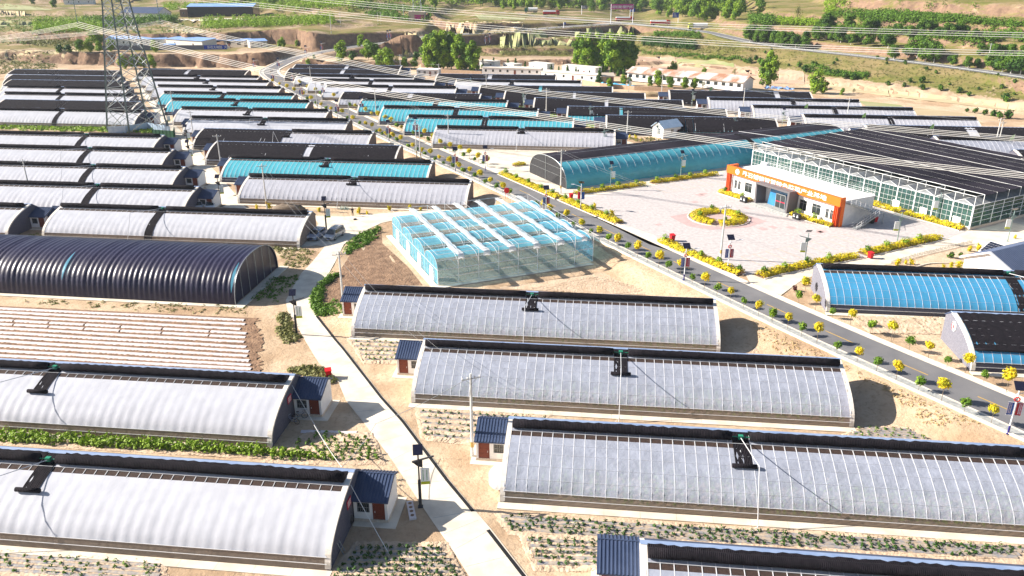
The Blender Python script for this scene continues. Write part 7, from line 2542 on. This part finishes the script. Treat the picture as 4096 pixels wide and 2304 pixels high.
def car(label, loc, rz, paint, van=False, group="parked cars"):
    """nose along +x"""
    o = thing("parked_car", label, "car", loc, rz, group)
    L, Wd = (4.9, .95) if van else (4.5, .92)
    if van:
        low = [(-2.4, .35), (-2.45, .75), (-2.4, 1.05), (1.5, 1.02), (2.2, .86), (2.42, .62), (2.4, .35)]
        top = [(-2.38, 1.03), (-2.2, 1.75), (-1.8, 1.85), (.1, 1.85), (.6, 1.7), (1.55, 1.02)]
    else:
        low = [(-2.2, .38), (-2.25, .8), (-2.15, 1.05), (1.0, 1.02), (2.0, .9), (2.25, .68), (2.22, .38)]
        top = [(-2.15, 1.04), (-1.9, 1.5), (-1.5, 1.66), (-.2, 1.68), (.25, 1.58), (1.1, 1.02)]
    m = MB()
    for (pr, w0, w1) in ((low, Wd, Wd * .96), (top, Wd * .95, Wd * .72)):
        zs = [z for _, z in pr]
        zl, zh = min(zs), max(zs)
        rows = []
        for s in (-1, -.88, 0, .88, 1):
            row = []
            for x, z in pr:
                f = (z - zl) / (zh - zl)
                w = (w0 + (w1 - w0) * f)
                row.append((x * (1 if abs(s) < .9 else .985), s * w, z - (.05 if abs(s) == 1 and f > .9 else 0)))
            rows.append(row)
        m.grid(rows)
        m.poly([rows[0][i] for i in range(len(pr))])
        m.poly([rows[-1][i] for i in range(len(pr))][::-1])
    part("body", m, paint, o, False)
    m = MB()
    a, b = (top[-2], top[-1])
    f = lambda p, s, e: (p[0], s, p[1])
    nrm = .02
    m.quad((b[0] - .04, -Wd * .84, b[1] + .05), (b[0] - .04, Wd * .84, b[1] + .05), (a[0] + .03, Wd * .70, a[1]), (a[0] + .03, -Wd * .70, a[1]))
    wsd = part("windscreen", m, 'glass_dark', o)
    wsd.location = (.03, 0, .02)
    m = MB()
    a, b = top[1], top[0]
    m.quad((b[0] - .02, Wd * .84, b[1] + .08), (b[0] - .02, -Wd * .84, b[1] + .08), (a[0] - .02, -Wd * .68, a[1] - .02), (a[0] - .02, Wd * .68, a[1] - .02))
    part("rear_window", m, 'glass_dark', o)
    for s in (-1, 1):
        x0, x1 = top[0][0] + .3, top[-1][0] - .25
        cuts = np.linspace(x0, x1, 4)
        for i in range(3):
            m = MB()
            zt, zb = top[2][1] - .22, 1.1
            xa, xb = cuts[i] + .05, cuts[i + 1] - .05
            wt = Wd * .95 + (Wd * .72 - Wd * .95) * (zt - 1.03) / (top[2][1] - 1.03) + .012
            wb = Wd * .945 + .012
            m.quad((xa, s * wb, zb), (xb, s * wb, zb), (xb - (.45 if i == 2 else 0), s * wt, zt), (xa + (.15 if i == 0 else 0), s * wt, zt))
            part("side_window", m, 'glass_dark', o)
        m = MB()
        m.box(low[-2][0] - .3, low[-2][0] + .01, s * Wd * .62 - .2, s * Wd * .62 + .2, .68, .84)
        part("headlight", m, 'lampglass', o)
        m = MB()
        m.box(top[-1][0] - .4, top[-1][0] - .2, s * (Wd + .1) - .1, s * (Wd + .1) + .1, 1.05, 1.2)
        part("mirror", m, paint, o)
        m = MB()
        m.box(-L / 2 - .01 + (0.02 if van else .03), -L / 2 + .12, s * Wd * .78 - .1, s * Wd * .78 + .1, .75, 1.1)
        part("tail_light", m, 'red', o)
    m = MB()
    m.box(low[-2][0] - .02, low[-2][0] + .03, -.45, .45, .46, .66)
    part("grille", m, 'black', o)
    m = MB()
    m.box(low[-1][0] + .0, low[-1][0] + .05, -.22, .22, .36, .46)
    part("number_plate", m, 'plate', o)
    m = MB()
    m.quad((-1.0 if van else -.9, -.4, top[2][1] + .012), (-.15, -.4, top[2][1] + .022), (-.15, .4, top[2][1] + .022), (-1.0 if van else -.9, .4, top[2][1] + .012))
    part("sunroof", m, 'glass_dark', o)
    for s in (-1, 1):
        m = MB()
        m.tube([(-1.5, s * Wd * .66, top[2][1] + .06), (.0, s * Wd * .66, top[2][1] + .07)], .025, 4)
        part("roof_rail", m, 'rim', o)
    wheels(o, (-1.4, 1.4), Wd + .01, .35)
    return o


for rear, front, lab_, paint, van in ((q(11, 668, 1035), q(11, 590, 1082), "silver blue hatchback parked in the shade, left of the van", 'car_paint', False), (q(11, 850, 1020), q(11, 735, 1090), "champagne silver van with dark glass roof panels parked beside the lamp", 'car_paint2', True)):
    a, b = g(rear), g(front)
    c = (a + b) / 2
    d = b - a
    car(lab_, (c.x, c.y, .05), math.atan2(d.y, d.x), paint, van)
for x, t in ((1852, "left"), (1962, "right")):
    p = g(q(10, x, 800))
    car("white car, %s of two parked before the shed behind the white greenhouse" % t, (p.x, p.y + .8, 0), RAD(-75), 'car_white', False)
p = on(q(1, 2500, 282), 12)
car("white car driving on the side road above the fields", (p.x, p.y, p.z + .05), RAD(5), 'car_white', False)


def truck(label, foot, paint, tank, L=11.0, flip=1, z0=12.8, cab=True):
    p = on(foot, z0)
    o = thing("truck", label, "truck", (p.x, p.y, p.z + .06), 0 if flip > 0 else math.pi, "trucks on the highway")
    if cab:
        m = MB()
        m.prism([(L / 2 - 2.2, -1.25, .9), (L / 2, -1.25, .9), (L / 2, -1.25, 2.2), (L / 2 - .3, -1.25, 3.3), (L / 2 - 2.2, -1.25, 3.5)], (0, 2.5, 0))
        co = part("cab", m, paint, o)
        m = MB()
        m.box(L / 2 - .25, L / 2 + .02, -1.1, 1.1, 2.2, 3.0)
        m.box(L / 2 - 1.5, L / 2 - .5, -1.27, -1.251, 2.1, 2.9)
        part("window", m, 'glass_dark', co)
    if tank:
        m = MB()
        m.tube([(-L / 2, 0, 2.3), (L / 2 - 2.6, 0, 2.3)], 1.25, 14)
        part("tank", m, tank, o)
    else:
        m = MB()
        m.box(-L / 2, L / 2 - 2.5, -1.25, 1.25, 1.2, 2.6)
        m.prism([(-L / 2, -1.2, 2.6), (-L / 2, 1.2, 2.6), (-L / 2, .9, 3.3), (-L / 2, -.9, 3.3)], (L - 2.5, 0, 0), 1)
        part("cargo_body", m, [paint, 'board'], o)
    m = MB()
    m.box(-L / 2, L / 2 - .2, -.5, .5, .8, 1.1)
    part("chassis", m, 'black', o)
    wheels(o, (-L / 2 + 1, -L / 2 + 2.3, L / 2 - 1.1), 1.25, .52)


truck("red semi truck with a pale covered load under the magenta banner", q(2, 1168, 207), 'truck_red', None, 12)
truck("dark red truck with a low cargo bed among the trees, left of the banner", q(2, 480, 148), 'truck_red', None, 11)
truck("green and white tank truck among the trees, leftmost on the highway", q(2, 290, 132), 'truck_green', 'white', 9, -1)
truck("white tank truck at the hillside road start, right of the blue sign", q(2, 1850, 278), 'lime', 'white', 10.5, -1, 12)
truck("white box truck with a dark red cab half hidden by a tree", q(2, 1500, 240), 'truck_red', None, 12.5, 1, 12.6)


# ------------------------------------------------------------------ bins, signs and clutter
def wheelie(label, p, mt, z, cat="bin", group="wheeled bins", s=.8):
    w = g(p, z)
    o = thing("wheeled_bin", label, cat, (w.x, w.y, z + .03), .3, group)
    m = MB()
    m.prism([(-.3 * s, -.34 * s, .1), (.3 * s, -.34 * s, .1), (.3 * s, .34 * s, .1), (-.3 * s, .34 * s, .1)], (0, 0, .01))
    rows = [[(x * f, y * f, z_) for x, y in ((-.42, -.45), (.42, -.45), (.42, .45), (-.42, .45), (-.42, -.45))] for f, z_ in ((.78 * s, .1), (1.0 * s, 1.2 * s))]
    m.grid(rows)
    part("body", m, mt, o)
    m = MB()
    m.prism([(-.47 * s, -.5 * s, 1.2 * s), (.47 * s, -.5 * s, 1.2 * s), (.47 * s, .5 * s, 1.3 * s), (-.47 * s, .5 * s, 1.3 * s)], (0, 0, .07))
    part("lid", m, mt, o)
    for sx in (-1, 1):
        m = MB()
        m.tube([(sx * .3 * s, .4 * s, .1), (sx * .38 * s, .4 * s, .1)], .1, 8)
        part("wheel", m, 'black', o)


wheelie("red wheeled bin in the grass beside the near lane", q(21, 738, 962), 'red', 0, s=.82)
wheelie("red wheeled bin in the hedge corner below the long cyan tunnel", q(12, 665, 692), 'red', ZR)
wheelie("red wheeled bin behind the roadside hedge on the plaza", q(12, 1612, 1088), 'red', ZR, s=.9)
wheelie("red wheeled bin beside the outside stair of the office", q(13, 1178, 912), 'red', ZR)
wheelie("red wheeled bin before the right plaza hedge's kerb", q(13, 1135, 1250), 'red', ZR)
wheelie("black wheeled bin beside the outside stair of the office", q(13, 1148, 925), 'black', ZR)


def twin_bin(label, p):
    w = g(p, ZR)
    o = thing("litter_bin", label, "litter bin", (w.x, w.y, ZR + .05), RAD(-62), "twin litter bins before the office")
    for x in (-.42, .42):
        m = MB()
        m.box(x - .36, x + .36, -.28, .28, 0, 1.0)
        bo = part("box", m, 'lampdark', o)
        m = MB()
        m.box(x - .2, x + .2, -.3, -.281, .45, .6)
        m.box(x - .1, x + .1, -.3, -.281, .7, .85)
        part("emblem", m, 'board', bo)
    m = MB()
    m.box(-.85, .85, -.34, .34, 1.03, 1.1)
    part("canopy", m, 'lampdark', o)


twin_bin("dark twin litter bin in the left hedge before the office", q(12, 2278, 725))
twin_bin("dark twin litter bin in the right hedge before the office", q(13, 442, 885))
p = g(q(11, 2405, 690), ZR)
hs = thing("red_roadside_sign", "red lantern shaped sign on two legs at the left kerb before the junction", "sign", p, .2)
mb = MB()
mb.prism([(.55 * math.cos(t), -.04, 1.7 + .6 * math.sin(t)) for t in np.linspace(0, 6.283, 16, False)], (0, .08, 0))
part("board", mb, 'red', hs)
for x in (-.25, .25):
    mb = MB()
    mb.tube([(x, 0, 0), (x, 0, 1.3)], .05, 5)
    part("leg", mb, 'red', hs)


# round emblem and red signs on the greenhouse ends
def wall_sign(name, label, house, lx, ly, lz, kind):
    a = house.rotation_euler.z
    ax, ay = Vector((math.cos(a), math.sin(a), 0)), Vector((-math.sin(a), math.cos(a), 0))
    o = thing(name, label, "sign", house.location + ax * lx + ay * ly + Vector((0, 0, lz)), a)
    m = MB()
    if kind == 'round':
        m.prism([(0, .62 * math.cos(t), .62 * math.sin(t)) for t in np.linspace(0, 6.283, 28, False)], (-.05, 0, 0))
        bo = part("board", m, 'board', o)
        m = MB()
        m.tube([(-.055, .5 * math.cos(t), .5 * math.sin(t)) for t in np.linspace(0, 6.283, 24)], .05, 4)
        m.prism([(-.06, -.22, .2), (-.06, .22, .2), (-.06, .1, 0), (-.06, .2, -.25), (-.06, -.2, -.25), (-.06, -.1, 0)], (-.02, 0, 0))
        part("emblem", m, 'red', bo)
    else:
        m.box(0, .05, -.5, .5, -.4, .4)
        bo = part("board", m, 'sign_red', o)
        m = MB()
        for z in (-.2, .0, .2):
            m.box(.051, .06, -.38, .38, z - .05, z + .05)
        part("lettering", m, 'coping', bo)
    return o


wall_sign("round_emblem", "white round sign with red ring and emblem on the grey block greenhouse end", H['F2'], -.26, 6.2, 3.0, 'round')
wall_sign("red_plaque", "red plaque on the dark end wall of the large white greenhouse nearest the camera", H['L2'], LEN + .27, 5.4, 2.6, 'red')
wall_sign("red_plaque", "red plaque on the dark end wall by the parked bicycles", H['L1'], LEN + .27, 5.4, 2.6, 'red')
for k in ('B2', 'B3', 'B4', 'B5', 'B6', 'B7', 'B8', 'B9', 'B10', 'B11'):
    pass

# white plastic bale, bag, ladder, mat
p = g(q(31, 2330, 600))
rn = random.Random(3)
mb = MB()
rows = []
for i in range(13):
    t = math.pi * i / 12
    rows.append([(.95 * math.sin(t) * math.cos(u) * rn.uniform(.9, 1.1), 1.9 * -math.cos(t) + rn.uniform(-.05, .05), .75 + .78 * math.sin(t) * math.sin(u) * rn.uniform(.9, 1.1)) for u in np.linspace(0, 6.283, 15)])
mb.grid(rows)
tag(link("plastic_bale", mb.mesh("plastic_bale", 'white_sheet', True), None, (p.x, p.y + .9, .05), -.1), "white bundle of folded plastic film leaning on the clear greenhouse end", "bale")
p = g(q(31, 935, 935))
mb = MB()
rows = []
for i in range(9):
    t = math.pi * i / 8
    rows.append([(.42 * math.sin(t) * math.cos(u) * rn.uniform(.85, 1.1), .36 * math.sin(t) * math.sin(u) * rn.uniform(.85, 1.1), .55 - .55 * math.cos(t)) for u in np.linspace(0, 6.283, 12)])
mb.grid(rows)
tag(link("sack", mb.mesh("sack", 'lampdark', True), None, (p.x, p.y, 0.04)), "dark stuffed sack between the dark end wall and the near shed", "sack")
a, b = g(q(31, 885, 1195)), g(q(31, 780, 1020), 1.9)
ld = thing("ladder", "dark ladder leaning on the large white greenhouse's dark end wall", "ladder", a)
for s in (-.25, .25):
    mb = MB()
    o_ = Vector((0, s, 0))
    mb.tube([o_, b - a + o_], .035, 5)
    part("rail", mb, 'steel', ld)
mb = MB()
for i in range(1, 8):
    c = (b - a) * (i / 8)
    mb.tube([c + Vector((0, -.25, 0)), c + Vector((0, .25, 0))], .025, 4)
part("rungs", mb, 'steel', ld)
P4 = [g(q(31, *c)) for c in ((1465, 730), (1525, 722), (1560, 885), (1495, 895))]
mb = MB()
org = P4[0]
mb.prism([v - org for v in P4], (0, 0, .18))
sm = link("seed_tray", mb.mesh("seed_tray", 'mulch'), None, org)
tag(sm, "white film covered bed with four dark holes beside the solar lamp", "planting bed")
mb = MB()
for i in range(4):
    c = (P4[0] + P4[1]) / 2 * (1 - (i + .6) / 4.4) + (P4[2] + P4[3]) / 2 * ((i + .6) / 4.4) - org
    mb.prism([(c.x + .17 * math.cos(t), c.y + .17 * math.sin(t), .17) for t in np.linspace(0, 6.283, 10, False)], (0, 0, .02))
link("planting_hole", mb.mesh("planting_hole", 'soil'), sm)
P = [g(q(31, x, 60 + (x - 480) * .03)) for x in np.linspace(480, 1000, 18)]
mb = MB()
mb.grid([[v - P[0] + Vector((0, -.3 + rn.uniform(-.05, .05), .02)), v - P[0] + Vector((0, 0, .16)), v - P[0] + Vector((0, .3 + rn.uniform(-.05, .05), .02))] for v in P])
tag(link("mulch_strip", mb.mesh("mulch_strip", 'mulch', True), None, P[0]), "single white mulch film strip at the back of the potato plot", "mulch strip")

# brown heap and agave like plant near the person
p = g(q(11, 362, 795))
mb = MB()
rows = []
for i in range(9):
    t = math.pi / 2 * i / 8
    rows.append([(3.4 * math.cos(t) * math.cos(u) * rn.uniform(.92, 1.08), 1.3 * math.cos(t) * math.sin(u) * rn.uniform(.92, 1.08), 1.35 * math.sin(t) * rn.uniform(.9, 1.08)) for u in np.linspace(0, 6.283, 20)])
mb.grid(rows)
tag(link("brush_heap", mb.mesh("brush_heap", 'trunk', True), None, p), "brown heap of dry stalks before the pale hazy greenhouse", "heap")
p = g(q(11, 880, 790))
mb = MB()
for i in range(46):
    t, e = rn.uniform(0, 6.283), rn.uniform(.15, 1.2)
    d = Vector((math.cos(t) * math.cos(e), math.sin(t) * math.cos(e), math.sin(e)))
    c = Vector((rn.uniform(-1, 1), rn.uniform(-.3, .3), 0))
    w = Vector((-math.sin(t), math.cos(t), 0)) * .08
    mb.quad(c - w, c + w, c + d * .8 + w * .2, c + d * .8 - w * .2)
tag(link("grey_plant", mb.mesh("grey_plant", mat("grey_green_blades", (.35, .42, .36))), None, p), "low grey green spiky plant at the pale greenhouse's roller post", "plant")
p = g(q(2, 1400, 900), ZR)
mb = MB()
rows = []
for i in range(8):
    t = math.pi / 2 * i / 7
    rows.append([(5.5 * math.cos(t) * math.cos(u) * rn.uniform(.85, 1.1), 2.2 * math.cos(t) * math.sin(u) * rn.uniform(.85, 1.1), 1.5 * math.sin(t) * rn.uniform(.8, 1.1)) for u in np.linspace(0, 6.283, 22)])
mb.grid(rows)
tag(link("straw_heap", mb.mesh("straw_heap", 'straw', True), None, p), "pale straw heap before the rusty roofed barn's left end", "heap")
a, b = on(q(2, 940, 790), 1.4), on(q(2, 1260, 815), 1.4)
mb = MB()
mb.grid([[(a.lerp(b, i / 14) - a) + Vector((0, -.9 + rn.uniform(-.3, .3), .05)), (a.lerp(b, i / 14) - a) + Vector((0, 0, .8 + rn.uniform(-.4, .3))), (a.lerp(b, i / 14) - a) + Vector((0, .9, .1))] for i in range(15)])
tag(link("blue_tarpaulin", mb.mesh("blue_tarpaulin", mat("blue_tarp", (.06, .35, .62), None, rough=.4)), None, a), "long crumpled blue tarpaulin on the bank before the barn", "tarpaulin")
p = g(q(3, 265, 835), 2.0)
mb = MB()
for i in range(26):
    c = Vector((rn.uniform(-5, 5), rn.uniform(-1.2, 1.2), rn.uniform(.1, 1.0)))
    leaf(mb, c, Vector((rn.uniform(-.4, .4), rn.uniform(-.6, 0), 1)), rn.uniform(.6, 1.3), rn)
tag(link("scrap_heap", mb.mesh("scrap_heap", 'roof_light'), None, p), "heap of blue and white sheeting at the lone tree's foot", "heap")
mw = [on(q(2, 725, 775), 1.5), on(q(2, 940, 815), 1.5), on(q(2, 1260, 845), 1.5), on(q(2, 1620, 860), 1.5)]
mb = MB()
for a, b in zip(mw, mw[1:]):
    d = (b - a).normalized()
    n_ = Vector((-d.y, d.x, 0)) * .2
    mb.prism([a - n_ - mw[0], b - n_ - mw[0], b + n_ - mw[0], a + n_ - mw[0]], (0, 0, 1.5))
tag(link("mud_wall", mb.mesh("mud_wall", 'mudbrick'), None, mw[0]), "low tan mud wall between the dark greenhouses and the barn", "wall")
mw = [on(q(1, 1760, 690), 1.5), on(q(1, 2170, 712), 1.5)]
mb = MB()
d = (mw[1] - mw[0]).normalized()
n_ = Vector((-d.y, d.x, 0)) * .2
mb.prism([-n_, mw[1] - mw[0] - n_, mw[1] - mw[0] + n_, n_], (0, 0, 2.0))
tag(link("mud_wall", mb.mesh("mud_wall", 'mudbrick'), None, mw[0]), "tan wall under the tall tree clump right of the prefab cabin", "wall")

# lime flags and small boxes at the hill side greenhouses
fg = None
for x, y, t in ((q(3, 1085, 1140), 3.6, "at the dark greenhouse behind the glasshouse"), (q(3, 1720, 1250), 3.6, "at the pale ribbed greenhouse behind the glasshouse"), (q(13, 2470, 185), 3.6, "at the far right corner of the glasshouse"), (q(2, 1985, 880), 3.6, "before the rusty barn's right end"), (q(3, 545, 1050), 3.6, "at the pale greenhouse behind the long tunnel")):
    w = g(x, ZR + 3.4)
    if fg is None:
        fg = thing("flag", "", "flag", (0, 0, 0), 0)
        mb = MB()
        mb.tube([(0, 0, -.2), (0, 0, 2.6)], .035, 5)
        part("pole", mb, 'pipe', fg)
        mb = MB()
        mb.grid([[(0, 0, 1.3), (0, 0, 2.5)], [(-.5, .06, 1.2), (-.5, .05, 2.3)], [(-1.0, -.03, 1.05), (-1.0, 0, 1.6)]])
        part("cloth", mb, 'flag_lime', fg)
    plant(fg, 'fg', w, 0, 1.0, "small lime green flag " + t, "flag", "lime flags on the greenhouse ends")


# ------------------------------------------------------------------ bicycles by the shed
def bicycle(label, p, rz, cargo=False):
    o = thing("bicycle", label, "bicycle", (p.x, p.y, .05), rz, "cycles parked by the shed")
    for x in (-.52, .52):
        m = MB()
        m.tube([(x + .32 * math.cos(t), 0, .33 + .32 * math.sin(t)) for t in np.linspace(0, 6.283, 19)], .025, 5)
        for k in range(8):
            t = k * .785
            m.tube([(x, 0, .33), (x + .31 * math.cos(t), 0, .33 + .31 * math.sin(t))], .005, 3)
        part("wheel", m, 'black', o)
    m = MB()
    for a, b in (((-.52, 0, .33), (-.15, 0, .75)), ((-.15, 0, .75), (.38, 0, .78)), ((.38, 0, .78), (.52, 0, .33)), ((-.52, 0, .33), (0, 0, .3)), ((0, 0, .3), (.4, 0, .7)), ((0, 0, .3), (-.18, 0, .85)), ((.38, 0, .78), (.34, 0, .98))):
        m.tube([a, b], .022, 5)
    part("frame", m, 'car_paint', o)
    m = MB()
    m.prism([(-.32, -.08, .86), (-.05, -.04, .86), (-.05, .04, .86), (-.32, .08, .86)], (0, 0, .06))
    part("saddle", m, 'black', o)
    m = MB()
    m.tube([(.25, -.28, 1.0), (.36, -.1, .98), (.36, .1, .98), (.25, .28, 1.0)], .018, 5)
    part("handlebar", m, 'rim', o)
    m = MB()
    m.prism([(.45, -.17, .72), (.8, -.14, .72), (.8, .14, .72), (.45, .17, .72)], (0, 0, .26))
    part("basket", m, 'rim', o)


bicycle("pale bicycle with a front basket, nearest the camera by the shed", g(q(21, 400, 1395)), math.pi - .25)
bicycle("dark bicycle behind the basket bicycle at the shed's wall", g(q(21, 470, 1350)), .3)


# ------------------------------------------------------------------ the person on the lane
def person(label, loc, rz):
    v = [(0, 0, .92), (0, 0, 1.15), (0, .01, 1.38), (0, 0, 1.5), (0, -.02, 1.62), (0, -.02, 1.72),
         (.17, 0, 1.42), (.25, -.06, 1.18), (.10, -.26, 1.16), (-.17, 0, 1.42), (-.25, -.06, 1.18), (-.10, -.26, 1.18),
         (.09, 0, .88), (.11, -.02, .48), (.11, .02, .08), (.11, -.12, .05), (-.09, 0, .88), (-.11, .0, .48), (-.12, .03, .08), (-.12, -.11, .05)]
    e = [(0, 1), (1, 2), (2, 3), (3, 4), (4, 5), (2, 6), (6, 7), (7, 8), (2, 9), (9, 10), (10, 11), (0, 12), (12, 13), (13, 14), (14, 15), (0, 16), (16, 17), (17, 18), (18, 19)]
    r = [.15, .14, .17, .06, .095, .09, .075, .05, .04, .075, .05, .04, .1, .065, .045, .04, .1, .065, .045, .04]
    me = bpy.data.meshes.new("person")
    me.from_pydata(v, e, [])
    o = bpy.data.objects.new("person", me)
    COL.objects.link(o)
    md = o.modifiers.new("skin", 'SKIN')
    sv = me.skin_vertices[0].data
    for i, x in enumerate(r):
        sv[i].radius = (x, x)
    sv[0].use_root = True
    sb = o.modifiers.new("smooth", 'SUBSURF')
    sb.levels = sb.render_levels = 2
    bpy.context.view_layer.update()
    m2 = bpy.data.meshes.new_from_object(o.evaluated_get(bpy.context.evaluated_depsgraph_get()))
    bpy.data.objects.remove(o)
    for k in ('cloth_black', 'skin', 'black', 'stain'):
        m2.materials.append(M[k])
    for f in m2.polygons:
        z, y = f.center.z, f.center.y
        hand = z < 1.3 and z > 1.05 and y < -.2
        f.material_index = 1 if (1.5 < z < 1.7 and y < .03) or hand else (2 if z > 1.5 else (3 if z < .07 else 0))
    m2.polygons.foreach_set("use_smooth", [True] * len(m2.polygons))
    o = link("person", m2, None, loc, rz)
    tag(o, "person in black standing on the pale lane holding something at chest height", "person")
    m = MB()
    for s in (-1, 1):
        for k in range(5):
            m.tube([(s * .07 - .03 * k * s * .5, -.29 - .01 * k, 1.19), (s * .05 - .012 * k * s, -.34, 1.18 + .012 * k), (s * .02 - .008 * k * s, -.33, 1.16 + .01 * k)], .011, 4, r2=.008)
    ho = link("fingers", m.mesh("fingers", 'skin'), o)
    m = MB()
    m.lathe([(.0, .125), (.07, .11), (.1, .05), (.105, -.02), (.09, -.08)], (0, .0, 1.66), 12)
    link("hair", m.mesh("hair", 'black', True), o)


p = g(q(11, 963, 856))
person("", (p.x, p.y, .05), .3)
m = MB()
p = g(q(11, 985, 890))
m.prism([(-.3, -.2, 0), (.3, -.2, 0), (.3, .2, 0), (-.3, .2, 0)], (0, 0, .22))
m.tube([(-.15, 0, .22), (0, 0, .4), (.15, 0, .22)], .03, 5)
tag(link("bag", m.mesh("bag", 'cloth_black'), None, (p.x, p.y, .05), .3), "small dark bag on the pale lane before the standing person", "bag")
# ------------------------------------------------------------------ air
mb = MB()
mb.box(-1500, 1500, -60, 2400, -3, 70)
hm = bpy.data.materials.new("pale_air")
hm.use_nodes = True
hn = hm.node_tree.nodes
hn.remove(hn["Principled BSDF"])
pv = hn.new("ShaderNodeVolumePrincipled")
pv.inputs["Color"].default_value = (0.78, 0.86, 1.0, 1)
pv.inputs["Density"].default_value = 0.00009
hm.node_tree.links.new(pv.outputs[0], hn["Material Output"].inputs["Volume"])
struct("haze", mb, hm, kind='stuff')
print("OBJS", len(bpy.data.objects), "VERTS", sum(len(m.vertices) for m in bpy.data.meshes))
for o in bpy.data.objects:
    if o.get('label') and len(str(o['label']).split()) > 16: print("LONG", o.name, o['label'])
